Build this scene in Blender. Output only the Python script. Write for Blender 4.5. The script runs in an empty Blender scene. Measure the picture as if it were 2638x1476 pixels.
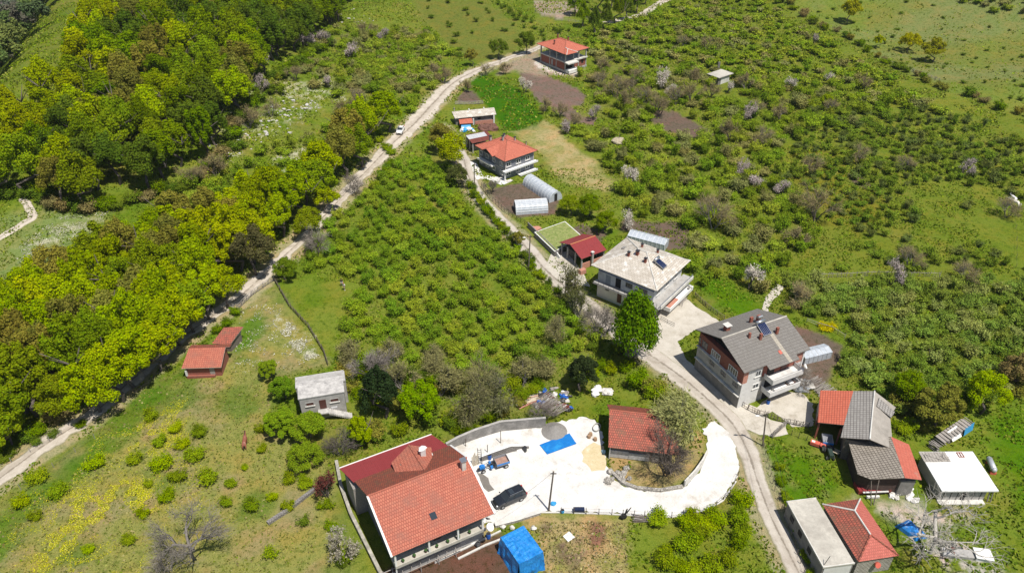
import bpy, bmesh, math, random
import numpy as np
from mathutils import Vector, Matrix

# ------------------------------------------------------------------ camera, sky, sun, exposure
S = bpy.context.scene
CAMH, PITCH, FPX = 85.0, math.radians(34.5), 2000.0      # camera height, tilt below the horizon, focal length in photo pixels
cam_d = bpy.data.cameras.new('camera'); cam = bpy.data.objects.new('camera', cam_d); S.collection.objects.link(cam)
cam.location = (0, 0, CAMH); cam.rotation_euler = (math.pi/2 - PITCH, 0, 0)
cam_d.sensor_width = 36.0; cam_d.lens = 36.0*FPX/2638.0; cam_d.clip_start = 0.5; cam_d.clip_end = 4000
S.camera = cam
SUN_EL, SUN_AZ = math.radians(66), (0.63, -0.78)          # direction towards the sun on the ground
world = bpy.data.worlds.new('World'); S.world = world; world.use_nodes = True
wn = world.node_tree; wn.nodes.clear()
sky = wn.nodes.new('ShaderNodeTexSky'); sky.sky_type = 'NISHITA'; sky.sun_disc = False
sky.sun_elevation = SUN_EL; sky.sun_rotation = math.atan2(SUN_AZ[0], SUN_AZ[1])
bgn = wn.nodes.new('ShaderNodeBackground'); bgn.inputs['Strength'].default_value = 0.085
wo = wn.nodes.new('ShaderNodeOutputWorld'); wn.links.new(sky.outputs[0], bgn.inputs[0]); wn.links.new(bgn.outputs[0], wo.inputs[0])
sd = bpy.data.lights.new('sun', 'SUN'); sd.energy = 5.0; sd.angle = math.radians(0.5); sd.color = (1.0, 0.95, 0.88)
sun = bpy.data.objects.new('sun', sd); S.collection.objects.link(sun)
sv = Vector((SUN_AZ[0]*math.cos(SUN_EL), SUN_AZ[1]*math.cos(SUN_EL), math.sin(SUN_EL)))
sun.rotation_euler = sv.to_track_quat('Z', 'Y').to_euler(); sun.location = (60, -60, 140)
S.view_settings.view_transform = 'Standard'; S.view_settings.look = 'None'; S.view_settings.exposure = 0.1; S.view_settings.gamma = 1
S.cycles.max_bounces = 5; S.cycles.diffuse_bounces = 3; S.cycles.glossy_bounces = 2; S.cycles.transmission_bounces = 3; S.cycles.transparent_max_bounces = 6

rng = np.random.default_rng(7); random.seed(7)
COL = S.collection

# ------------------------------------------------------------------ noise, terrain height, photo point -> ground point
class VNoise:
    def __init__(s, seed):
        s.t = np.random.default_rng(seed).random((256, 256))
    def __call__(s, x, y):
        x = np.asarray(x, float); y = np.asarray(y, float)
        xi = np.floor(x).astype(int); yi = np.floor(y).astype(int); fx = x-xi; fy = y-yi
        fx = fx*fx*(3-2*fx); fy = fy*fy*(3-2*fy); t = s.t
        a = t[xi & 255, yi & 255]; b = t[(xi+1) & 255, yi & 255]; c = t[xi & 255, (yi+1) & 255]; d = t[(xi+1) & 255, (yi+1) & 255]
        return (a*(1-fx)+b*fx)*(1-fy)+(c*(1-fx)+d*fx)*fy
    def fbm(s, x, y, o=4):
        v = 0; a = .5
        for i in range(o): v = v+a*s(x*2**i+17*i, y*2**i+31*i); a *= .5
        return v/(1-.5**o)
N1, N2, N3 = VNoise(1), VNoise(2), VNoise(3)
def sst(a, b, x):
    t = np.clip((x-a)/(b-a), 0, 1); return t*t*(3-2*t)
def H(x, y):
    x = np.asarray(x, float); y = np.asarray(y, float)
    # flat village shelf, rolling ground round it
    out = np.maximum(sst(185, 230, y), np.maximum(sst(-45, -85, x), sst(85, 120, x)))
    h = out*(N1.fbm(x/55., y/55., 3)-.5)*7
    # wooded hill on the left, falling to a valley beyond its crest
    h = h+13*np.exp(-((x+115)/55)**2-((y-235)/75)**2)
    d = -(x+129+(y-200)*.37)
    h = h-52*sst(0, 85, d)*sst(150, 215, y)
    # meadow hill beyond the hedge on the right
    d2 = (x*.55+(y-310)*.835)-35
    h = h+sst(0, 60, d2)*np.clip(d2, 0, 320)*.16*sst(-60, 120, x)
    return h
def ray(px, py):
    x = (px-1319)/FPX; y = (py-738)/FPX
    return np.array([x, math.cos(PITCH)-y*math.sin(PITCH), -math.sin(PITCH)-y*math.cos(PITCH)])
def W(px, py, z=0.):
    r = ray(px, py); t = (CAMH-z)/-r[2]; return r[0]*t, r[1]*t, z
def P(px, py):
    """first hit of the photo ray with the ground"""
    r = ray(px, py); t0 = (CAMH-30)/-r[2]; t = t0; prev = t0
    for i in range(4000):
        z = CAMH+r[2]*t
        if z <= H(r[0]*t, r[1]*t): break
        prev = t; t += 1.2
    lo, hi = prev, t
    for _ in range(12):
        m = (lo+hi)/2
        if CAMH+r[2]*m <= H(r[0]*m, r[1]*m): hi = m
        else: lo = m
    return r[0]*hi, r[1]*hi, float(H(r[0]*hi, r[1]*hi))
def zc(ox, oy, s): return lambda x, y: (ox+x/s, oy+y/s)
zK, zF, zG, zL, zM, zI, zJ = zc(820, 1080, 3.638), zc(1700, 760, 4.2379), zc(1360, 560, 9.0077), zc(440, 820, 4.804), zc(1180, 940, 4.441), zc(2000, 980, 4.0376), zc(1980, 1200, 3.915)
zN, zC, zB, zD, zY = zc(1180, 1160, 4.441), zc(1160, 240, 4.2375), zc(1340, 70, 9.6045), zc(1460, 560, 5.5417), zc(1880, 960, 7.2067)

# ------------------------------------------------------------------ materials
def newmat(name):
    m = bpy.data.materials.new(name); m.use_nodes = True
    nt = m.node_tree; nt.nodes.clear(); o = nt.nodes.new('ShaderNodeOutputMaterial'); return m, nt, o
def nd(nt, t, **k):
    n = nt.nodes.new(t)
    for a, v in k.items(): setattr(n, a, v)
    return n
def setin(n, **k):
    for a, v in k.items(): n.inputs[a.replace('_', ' ')].default_value = v
    return n
def mixc(nt, a, b, f, mode='MIX'):
    n = nt.nodes.new('ShaderNodeMix'); n.data_type = 'RGBA'; n.blend_type = mode
    for sock, v in ((n.inputs[6], a), (n.inputs[7], b), (n.inputs[0], f)):
        if hasattr(v, 'is_linked') or hasattr(v, 'links'): nt.links.new(v, sock)
        elif isinstance(v, (int, float)): sock.default_value = v
        else: sock.default_value = (*v[:3], 1)
    return n.outputs[2]
def ramp(nt, src, a, b):
    n = nt.nodes.new('ShaderNodeMapRange'); n.inputs[1].default_value = a; n.inputs[2].default_value = b; nt.links.new(src, n.inputs[0]); return n.outputs[0]
def noise(nt, vec, scale, detail=4, rough=.55):
    n = nt.nodes.new('ShaderNodeTexNoise'); n.inputs['Scale'].default_value = scale; n.inputs['Detail'].default_value = detail; n.inputs['Roughness'].default_value = rough
    nt.links.new(vec, n.inputs['Vector']); return n.outputs[0]
def bsdf(nt, o, col, rough=.8, bump=None, bs=.3, bd=.02, metal=0, spec=.3):
    b = nt.nodes.new('ShaderNodeBsdfPrincipled'); b.inputs['Roughness'].default_value = rough; b.inputs['Metallic'].default_value = metal
    b.inputs['Specular IOR Level'].default_value = spec
    if hasattr(col, 'links'): nt.links.new(col, b.inputs['Base Color'])
    else: b.inputs['Base Color'].default_value = (*col[:3], 1)
    if bump is not None:
        bn = nt.nodes.new('ShaderNodeBump'); bn.inputs['Strength'].default_value = bs; bn.inputs['Distance'].default_value = bd
        nt.links.new(bump, bn.inputs['Height']); nt.links.new(bn.outputs[0], b.inputs['Normal'])
    nt.links.new(b.outputs[0], o.inputs[0]); return b
_mc = {}
def plain(name, col, rough=.7, var=.18, scale=2.5, metal=0, spec=.3, stain=None, stainamt=.5, fine=None):
    """a painted / concrete / metal surface with mottling, in object space"""
    if name in _mc: return _mc[name]
    m, nt, o = newmat(name); tc = nd(nt, 'ShaderNodeTexCoord'); v = tc.outputs['Object']
    n1 = noise(nt, v, scale, 6, .65); n2 = noise(nt, v, scale*6, 3, .6)
    c = mixc(nt, [x*(1-var) for x in col], [min(1, x*(1+var)) for x in col], ramp(nt, n1, .3, .7))
    c = mixc(nt, c, [x*(1-var*1.3) for x in col], ramp(nt, n2, .5, .8))
    if stain: c = mixc(nt, c, stain, ramp(nt, noise(nt, v, scale*.45, 7, .7), .62-stainamt*.2, .72))
    bsdf(nt, o, c, rough, n2, .25, .02, metal, spec); _mc[name] = m; return m
def tiles(name, c1, c2, bw=.3, rh=.35, mort=.03, mcol=None, weather=None, wamt=.5, wscale=.35, off=.5, rough=.75, squash=1., bias=0., patch=None):
    """roof tiles / bricks / sheets laid in metres along the face (u) and up the slope (v)"""
    if name in _mc: return _mc[name]
    m, nt, o = newmat(name); tc = nd(nt, 'ShaderNodeTexCoord'); uv = tc.outputs['UV']
    b = nd(nt, 'ShaderNodeTexBrick'); b.offset = off; nt.links.new(uv, b.inputs['Vector'])
    setin(b, Color1=(*c1, 1), Color2=(*c2, 1), Mortar=(*(mcol or [x*.35 for x in c1]), 1), Scale=1., Brick_Width=bw, Row_Height=rh, Mortar_Size=mort, Mortar_Smooth=.3, Bias=bias)
    c = b.outputs['Color']; ob = tc.outputs['Object']
    nf = noise(nt, ob, 3.5, 5, .7)
    c = mixc(nt, c, [x*.55 for x in c1], ramp(nt, nf, .52, .85))
    if patch:
        pb = nd(nt, 'ShaderNodeTexBrick'); pb.offset = off; nt.links.new(uv, pb.inputs['Vector'])
        setin(pb, Color1=(0, 0, 0, 1), Color2=(1, 1, 1, 1), Mortar=(.3, .3, .3, 1), Scale=1., Brick_Width=bw*patch[1], Row_Height=rh, Mortar_Size=0., Bias=patch[2])
        c = mixc(nt, c, patch[0], ramp(nt, pb.outputs['Color'], .55, .8))
    if weather: c = mixc(nt, c, weather, ramp(nt, noise(nt, ob, wscale, 8, .75), .68-.22*wamt, .80-.12*wamt))
    bsdf(nt, o, c, rough, b.outputs['Fac'], .5, -.03, 0, .25); _mc[name] = m; return m
def solid(name, col, rough=.5, metal=0, spec=.5):
    if name in _mc: return _mc[name]
    m, nt, o = newmat(name); tc = nd(nt, 'ShaderNodeTexCoord')
    c = mixc(nt, [x*.88 for x in col], [min(1, x*1.1) for x in col], noise(nt, tc.outputs['Object'], 4, 4))
    bsdf(nt, o, c, rough, None, metal=metal, spec=spec); _mc[name] = m; return m
def leafmat(name, trans=.3, rnd=.5, sat=None):
    m, nt, o = newmat(name); oi = nd(nt, 'ShaderNodeObjectInfo'); ge = nd(nt, 'ShaderNodeNewGeometry')
    hs = nd(nt, 'ShaderNodeHueSaturation'); hs.inputs['Saturation'].default_value = 1.1; nt.links.new(oi.outputs['Color'], hs.inputs['Color'])
    nt.links.new(ramp(nt, ge.outputs['Random Per Island'], -.6, 1.4), hs.inputs['Hue'])
    mr = nd(nt, 'ShaderNodeMapRange'); mr.inputs[3].default_value = .49; mr.inputs[4].default_value = .522; nt.links.new(ge.outputs['Random Per Island'], mr.inputs[0]); nt.links.new(mr.outputs[0], hs.inputs['Hue'])
    wn_ = nd(nt, 'ShaderNodeTexWhiteNoise', noise_dimensions='1D'); nt.links.new(ge.outputs['Random Per Island'], wn_.inputs['W'])
    mv = nd(nt, 'ShaderNodeMapRange'); mv.inputs[3].default_value = 1-rnd; mv.inputs[4].default_value = 1+rnd; nt.links.new(wn_.outputs[0], mv.inputs[0]); nt.links.new(mv.outputs[0], hs.inputs['Value'])
    d = nd(nt, 'ShaderNodeBsdfDiffuse'); t = nd(nt, 'ShaderNodeBsdfTranslucent'); mx = nd(nt, 'ShaderNodeMixShader'); mx.inputs[0].default_value = trans
    nt.links.new(hs.outputs[0], d.inputs[0]); nt.links.new(hs.outputs[0], t.inputs[0]); nt.links.new(d.outputs[0], mx.inputs[1]); nt.links.new(t.outputs[0], mx.inputs[2]); nt.links.new(mx.outputs[0], o.inputs[0])
    return m
LEAF = leafmat('leaves', .30, .34); BLOSSOM = leafmat('blossom', .25, .3)
BARK = plain('bark', (.12, .10, .085), .9, .3, 3); BARKG = plain('bark_grey', (.20, .18, .16), .9, .3, 3); TWIG = leafmat('twigs', .0, .35)

# ------------------------------------------------------------------ objects
def tag(o, label=None, cat=None, group=None, kind=None):
    if label: o['label'] = label
    if cat: o['category'] = cat
    if group: o['group'] = group
    if kind: o['kind'] = kind
    elif label: o['kind'] = 'thing'
    return o
def empty(name, label, cat, loc=(0, 0, 0), rz=0, group=None):
    o = bpy.data.objects.new(name, None); COL.objects.link(o); o.location = loc; o.rotation_euler = (0, 0, rz); o.empty_display_size = .3
    return tag(o, label, cat, group)
class MB:
    def __init__(s): s.v = []; s.f = []; s.m = []
    def poly(s, pts, m=0):
        i = len(s.v); s.v += [tuple(p) for p in pts]; s.f.append(tuple(range(i, i+len(pts)))); s.m.append(m); return s
    def box(s, x0, x1, y0, y1, z0, z1, m=0):
        i = len(s.v); s.v += [(x0, y0, z0), (x1, y0, z0), (x1, y1, z0), (x0, y1, z0), (x0, y0, z1), (x1, y0, z1), (x1, y1, z1), (x0, y1, z1)]
        for f in ((0, 3, 2, 1), (4, 5, 6, 7), (0, 1, 5, 4), (1, 2, 6, 5), (2, 3, 7, 6), (3, 0, 4, 7)): s.f.append(tuple(i+k for k in f)); s.m.append(m)
        return s
    def prism(s, poly, z0, z1, m=0):
        n = len(poly); a = sum(poly[i][0]*poly[(i+1) % n][1]-poly[(i+1) % n][0]*poly[i][1] for i in range(n))
        if a < 0: poly = poly[::-1]
        i = len(s.v); s.v += [(x, y, z0) for x, y in poly]+[(x, y, z1) for x, y in poly]
        s.f += [tuple(i+n-1-k for k in range(n)), tuple(i+n+k for k in range(n))]; s.m += [m, m]
        for k in range(n): s.f.append((i+k, i+(k+1) % n, i+n+(k+1) % n, i+n+k)); s.m.append(m)
        return s
    def slab(s, pts, t=.12, m=0, me=None):
        """a thick plate whose top is the given polygon"""
        p = [Vector(q) for q in pts]; n = (p[1]-p[0]).cross(p[2]-p[0]).normalized()
        if n.z < 0: p = p[::-1]; n = -n
        k = len(p); i = len(s.v); s.v += [tuple(q) for q in p]+[tuple(q-n*t) for q in p]
        s.f += [tuple(i+j for j in range(k)), tuple(i+2*k-1-j for j in range(k))]; s.m += [m, m if me is None else me]
        for j in range(k): s.f.append((i+j, i+k+j, i+k+(j+1) % k, i+(j+1) % k)); s.m.append(m if me is None else me)
        return s
    def tube(s, a, b, r0, r1=None, n=6, m=0, cap=True):
        a = Vector(a); b = Vector(b); r1 = r0 if r1 is None else r1; d = (b-a)
        if d.length < 1e-5: return s
        d.normalize(); u = d.cross(Vector((0, 0, 1)) if abs(d.z) < .9 else Vector((1, 0, 0))).normalized(); w = d.cross(u); i = len(s.v)
        for c, r in ((a, r0), (b, r1)):
            for k in range(n): t = 2*math.pi*k/n; s.v.append(tuple(c+(u*math.cos(t)+w*math.sin(t))*r))
        for k in range(n): s.f.append((i+k, i+(k+1) % n, i+n+(k+1) % n, i+n+k)); s.m.append(m)
        if cap: s.f += [tuple(i+n-1-k for k in range(n)), tuple(i+n+k for k in range(n))]; s.m += [m, m]
        return s
    def blob(s, c, r, m=0, jit=.25, seg=8, rings=5, seed=0):
        q = np.random.default_rng(seed); i = len(s.v); rx, ry, rz = (r, r, r) if not hasattr(r, '__len__') else r
        ph = q.random()*6
        for a in range(rings+1):
            th = math.pi*a/rings
            for b in range(seg):
                j = 1+(q.random()-.5)*2*jit; f = 2*math.pi*b/seg+ph
                if a in (0, rings): j = 1
                s.v.append((c[0]+rx*j*math.sin(th)*math.cos(f), c[1]+ry*j*math.sin(th)*math.sin(f), c[2]+rz*j*math.cos(th)))
        for a in range(rings):
            for b in range(seg): s.f.append((i+a*seg+b, i+(a+1)*seg+b, i+(a+1)*seg+(b+1) % seg, i+a*seg+(b+1) % seg)); s.m.append(m)
        return s
    def build(s, name, mats, parent=None, smooth=False, loc=None, rz=0):
        me = bpy.data.meshes.new(name); me.from_pydata(s.v, [], s.f); mats = mats if isinstance(mats, (list, tuple)) else [mats]
        for m in mats: me.materials.append(m)
        me.polygons.foreach_set('material_index', s.m)
        uvl = me.uv_layers.new(name='UVMap'); V = s.v; uv = []
        for f in s.f:
            a, b, c = (Vector(V[f[0]]), Vector(V[f[1]]), Vector(V[f[2]])); n = (b-a).cross(c-a)
            if n.length < 1e-9 and len(f) > 3: n = (c-a).cross(Vector(V[f[3]])-a)
            if n.length > 1e-9: n.normalize()
            else: n = Vector((0, 0, 1))
            t = Vector((0, 0, 1)).cross(n)
            if t.length < .02: t = Vector((1, 0, 0))
            t.normalize(); w = n.cross(t)
            for k in f: p = Vector(V[k]); uv += [p.dot(t), p.dot(w)]
        uvl.data.foreach_set('uv', uv)
        if smooth: me.polygons.foreach_set('use_smooth', [True]*len(s.f))
        me.update(); o = bpy.data.objects.new(name, me); COL.objects.link(o)
        if parent: o.parent = parent
        if loc is not None: o.location = loc
        if rz: o.rotation_euler = (0, 0, rz)
        return o
def npmesh(name, V, F, mats, mi=None, uv=None):
    me = bpy.data.meshes.new(name); V = np.asarray(V, np.float32); F = np.asarray(F, np.int32); k = F.shape[1]
    me.vertices.add(len(V)); me.vertices.foreach_set('co', V.ravel()); me.loops.add(F.size); me.loops.foreach_set('vertex_index', F.ravel())
    me.polygons.add(len(F)); me.polygons.foreach_set('loop_start', np.arange(0, F.size, k, dtype=np.int32)); me.polygons.foreach_set('loop_total', np.full(len(F), k, np.int32))
    for m in mats: me.materials.append(m)
    if mi is not None: me.polygons.foreach_set('material_index', np.asarray(mi, np.int32))
    me.update(calc_edges=True); return me
def link(name, me, parent=None):
    o = bpy.data.objects.new(name, me); COL.objects.link(o)
    if parent: o.parent = parent
    return o
def copytree(o, parent=None):
    c = o.copy(); COL.objects.link(c); c.parent = parent
    for ch in o.children: copytree(ch, c)
    return c
# ------------------------------------------------------------------ ground
def wp(pts, z=None): return [P(*p)[:2] for p in pts]
def inpoly(X, Y, poly):
    r = np.zeros(X.shape, bool); n = len(poly)
    for i in range(n):
        x0, y0 = poly[i]; x1, y1 = poly[(i+1) % n]
        if y0 == y1: continue
        c = ((y0 > Y) != (y1 > Y)) & (X < (x1-x0)*(Y-y0)/(y1-y0)+x0); r ^= c
    return r
def segd(X, Y, pts, closed=True):
    d = np.full(X.shape, 1e9); n = len(pts)
    for i in range(n if closed else n-1):
        x0, y0 = pts[i]; x1, y1 = pts[(i+1) % n]; dx, dy = x1-x0, y1-y0; L = dx*dx+dy*dy+1e-9
        t = np.clip(((X-x0)*dx+(Y-y0)*dy)/L, 0, 1); d = np.minimum(d, np.hypot(X-x0-t*dx, Y-y0-t*dy))
    return d
# outlines of the ground's parts, as they lie in the photograph
MAIN_ROAD = [(-160, 1340), (-60, 1275), (110, 1150), (230, 1072), (350, 970), (480, 862), (612, 768), (700, 690), (790, 605), (870, 520), (945, 440), (1010, 372), (1075, 312), (1125, 258), (1172, 212), (1215, 188), (1290, 158), (1350, 138), (1410, 112)]
MAIN_W = [2.10, 2.02, 1.93, 1.76, 1.60, 1.51, 1.60, 1.60, 1.60, 1.51, 1.68, 2.18, 3.02, 2.60, 2.10, 1.93, 1.85, 1.85, 1.85]
LANE = [(1140, 330), (1165, 372), (1192, 405), (1205, 450), (1235, 510), (1290, 570), (1350, 632), (1400, 690), (1450, 735), (1530, 800), (1610, 870), (1690, 925), (1760, 975), (1830, 1035), (1885, 1090), (1925, 1160), (1955, 1250), (1990, 1340), (2035, 1430), (2090, 1540)]
LANE_W = [1.89, 1.63, 1.63, 1.63, 1.72, 1.81, 1.89, 1.89, 1.98, 1.98, 2.06, 2.24, 2.15, 1.89, 1.89, 1.63, 1.38, 1.38, 1.46, 1.55]
YARD = [(1150, 1150), (1180, 1143), (1225, 1127), (1290, 1108), (1400, 1101), (1440, 1088), (1500, 1074), (1532, 1082), (1552, 1120), (1556, 1168), (1566, 1205), (1576, 1235), (1600, 1250), (1640, 1262), (1700, 1268), (1761, 1256), (1790, 1228), (1810, 1200), (1822, 1160), (1822, 1130), (1808, 1105), (1840, 1085), (1872, 1110), (1896, 1150), (1903, 1195), (1893, 1240), (1860, 1288), (1820, 1312), (1730, 1330), (1640, 1326), (1560, 1322), (1445, 1318), (1395, 1318), (1330, 1336), (1270, 1352), (1230, 1330), (1190, 1240)]
FYARD = [(1660, 800), (1700, 760), (1760, 765), (1800, 795), (1852, 828), (1830, 860), (1790, 850), (1745, 880), (1772, 930), (1860, 1000), (1905, 1032), (1950, 1050), (2000, 1010), (2060, 1010), (2095, 1040), (2095, 1100), (2040, 1100), (1990, 1060), (1960, 1072), (2025, 1092), (2030, 1118), (1985, 1125), (1945, 1115), (1900, 1100), (1830, 1040), (1740, 970), (1668, 905), (1640, 850)]
GREEN_FIELD = [(1205, 200), (1245, 195), (1330, 225), (1365, 260), (1400, 305), (1392, 328), (1350, 338), (1300, 335), (1268, 290), (1235, 250), (1215, 225)]
STRAW = [(1318, 342), (1360, 330), (1400, 312), (1445, 330), (1460, 365), (1500, 395), (1540, 420), (1570, 470), (1580, 490), (1540, 488), (1480, 480), (1430, 450), (1400, 400), (1350, 370)]
SOILS = [[(1338, 190), (1395, 185), (1430, 205), (1490, 230), (1510, 248), (1500, 270), (1470, 276), (1500, 300), (1535, 305), (1530, 322), (1470, 315), (1430, 280), (1390, 265), (1360, 225)],
         [(1690, 285), (1740, 288), (1800, 320), (1840, 345), (1830, 362), (1760, 350), (1700, 330), (1675, 310)],
         [(1262, 485), (1340, 470), (1400, 480), (1440, 520), (1430, 550), (1340, 560), (1290, 540), (1262, 510)],
         [(2050, 840), (2120, 862), (2175, 895), (2160, 930), (2130, 985), (2085, 1000), (2050, 990), (2040, 930), (2020, 880)],
         [(1178, 250), (1200, 232), (1220, 235), (1243, 262), (1178, 266)], [(1600, 560), (1680, 575), (1730, 570), (1775, 590), (1765, 640), (1720, 650), (1690, 610), (1600, 590)],
         [(985, 1476), (1040, 1430), (1180, 1400), (1290, 1375), (1330, 1400), (1300, 1560), (985, 1600)], [(1415, 620), (1500, 575), (1560, 600), (1540, 640)],
         [(2180, 445), (2225, 458), (2248, 480), (2232, 487), (2195, 468)], [(1375, 5), (1420, 0), (1470, 5), (1500, 28), (1440, 50), (1385, 35)]]
MEADOW = [(-200, 1700), (-200, 1330), (0, 1288), (120, 1200), (230, 1130), (330, 1010), (480, 950), (600, 840), (660, 770), (710, 740), (790, 860), (838, 940), (760, 960), (700, 980), (690, 1100), (840, 1180), (870, 1300), (930, 1476), (960, 1700)]
TAN = [(1340, 1310), (1440, 1322), (1540, 1326), (1620, 1335), (1610, 1400), (1625, 1500), (1600, 1600), (1380, 1600), (1400, 1440), (1385, 1370), (1340, 1345), (1240, 1380), (1200, 1360), (1290, 1345)]
LAWN_L = [(0, 560), (90, 530), (280, 545), (250, 600), (170, 660), (60, 740), (0, 800), (-200, 800), (-200, 560)]
ISLAND = [(1556, 1168), (1720, 1190), (1800, 1110), (1815, 1170), (1780, 1225), (1700, 1262), (1620, 1250), (1580, 1232)]
SE_GRAVEL = [(2180, 1290), (2300, 1300), (2420, 1310), (2520, 1330), (2460, 1355), (2380, 1370), (2300, 1340), (2230, 1310)]
SE_RUB = [(2400, 1400), (2480, 1410), (2560, 1450), (2600, 1500), (2480, 1500), (2410, 1440)]
OLIVE_R = [(2000, 430), (2120, 330), (2200, 400), (2300, 520), (2250, 620), (2100, 560), (2030, 470)]
HILL_R = [(2010, 0), (2110, 60), (2330, 180), (2440, 240), (2638, 300), (2900, 380), (2900, -200), (1900, -200)]
TOPFIELD = [(1060, 0), (1250, 0), (1360, 100), (1330, 130), (1230, 160), (1160, 120), (1100, 60)]
def axis(fine0, fine1, st, lo, hi, g=1.06, mx=14):
    a = list(np.arange(fine0, fine1+1e-6, st)); s = st; v = a[-1]
    while v < hi: s = min(s*g, mx); v += s; a.append(v)
    s = st; v = a[0]; b = []
    while v > lo: s = min(s*g, mx); v -= s; b.append(v)
    return np.array(b[::-1]+a)
def build_ground():
    xs = axis(-72, 88, .55, -900, 700); ys = axis(50, 175, .55, 5, 1300, 1.03, 14)
    X, Y = np.meshgrid(xs, ys); Z = H(X, Y)
    n = lambda s, sd=N2, o=4: sd.fbm(X/s, Y/s, o)
    rag = (n(2.2, N3, 4)-.5)*3.2
    def mask(px, soft=.8, r=1.):
        poly = wp(px); d = segd(X, Y, poly); d = np.where(inpoly(X, Y, poly), d, -d); return sst(-soft, soft, d+rag*r)
    G = lambda *c: np.array(c)
    def mixa(A, B, f): return A*(1-f[..., None])+B*f[..., None]
    C = np.zeros(X.shape+(3,)); C[:] = G(0.148, 0.180, 0.034)
    C = mixa(C, G(0.107, 0.156, 0.021), sst(.42, .6, n(14)))
    C = mixa(C, G(0.168, 0.168, 0.046), sst(.52, .68, n(9, N1))*.75)
    C = mixa(C, G(0.148, 0.184, 0.033), sst(.5, .65, n(4, N3))*.6)
    right = sst(25, 60, X)*sst(95, 120, Y)
    C = mixa(C, G(0.136, 0.160, 0.028), right*.5)
    m = mask(HILL_R, 3, 2); C = mixa(C, G(0.150, 0.189, 0.043), m*.8); C = mixa(C, G(.16, .165, .05), m*sst(.47, .62, n(30, N1))*.7); C = mixa(C, G(.17, .195, .08), m*sst(.5, .66, n(22, N3))*.6)
    m = mask(TOPFIELD, 2); C = mixa(C, G(.135, .150, .035), m)
    m = mask(OLIVE_R, 4, 2); C = mixa(C, G(.155, .150, .028), m*sst(.35, .6, n(7, N1)))
    m = mask(LAWN_L, 2); C = mixa(C, G(.165, .205, .07), m)
    m = mask(MEADOW, 1.5); C = mixa(C, G(0.211, 0.211, 0.068), m); C = mixa(C, G(.235, .205, .105), m*sst(.5, .66, n(5, N1))*.85); C = mixa(C, G(.105, .15, .03), m*sst(.52, .68, n(7, N3))*.8)
    roadp = wp(MAIN_ROAD); rd = segd(X, Y, roadp, False)
    C = mixa(C, G(.07, .14, .014), mask([(-100, 1500), (0, 1310), (230, 1130), (330, 1020), (480, 950), (420, 1040), (250, 1200), (120, 1300), (40, 1400)], 2, 1.5)*.8)
    C = mixa(C, G(.07, .15, .014), mask([(620, 840), (660, 800), (690, 830), (660, 880), (610, 900)], 1)*.8)
    for q in SOILS: C = mixa(C, G(.125, .096, .075), mask(q, .5, .5))
    C = mixa(C, G(.30, .255, .20), mask(SOILS[-1], .5, .5)); C = mixa(C, G(.105, .062, .045), mask(SOILS[6], .5, .5)); C = mixa(C, G(.17, .125, .105), mask(SOILS[0], .5, .5)*.8)
    C = mixa(C, G(.045, .12, .008), mask(GREEN_FIELD, .7, .4))
    for q in ([(1880, 730), (1960, 760), (1990, 800), (1930, 830), (1850, 800), (1780, 730), (1790, 690)], [(2560, 1060), (2638, 1040), (2700, 1120), (2700, 1400), (2638, 1400), (2600, 1230), (2540, 1150)], [(2050, 1480), (2150, 1250), (2100, 1180), (1990, 1140), (1985, 1200), (2020, 1300)]): C = mixa(C, G(.07, .145, .012), mask(q, 2.5, 1.5)*.9)
    C = mixa(C, G(.23, .21, .09), mask([(1990, 1150), (2090, 1170), (2140, 1260), (2110, 1290), (2060, 1240), (2010, 1200)], 1.5)*sst(.42, .6, n(3.5, N3)))
    C = mixa(C, G(.34, .285, .15), mask(STRAW, 1.2, 1)*(.55+.45*sst(.4, .6, n(2.5, N3))))
    C = mixa(C, G(.33, .26, .135), mask(TAN, 1.2)*(.5+.5*sst(.36, .55, n(2, N3)))); C = mixa(C, G(.16, .11, .085), mask([(1410, 1360), (1500, 1370), (1510, 1420), (1470, 1470), (1430, 1430)], 1)*sst(.38, .55, n(1.6, N1))); C = mixa(C, G(.15, .08, .07), mask([(1525, 1350), (1560, 1350), (1565, 1400), (1530, 1395)], .7)*.8)
    C = mixa(C, G(.30, .24, .12), mask(ISLAND, .7, .5)*(1-sst(19, 25, X)*.0)); 
    C = mixa(C, G(.43, .39, .33), mask(SE_GRAVEL, 1.6, 1)*sst(.36, .5, n(1.8, N3))); C = mixa(C, G(.40, .37, .33), mask(SE_RUB, 1, 1)*sst(.4, .52, n(1.2, N3)))
    C = mixa(C, G(.27, .225, .165), mask([(1300, 165), (1370, 130), (1420, 180), (1470, 195), (1380, 195), (1330, 182), (1280, 195)], 1, .7)); C = mixa(C, G(.55, .52, .48), mask([(1372, 158), (1420, 172), (1460, 188), (1505, 180), (1480, 196), (1430, 190), (1385, 172)], .6, .5))
    C = mixa(C, G(.36, .31, .2), sst(1.5, .3, rd-2.7+rag*.35)*.75)
    lp = wp(LANE); ld = segd(X, Y, lp, False); C = mixa(C, G(.33, .29, .2), sst(1.2, .2, ld-2.3+rag*.3)*.7)
    for q in ([(560, 250), (640, 270), (790, 260), (850, 280), (700, 330), (600, 420), (545, 410)], [(640, 205), (720, 190), (830, 220), (760, 250), (640, 240)], [(770, 430), (830, 440), (820, 480), (780, 470)], [(700, 400), (860, 370), (840, 390), (720, 430)]): C = mixa(C, G(.33, .32, .2), mask(q, 2, 1.6)*sst(.55, .66, n(2.0, N3))*.7)
    # flower density: R yellow, G white
    fl = np.zeros(X.shape); 
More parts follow.
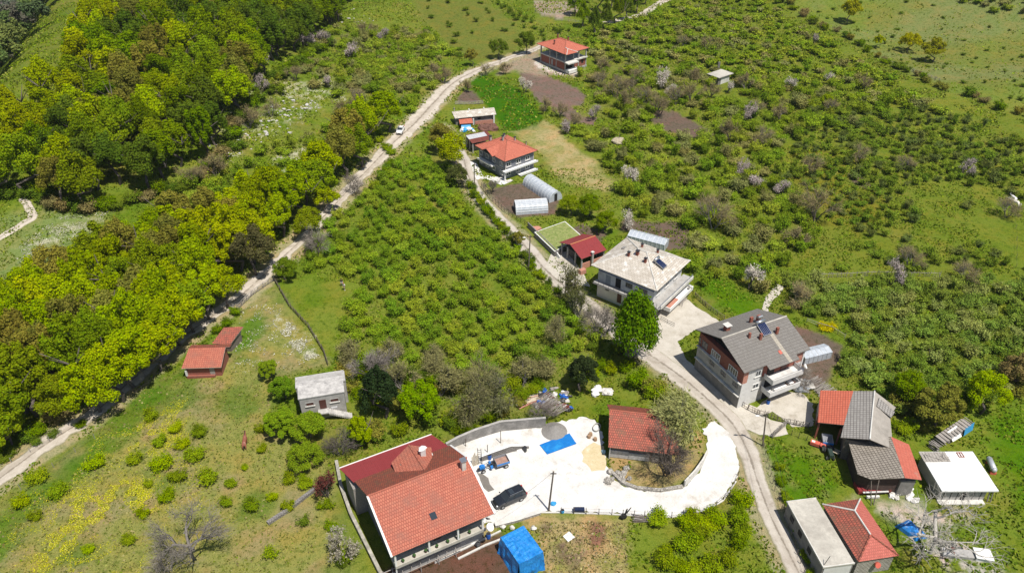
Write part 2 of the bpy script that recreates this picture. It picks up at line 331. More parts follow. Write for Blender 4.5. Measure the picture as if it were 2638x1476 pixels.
    for q, a in (([(430, 1030), (500, 1010), (500, 1150), (420, 1180), (330, 1190), (300, 1120)], .55), ([(150, 1260), (260, 1240), (330, 1220), (420, 1270), (415, 1330), (330, 1350), (200, 1420), (140, 1476), (100, 1560), (60, 1476), (120, 1350)], .75), ([(310, 1240), (400, 1225), (420, 1320), (350, 1330)], .95), ([(170, 1440), (380, 1430), (380, 1500), (150, 1500)], .6), ([(0, 1330), (90, 1290), (60, 1400), (0, 1476)], .35), ([(2330, 580), (2420, 560), (2440, 620), (2350, 640)], .35)):
        fl = np.maximum(fl, mask(q, 2, 2)*a)
    wf = np.zeros(X.shape)
    for q, a in (([(720, 810), (790, 870), (830, 915), (790, 930), (750, 890), (700, 830)], .8), ([(150, 560), (280, 545), (230, 610), (60, 700), (30, 650)], .6), ([(640, 200), (900, 200), (900, 260), (620, 260)], .6), ([(560, 270), (860, 250), (800, 310), (560, 440)], .45), ([(700, 390), (900, 350), (860, 480), (700, 440)], .65), ([(2120, 780), (2500, 780), (2638, 900), (2500, 1000), (2150, 900)], .22), ([(1750, 430), (1900, 430), (1950, 560), (1800, 600)], .2)):
        wf = np.maximum(wf, mask(q, 3, 2)*a)
    nx, ny = len(xs), len(ys); V = np.stack([X, Y, Z], -1).reshape(-1, 3)
    I = np.arange(nx*ny).reshape(ny, nx); F = np.stack([I[:-1, :-1], I[:-1, 1:], I[1:, 1:], I[1:, :-1]], -1).reshape(-1, 4)
    m, nt, o = newmat('ground'); at = nd(nt, 'ShaderNodeAttribute', attribute_name='Col'); af = nd(nt, 'ShaderNodeAttribute', attribute_name='Flo')
    geo = nd(nt, 'ShaderNodeNewGeometry'); pos = geo.outputs['Position']
    n1 = noise(nt, pos, 1.1, 8, .72); n2 = noise(nt, pos, 5.5, 4, .7); n3 = noise(nt, pos, .22, 5, .6)
    c = at.outputs['Color']
    c = mixc(nt, c, mixc(nt, c, (.52, .62, .45), 1., 'MULTIPLY'), ramp(nt, n1, .50, .64))
    c = mixc(nt, c, mixc(nt, c, (1.45, 1.32, 1.35), 1., 'MULTIPLY'), ramp(nt, n2, .54, .66))
    c = mixc(nt, c, mixc(nt, c, (.6, .66, .55), 1., 'MULTIPLY'), ramp(nt, n2, .46, .36))
    c = mixc(nt, c, mixc(nt, c, (1.22, 1.0, 1.05), 1., 'MULTIPLY'), ramp(nt, n3, .45, .65))
    sp = nd(nt, 'ShaderNodeSeparateColor'); nt.links.new(af.outputs['Color'], sp.inputs[0])
    def spots(ch, col, sc_, c, seedoff):
        ad = nd(nt, 'ShaderNodeVectorMath', operation='ADD'); nt.links.new(pos, ad.inputs[0]); ad.inputs[1].default_value = (seedoff, 3, 0)
        q = noise(nt, ad.outputs[0], sc_, 5, .8); q2 = noise(nt, ad.outputs[0], .45, 4, .65)
        mth = nd(nt, 'ShaderNodeMath', operation='ADD'); nt.links.new(q, mth.inputs[0])
        m2 = nd(nt, 'ShaderNodeMath', operation='MULTIPLY_ADD'); nt.links.new(sp.outputs[ch], m2.inputs[0]); m2.inputs[1].default_value = .42; m2.inputs[2].default_value = -.815
        m3 = nd(nt, 'ShaderNodeMath', operation='MULTIPLY_ADD'); nt.links.new(q2, m3.inputs[0]); m3.inputs[1].default_value = .7; nt.links.new(m2.outputs[0], m3.inputs[2]); nt.links.new(m3.outputs[0], mth.inputs[1])
        f = ramp(nt, mth.outputs[0], .315, .36); g = nd(nt, 'ShaderNodeMath', operation='MULTIPLY'); nt.links.new(f, g.inputs[0]); nt.links.new(ramp(nt, sp.outputs[ch], .03, .15), g.inputs[1])
        return mixc(nt, c, col, g.outputs[0])
    c = spots(1, (.42, .40, .30), 5.5, c, 40)
    hg = nd(nt, 'ShaderNodeHueSaturation'); hg.inputs['Saturation'].default_value = 1.1; hg.inputs['Hue'].default_value = .506; nt.links.new(c, hg.inputs['Color']); c = hg.outputs[0]
    bsdf(nt, o, c, .95, n2, .6, .12, 0, .1)
    me = npmesh('ground', V, F, [m]); me.polygons.foreach_set('use_smooth', np.ones(len(F), bool))
    a = me.attributes.new('Col', 'FLOAT_COLOR', 'POINT'); a.data.foreach_set('color', np.concatenate([C.reshape(-1, 3), np.ones((nx*ny, 1))], 1).astype(np.float32).ravel())
    a = me.attributes.new('Flo', 'FLOAT_COLOR', 'POINT'); a.data.foreach_set('color', np.stack([fl.ravel(), wf.ravel(), 0*fl.ravel(), 1+0*fl.ravel()], 1).astype(np.float32).ravel())
    tag(link('ground', me), kind='structure')
build_ground()

FLOWERPX = [([(430, 1030), (500, 1010), (500, 1150), (420, 1180), (330, 1190), (300, 1120)], .5), ([(150, 1260), (260, 1240), (330, 1220), (420, 1270), (415, 1330), (330, 1350), (200, 1420), (140, 1476), (100, 1560), (60, 1476), (120, 1350)], .8), ([(300, 1235), (405, 1225), (425, 1325), (350, 1335)], 1.), ([(170, 1430), (390, 1400), (380, 1500), (150, 1500)], .8), ([(0, 1330), (90, 1290), (60, 1400), (0, 1476)], .4), ([(80, 1180), (400, 1060), (560, 1180), (560, 1350), (200, 1476), (20, 1476)], .16)]
def dirtmat(name, c1, c2, c3, s=.6, cracks=None, tracks=None):
    m, nt, o = newmat(name); geo = nd(nt, 'ShaderNodeNewGeometry'); p = geo.outputs['Position']
    c = mixc(nt, c1, c2, ramp(nt, noise(nt, p, s, 8, .7), .38, .62)); c = mixc(nt, c, c3, ramp(nt, noise(nt, p, s*.5, 7, .75), .56, .70))
    nf = noise(nt, p, 6, 4, .7); c = mixc(nt, c, mixc(nt, c, (.72, .70, .66), 1., 'MULTIPLY'), ramp(nt, nf, .55, .7))
    if tracks:
        wv = nd(nt, 'ShaderNodeTexWave'); wv.inputs['Scale'].default_value = .55; wv.inputs['Distortion'].default_value = 7; wv.inputs['Detail'].default_value = 3; wv.inputs['Detail Scale'].default_value = .6
        tc = nd(nt, 'ShaderNodeTexCoord'); nt.links.new(tc.outputs['UV'] if tracks == 'uv' else p, wv.inputs['Vector']); c = mixc(nt, c, c3, ramp(nt, wv.outputs[0], .72, 1.5))
    if tracks == 'uv':
        sx = nd(nt, 'ShaderNodeSeparateXYZ'); nt.links.new(tc.outputs['UV'], sx.inputs[0]); a1 = nd(nt, 'ShaderNodeMath', operation='SUBTRACT'); nt.links.new(sx.outputs[0], a1.inputs[0]); a1.inputs[1].default_value = .3
        a2 = nd(nt, 'ShaderNodeMath', operation='ABSOLUTE'); nt.links.new(a1.outputs[0], a2.inputs[0]); a3 = nd(nt, 'ShaderNodeMath', operation='MULTIPLY_ADD'); nt.links.new(noise(nt, p, .9, 5, .7), a3.inputs[0]); a3.inputs[1].default_value = .16; nt.links.new(a2.outputs[0], a3.inputs[2])
        c = mixc(nt, c, [x*.80 for x in c3], ramp(nt, a3.outputs[0], .12, .085)); c = mixc(nt, c, (.24, .22, .13), ramp(nt, a3.outputs[0], .31, .37))
    if cracks:
        vo = nd(nt, 'ShaderNodeTexVoronoi', feature='DISTANCE_TO_EDGE'); vo.inputs['Scale'].default_value = cracks; nt.links.new(p, vo.inputs['Vector'])
        c = mixc(nt, c, [x*.55 for x in c2], ramp(nt, vo.outputs['Distance'], .012, .004))
    bsdf(nt, o, c, .9, nf, .35, .04, 0, .15); return m
def ribbon(name, px, ws, mat, dz=.06, rag=.3, seed=0):
    c = [np.array(P(*p)[:2]) for p in px]; pts = []; wd = []
    for i in range(len(c)-1):
        p0, p1, p2, p3 = c[max(i-1, 0)], c[i], c[i+1], c[min(i+2, len(c)-1)]; n = max(2, int(np.hypot(*(p2-p1))/.9))
        for k in range(n):
            t = k/n; pts.append(.5*((2*p1)+(-p0+p2)*t+(2*p0-5*p1+4*p2-p3)*t*t+(-p0+3*p1-3*p2+p3)*t**3)); wd.append(ws[i]*(1-t)+ws[i+1]*t)
    pts.append(c[-1]); wd.append(ws[-1]); pts = np.array(pts); wd = np.array(wd); T = np.gradient(pts, axis=0); T /= np.hypot(T[:, 0], T[:, 1])[:, None]+1e-9; Nn = np.stack([-T[:, 1], T[:, 0]], 1)
    K = 9; V = []; UVs = []; s = 0; vn = VNoise(100+seed)
    for i in range(len(pts)):
        jl = (vn(i*.55, 3.)-.5)*2*rag; jr = (vn(i*.55, 40.)-.5)*2*rag
        for k in range(K):
            f = k/(K-1)*2-1; q = pts[i]+Nn[i]*(wd[i]+(jl if f < 0 else jr))*f; V.append((q[0], q[1], float(H(q[0], q[1]))+dz-(.05 if k in (0, K-1) else 0)))
    F = [(i*K+k, i*K+k+1, (i+1)*K+k+1, (i+1)*K+k) for i in range(len(pts)-1) for k in range(K-1)]
    me = npmesh(name, V, F, [mat]); me.polygons.foreach_set('use_smooth', np.ones(len(F), bool))
    ar = me.uv_layers.new(name='UVMap'); uv = np.array([[(v % K)/(K-1)*.6, v//K*.9*.05] for f in F for v in f], np.float32); ar.data.foreach_set('uv', uv.ravel())
    o = link(name, me); return tag(o, kind='structure')
def sheet(name, px, mat, dz=.05, jit=.25, seed=0, step=.7):
    c = [np.array(P(*p)[:2]) for p in px]; pts = []; q = np.random.default_rng(seed)
    for i in range(len(c)):
        a, b = c[i], c[(i+1) % len(c)]; n = max(1, int(np.hypot(*(b-a))/step)); d = (b-a)/(np.hypot(*(b-a))+1e-9); nn = np.array([-d[1], d[0]])
        for k in range(n): pts.append(a+(b-a)*k/n+nn*(q.random()-.5)*2*jit*(0 if k == 0 else 1))
    bm = bmesh.new(); vs = [bm.verts.new((p[0], p[1], float(H(p[0], p[1]))+dz)) for p in pts]; f = bm.faces.new(vs); f.normal_update()
    if f.normal.z < 0: f.normal_flip()
    bmesh.ops.triangulate(bm, faces=[f]); me = bpy.data.meshes.new(name); bm.to_mesh(me); bm.free(); me.materials.append(mat)
    return tag(link(name, me), kind='structure')
GRAVEL = dirtmat('gravel_road', (.56, .50, .42), (.44, .385, .31), (.30, .25, .19), .5, tracks='uv')
LANEM = dirtmat('lane_concrete', (.52, .475, .41), (.43, .38, .32), (.29, .25, .20), .35, tracks='uv')
WHITEC = dirtmat('yard_concrete', (.70, .69, .66), (.59, .565, .52), (.43, .39, .33), .30)
GREYC = dirtmat('old_concrete', (.55, .51, .44), (.44, .40, .33), (.32, .28, .22), .4)
ribbon('road', MAIN_ROAD, MAIN_W, GRAVEL, .06, .55, 1); ribbon('lane', LANE, LANE_W, LANEM, .075, .15, 2)
ribbon('path', [(-40, 640), (20, 600), (60, 575), (85, 555), (60, 510)], [1.0, 1.0, .9, .8, .8], GRAVEL, .05, .4, 3)
ribbon('path', [(1560, 60), (1640, 42), (1690, 15), (1740, -15)], [2.0, 2.0, 2.0, 2.0], GRAVEL, .05, .4, 4)
ribbon('path', [(1950, 860), (1968, 800), (1990, 760), (2010, 735)], [.9, .8, .8, .7], GREYC, .05, .4, 5)
sheet('concrete_yard', YARD, WHITEC, .105, .30, 1, .5); sheet('concrete_yard', FYARD, GREYC, .045, .2, 2)
sheet('concrete_yard', [(1420, 655), (1460, 648), (1500, 700), (1520, 740), (1440, 725), (1405, 690)], GREYC, .09, .1, 3)
sheet('terrace_paving', [zC(200, 740), zC(290, 770), zC(370, 930), zC(560, 1010), zC(640, 980), zC(600, 930), zC(400, 900), zC(300, 950), zC(250, 930), zC(215, 850)], WHITEC, .05, .1, 4)
WET = dirtmat('wet_cement', (.22, .20, .175), (.17, .155, .135), (.30, .27, .24), .8)
sheet('yard_stain', [(1228, 1218), (1244, 1222), (1258, 1232), (1262, 1248), (1274, 1262), (1258, 1268), (1246, 1258), (1238, 1240)], WET, .112, .12, 5)
sheet('yard_stain', [(1556, 1150), (1562, 1190), (1558, 1212), (1524, 1215), (1500, 1190), (1498, 1165), (1530, 1140)], dirtmat('sand', (.56, .46, .27), (.62, .52, .33), (.7, .62, .46), 1.2), .112, .25, 6)
# ------------------------------------------------------------------ buildings
RED = tiles('red_tiles', (.50, .175, .11), (.42, .13, .085), .30, .42, .035, (.23, .06, .04), (.29, .12, .085), .95, .45, patch=((.62, .25, .17), 2, -.45))
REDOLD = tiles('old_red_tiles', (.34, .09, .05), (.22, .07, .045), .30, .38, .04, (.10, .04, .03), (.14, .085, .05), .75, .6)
REDMIX = tiles('mossy_red_tiles', (.50, .13, .085), (.30, .10, .07), .32, .4, .045, (.13, .05, .035), (.19, .11, .07), .9, .5, patch=((.52, .17, .11), 1, -.4))
REDNEW = tiles('new_red_tiles', (.55, .175, .11), (.48, .14, .09), .3, .42, .03, (.27, .07, .045))
REDLINE = tiles('lined_red_tiles', (.60, .17, .10), (.55, .14, .08), .42, .36, .035, (.24, .05, .04), off=0)
GREYT = tiles('grey_sheets', (.24, .225, .205), (.20, .185, .165), .22, .5, .03, (.11, .10, .09), (.27, .245, .21), .3, .25, off=0, rough=.85)
GREYLINE = tiles('lined_grey_tiles', (.35, .33, .30), (.29, .27, .245), .42, .42, .045, (.12, .11, .10), (.36, .33, .29), .3, off=0)
GREYBRN = tiles('brown_grey_tiles', (.34, .30, .25), (.26, .23, .19), .38, .45, .05, (.09, .075, .06), (.33, .30, .25), .35, off=0)
WHITET = tiles('pale_tiles', (.60, .55, .47), (.42, .37, .30), .62, .42, .03, (.26, .22, .18), (.30, .27, .24), .35, .35, patch=((.70, .66, .60), 1, -.2))
BRICK = tiles('brick', (.36, .085, .05), (.28, .065, .04), .3, .16, .02, (.26, .20, .16), rough=.9)
ORANGE = tiles('orange_brick', (.58, .20, .13), (.50, .15, .10), .25, .18, .025, (.48, .38, .3), rough=.9)
STONE = tiles('pale_stone', (.50, .47, .42), (.36, .33, .28), .5, .28, .05, (.20, .18, .15), (.24, .21, .17), .4, rough=.95)
STONEW = tiles('grey_stone', (.30, .28, .26), (.20, .19, .175), .5, .25, .05, (.13, .12, .11), rough=.95)
MARLINE = tiles('maroon_sheet', (.27, .045, .045), (.25, .04, .04), .25, 3., .015, (.17, .03, .03), off=0, rough=.45)
RUST = tiles('rusty_sheet', (.20, .055, .04), (.14, .04, .03), .2, 2., .02, (.09, .03, .025), (.30, .11, .08), .3, off=0)
ZINC = tiles('zinc_sheet', (.55, .56, .57), (.47, .48, .50), .2, 2., .02, (.3, .3, .31), (.7, .7, .7), .3, off=0, rough=.4)
CONC = plain('concrete', (.40, .385, .36), .9, .2, 1.2, stain=(.24, .225, .20)); CONCL = plain('pale_concrete', (.62, .60, .55), .9, .16, .9, stain=(.36, .33, .28))
CONCD = plain('dark_concrete', (.22, .21, .195), .9, .25, 1.2); ROOFC = plain('roof_concrete', (.52, .49, .42), .9, .16, .55, stain=(.30, .275, .235), stainamt=.9)
ROOFG = plain('gritty_concrete', (.50, .48, .45), .95, .22, 2.2, stain=(.25, .24, .23), stainamt=.9)
WHITE = plain('white_paint', (.78, .77, .74), .6, .06, 2); ROOFW = plain('white_roof', (.80, .80, .78), .6, .03, .5, stain=(.66, .64, .60), stainamt=.3); PLAST = plain('white_plaster', (.66, .65, .62), .85, .10, .8, stain=(.45, .43, .40))
WOOD = plain('old_wood', (.17, .14, .115), .9, .35, 5); WOODG = plain('grey_wood', (.32, .29, .26), .9, .3, 5); WOODP = plain('pale_wood', (.58, .50, .38), .85, .2, 5)
DARK = solid('dark_inside', (.018, .017, .016), .9); IRON = solid('black_iron', (.03, .03, .032), .5); GLASS = solid('window_glass', (.035, .045, .055), .08, 0, .8)
MAROON = solid('maroon_door', (.09, .03, .022), .6); BLUE = plain('blue_plastic', (.02, .11, .42), .4, .2, 2); BLUEP = plain('light_blue', (.05, .32, .62), .4, .15, 3); STEEL = solid('steel', (.5, .51, .52), .35, .8)
SLATEW = tiles('grey_blocks', (.20, .21, .235), (.155, .165, .19), .5, .4, .02, (.3, .3, .3), rough=.9); REDPAINT = plain('red_paint', (.60, .13, .09), .5, .15, 3)
def FR(L, F, R, z, zcv):
    """rectangle from three eave corners of the photograph at height z -> origin, angle, sides"""
    f = np.array(W(*zcv(*F), z)[:2]); l = np.array(W(*zcv(*L), z)[:2]); r = np.array(W(*zcv(*R), z)[:2]); a = np.hypot(*(r-f)); b = np.hypot(*(l-f))
    u = (r-f); w = np.array([(l-f)[1], -(l-f)[0]]); x = u+w; return f, math.atan2(x[1], x[0]), a, b
class Bld:
    def __init__(s, name, label, cat, fr, group=None, z0=0.):
        (s.o, s.ang, s.a, s.b) = fr; s.root = empty(name, label, cat, (s.o[0], s.o[1], z0), s.ang, group)
    def box(s, name, mat, *b, parent=None): return MB().box(*b).build(name, mat, parent or s.root)
    def put(s, name, mb, mats, parent=None, smooth=False): return mb.build(name, mats, parent or s.root, smooth)
    def roof(s, mat, planes, t=.14, name='roof', edge=None, cap=None):
        mb = MB()
        for p in planes: mb.slab(p, t, 0, 1)
        r = mb.build(name, [mat, edge or WOOD], s.root)
        if cap:
            c = MB()
            for a, b in cap[1]: c.tube((a[0], a[1], a[2]+.03), (b[0], b[1], b[2]+.03), .11, n=6)
            c.build('ridge_tiles', cap[0], r)
        return r
    def win(s, face, pl, s0, s1, z0, z1, fm=None, n=2, pane=None, name='window', sill=True):
        fm = fm or WHITE; m = MB(); w = .09
        def bx(mb, a, b, c, d, dep):
            if face == 'y': mb.box(a, b, pl-dep, pl+.04, c, d)
            elif face == 'x': mb.box(pl-dep, pl+.04, a, b, c, d)
            elif face == 'X': mb.box(pl-.04, pl+dep, a, b, c, d)
        bx(m, s0, s1, z0, z0+w, .07); bx(m, s0, s1, z1-w, z1, .07); bx(m, s0, s0+w, z0+w, z1-w, .065); bx(m, s1-w, s1, z0+w, z1-w, .065)
        for k in range(1, n): c = s0+(s1-s0)*k/n; bx(m, c-w*.4, c+w*.4, z0+w, z1-w, .06)
        f = s.put(name, m, fm); p = MB(); bx(p, s0+.02, s1-.02, z0+.02, z1-.02, .015); s.put('pane', p, pane or GLASS, f)
        if sill: q = MB(); bx(q, s0-.12, s1+.12, z0-.1, z0-.002, .16); s.put('sill', q, CONCL, f)
        return f
    def chimney(s, x, y, z0, z1, w=.45, mat=None, cap=None, parent=None, d=None):
        d = d or w; c = MB().box(x-w/2, x+w/2, y-d/2, y+d/2, z0, z1).build('chimney', mat or BRICK, parent or s.root)
        if cap: MB().box(x-w*.75, x+w*.75, y-d*.75, y+d*.75, z1+.12, z1+.2).box(x-w*.4, x+w*.4, y-d*.4, y+d*.4, z1+.001, z1+.119).build('chimney_cap', cap, c)
        return c
    def rail(s, pts, h=.95, name='railing', mat=None, sp=1.1):
        m = MB()
        for (x0, y0, z0), (x1, y1, z1) in zip(pts[:-1], pts[1:]):
            for k in (h, h*.55, h*.15): m.tube((x0, y0, z0+k), (x1, y1, z1+k), .03, n=4)
            L = math.dist((x0, y0), (x1, y1)); n = max(1, int(L/sp))
            for k in range(n+1): t = k/n; m.tube((x0+(x1-x0)*t, y0+(y1-y0)*t, z0+(z1-z0)*t), (x0+(x1-x0)*t, y0+(y1-y0)*t, z0+(z1-z0)*t+h), .035, n=4)
        return s.put(name, m, mat or IRON)
    def solar(s, x0, x1, y0, y1, zl, zh, tank=True):
        """a tilted collector with its tank, standing on the roof"""
        r = s.put('solar_heater', MB().slab([(x0-.06, y0-.06, zl-.02), (x1+.06, y0-.06, zl-.02), (x1+.06, y1+.06, zh-.02), (x0-.06, y1+.06, zh-.02)], .1).tube((x0, y1, zl-.6), (x0, y1, zh), .04).tube((x1, y1, zl-.6), (x1, y1, zh), .04).tube((x0, y0, zl-.7), (x0, y0, zl), .04).tube((x1, y0, zl-.7), (x1, y0, zl), .04), STEEL)
        m = MB(); n = 5
        for k in range(n): a = x0+(x1-x0)*k/n+.03; b = x0+(x1-x0)*(k+1)/n-.03; m.slab([(a, y0, zl+.02), (b, y0, zl+.02), (b, y1, zh+.02), (a, y1, zh+.02)], .03)
        s.put('collector', m, solid('collector_blue', (.012, .022, .075), .15, 0, .8), r)
        if tank: s.put('tank', MB().tube((x0-.1, y1+.2, zh+.25), (x1+.1, y1+.2, zh+.25), .28, n=12), STEEL, r, True)
def hipcap(x0, x1, y0, y1, z, A, Bp): return [((x0, y0, z), A), ((x1, y0, z), A), ((x0, y1, z), Bp), ((x1, y1, z), Bp), (A, Bp)]

# --- the large red tiled house in the foreground
b = Bld('house', 'large red tiled farmhouse with white gable edges beside the white concrete yard', 'house', FR((450, 740), (688, 1285), (1645, 865), 6.3, zK)); b.a = 13.7
zr = lambda y: 6.3+y/7.9*2.5; zb = lambda y: 8.8-(y-7.9)/5.5*2.7
b.box('wall', CONCD, .9, 13.0, 1.9, 13.0, -.5, 5.9); 
b.put('gable', MB().slab([(.95, 2.0, 5.85), (.95, 13.0, 5.85), (.95, 7.9, 8.55)], .1), WOOD); b.put('gable', MB().poly([(12.9, 2.0, 5.85), (12.9, 13.0, 5.85), (12.9, 7.9, 8.5)]), WOOD)
rf = b.roof(RED, [[(0, 0, 6.3), (13.7, 0, 6.3), (13.7, 7.9, 8.8), (0, 7.9, 8.8)]], edge=WOOD, cap=(RED, [((0, 7.9, 8.8), (13.7, 7.9, 8.8))]))
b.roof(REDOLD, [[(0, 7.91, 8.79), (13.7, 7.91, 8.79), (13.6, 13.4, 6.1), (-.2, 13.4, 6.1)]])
b.put('bargeboard', MB().slab([(-.12, -.05, 6.33), (.12, -.05, 6.33), (.12, 7.9, 8.86), (-.12, 7.9, 8.86)], .3), WHITE); b.put('bargeboard', MB().slab([(13.6, -.05, 6.33), (13.84, -.05, 6.33), (13.84, 7.9, 8.86), (13.6, 7.9, 8.86)], .3), WHITE)
b.put('bargeboard', MB().slab([(13.6, 7.95, 8.83), (13.84, 7.95, 8.83), (13.74, 13.4, 6.15), (13.5, 13.4, 6.15)], .25), WHITE)
m = MB(); 
for z in (5.28,): m.slab([(-1.1, 17.3, 5.25), (12.4, 17.3, 5.25), (13.4, 13.3, 6.0), (-.3, 13.3, 6.0)], .06)
r2 = b.put('lean_to_roof', m, MARLINE); b.put('gutter', MB().tube((-1.1, 17.35, 5.25), (12.4, 17.35, 5.25), .08), WHITE, r2)
b.put('lean_to_wall', MB().box(-.6, 12.2, 13.01, 16.9, -.5, 5.1), WOODG)
dr = b.roof(RED, [[(8.1, 8.9, 8.25), (8.0, 14.4, 7.95), (5.1, 13.6, 6.75), (4.9, 11.4, 7.0)], [(8.1, 8.9, 8.25), (8.0, 14.4, 7.95), (10.9, 13.6, 6.8), (10.2, 11.6, 7.1)]], name='dormer_roof', cap=(RED, [((8.1, 8.9, 8.25), (8.0, 14.4, 7.95))]))
b.put('dormer_wall', MB().prism([(5.4, 12.3), (10.6, 12.3), (10.6, 13.5), (5.4, 13.5)], 5.9, 6.8), PLAST, dr)
b.chimney(12.6, 6.7, 7.9, 9.9, .55, CONCL, STEEL); b.chimney(9.1, 12.2, 6.6, 8.6, .7, PLAST); b.put('chimney_cover', MB().blob((9.1, 12.2, 8.72), (.6, .5, .18), seed=3), WHITE)
b.put('skylight', MB().slab([(6.1, 2.1, zr(2.1)+.07), (6.9, 2.1, zr(2.1)+.07), (6.9, 3.0, zr(3.)+.07), (6.1, 3.0, zr(3.)+.07)], .06), GLASS)
b.put('balcony', MB().box(.4, 12.6, .35, 1.88, 3.15, 3.4).box(.4, 12.6, .35, .5, 3.401, 3.62), ROOFC)
for x in (.5, 4.9, 8.8, 12.2): b.box('column', WHITE, x-.11, x+.11, .36, .58, 3.625, 6.3)
b.put('stair_post', MB().tube((.5, .6, 0), (.5, .6, 3.14), .1), WHITE); b.box('wall', CONC, 1.0, 12.6, 1.5, 1.89, 0, 3.14)
b.box('door', MAROON, 6.1, 7.0, 1.82, 1.89, 3.42, 5.4); b.win('y', 1.89, 2.2, 3.5, 4.2, 5.3, WHITE); b.win('y', 1.89, 8.6, 9.9, 4.2, 5.3, WHITE); b.win('x', .9, 3.0, 4.2, 3.2, 4.3, WOODG); b.win('x', .9, 8.0, 9.2, 3.2, 4.3, WOODG)
b.put('satellite_dish', MB().tube((12.8, -.2, 4.3), (12.9, -.35, 4.5), .5, .55, 14), WHITE)
for k in range(7): b.put('flower_pot', MB().tube((1.5+k*1.5, .75, 3.41), (1.5+k*1.5, .75, 3.7), .13, .18, 8).blob((1.5+k*1.5, .75, 3.82), .2, 1, seed=k), [MAROON, solid('pot_leaves', (.04, .10, .02), .9)])

# --- the grey roofed brick house with balconies
b = Bld('house', 'grey roofed brick house with two white balconies and a solar heater', 'house', FR((345, 390), (925, 855), (1500, 690), 7.9, zF)); b.a = 13.1; b.b = 12.1
zf = lambda y: 7.9+y/6.05*2.4; zbk = lambda y: 10.3-(y-6.05)/6.05*2.4
rf = b.roof(GREYT, [[(0, 0, 7.9), (4.3, 0, 7.9), (4.3, -.85, 7.56), (10.2, -.85, 7.56), (10.2, 0, 7.9), (13.1, 0, 7.9), (13.1, 6.05, 10.3), (0, 6.05, 10.3)]], .15, cap=(ROOFC, [((0, 6.05, 10.3), (13.1, 6.05, 10.3))]))
b.roof(GREYT, [[(0, 6.06, 10.29), (13.1, 6.06, 10.29), (12.9, 12.1, 7.9), (0, 12.1, 7.9)]], .15)
b.put('roof_strip', MB().slab([(8.15, -.8, 7.62), (8.85, -.8, 7.62), (8.85, 4.2, 9.60), (8.15, 4.2, 9.60)], .03), tiles('pale_strip', (.42, .38, .31), (.36, .32, .26), .35, .5, .02, (.25, .22, .18)))
b.put('roof_hatch', MB().slab([(7.6, .8, 8.28), (8.1, .8, 8.28), (8.1, 1.4, 8.52), (7.6, 1.4, 8.52)], .05), REDPAINT)
b.box('wall', CONC, .6, 12.5, .6, 11.5, -.3, 5.0); b.box('brick_wall', BRICK, .62, 12.48, .62, 11.48, 5.001, 7.5)
b.put('attic', MB().box(1.5, 11.6, 1.4, 10.8, 7.51, 8.2), DARK); b.box('plinth', CONCD, .55, .6, .7, 11.4, 0, 2.2); b.box('ledge', CONCL, .25, .599, .6, 11.5, 4.86, 5.0); b.box('ledge', CONCL, .25, .599, .6, 11.5, 2.35, 2.5)  # attic: near-black block painting the shade inside the open gable
b.box('plaster', PLAST, 1.5, 4.3, .54, .599, -.2, 7.5); b.box('plaster', PLAST, .6, 1.499, .54, .599, -.2, 5.0); b.box('brick_patch', ORANGE, .6, 1.499, .55, .618, 5.01, 7.3)
b.box('corner_column', WHITE, 12.35, 12.6, .4, .6, 0, 7.6); b.box('brick_patch', ORANGE, 11.0, 12.35, .53, .617, 2.6, 4.7); b.box('brick_patch', ORANGE, 11.0, 12.35, .53, .617, 5.3, 7.3); b.box('plaster', PLAST, 11.0, 12.35, .50, .599, 4.71, 5.29)
for s0 in (1.9, 6.1): b.win('x', .62, s0, s0+2.1, 5.25, 6.6, WHITE, 4)
b.win('x', .62, 9.3, 10.6, 5.3, 6.6, CONCD, 2, sill=False); b.win('x', .62, 11.0, 11.45, 5.3, 6.6, CONCD, 1, sill=False)
for s0 in (1.3, 4.2, 7.0): b.win('x', .6, s0, s0+1.2, 3.5, 4.2, CONCD, 2, sill=False)
b.win('y', .54, 2.9, 4.0, 5.6, 6.8, WHITE, 2); b.win('y', .54, 2.9, 4.1, 3.1, 4.1, WHITE, 2)
for zf0, nm in ((4.75, 0), (2.2, 1)):
    q = b.put('balcony', MB().box(4.8, 11.0, -1.5, .49, zf0, zf0+.2).box(4.8, 11.0, -1.5, -1.38, zf0+.201, zf0+.95).box(4.8, 4.92, -1.379, .49, zf0+.201, zf0+.95).box(10.88, 11.0, -1.379, .49, zf0+.201, zf0+.95), PLAST)
    b.put('handrail', MB().tube((4.86, -1.44, zf0+1.15), (10.94, -1.44, zf0+1.15), .035).tube((10.94, -1.44, zf0+1.15), (10.94, .4, zf0+1.15), .035), STEEL, q)
    b.box('door', DARK, 5.4, 6.8, .5, .597, zf0+.22, zf0+2.2); b.box('door', MAROON, 8.2, 9.3, .5, .597, zf0+.22, zf0+2.2)
b.put('balcony_clutter', MB().box(6.3, 8.8, -1.1, -.3, 2.42, 2.8).box(9.4, 10.2, -1.0, -.2, 2.42, 2.9).blob((5.4, -.7, 2.7), .35, 0), [WHITE]); b.put('balcony_clutter', MB().box(9.5, 10.6, -1.1, -.2, 2.42, 2.75).blob((9.0, -.5, 2.65), .25), [MAROON])
b.box('garage_door', DARK, 5.5, 10.5, .5, .598, 0, 2.0); b.put('satellite_dish', MB().tube((11.0, -1.5, 6.3), (11.1, -1.6, 6.4), .4, .42, 12), WHITE)  # basement sheet is no door: near-black colour painting the shade of an open bay
c = b.chimney(2.9, 8.2, 9.2, 10.35, .75, BRICK, CONCL); c = [b.chimney(x, y, (zf if y < 6 else zbk)(y)-.15, (zf if y < 6 else zbk)(y)+h, w, BRICK, d=.35) for x, y, h, w in ((7.7, 8.1, 1.0, .55), (8.7, 7.6, 1.2, .7), (4.5, 4.8, .9, .35), (6.1, 4.0, 1.1, .45), (9.4, 4.0, 1.2, .45))]
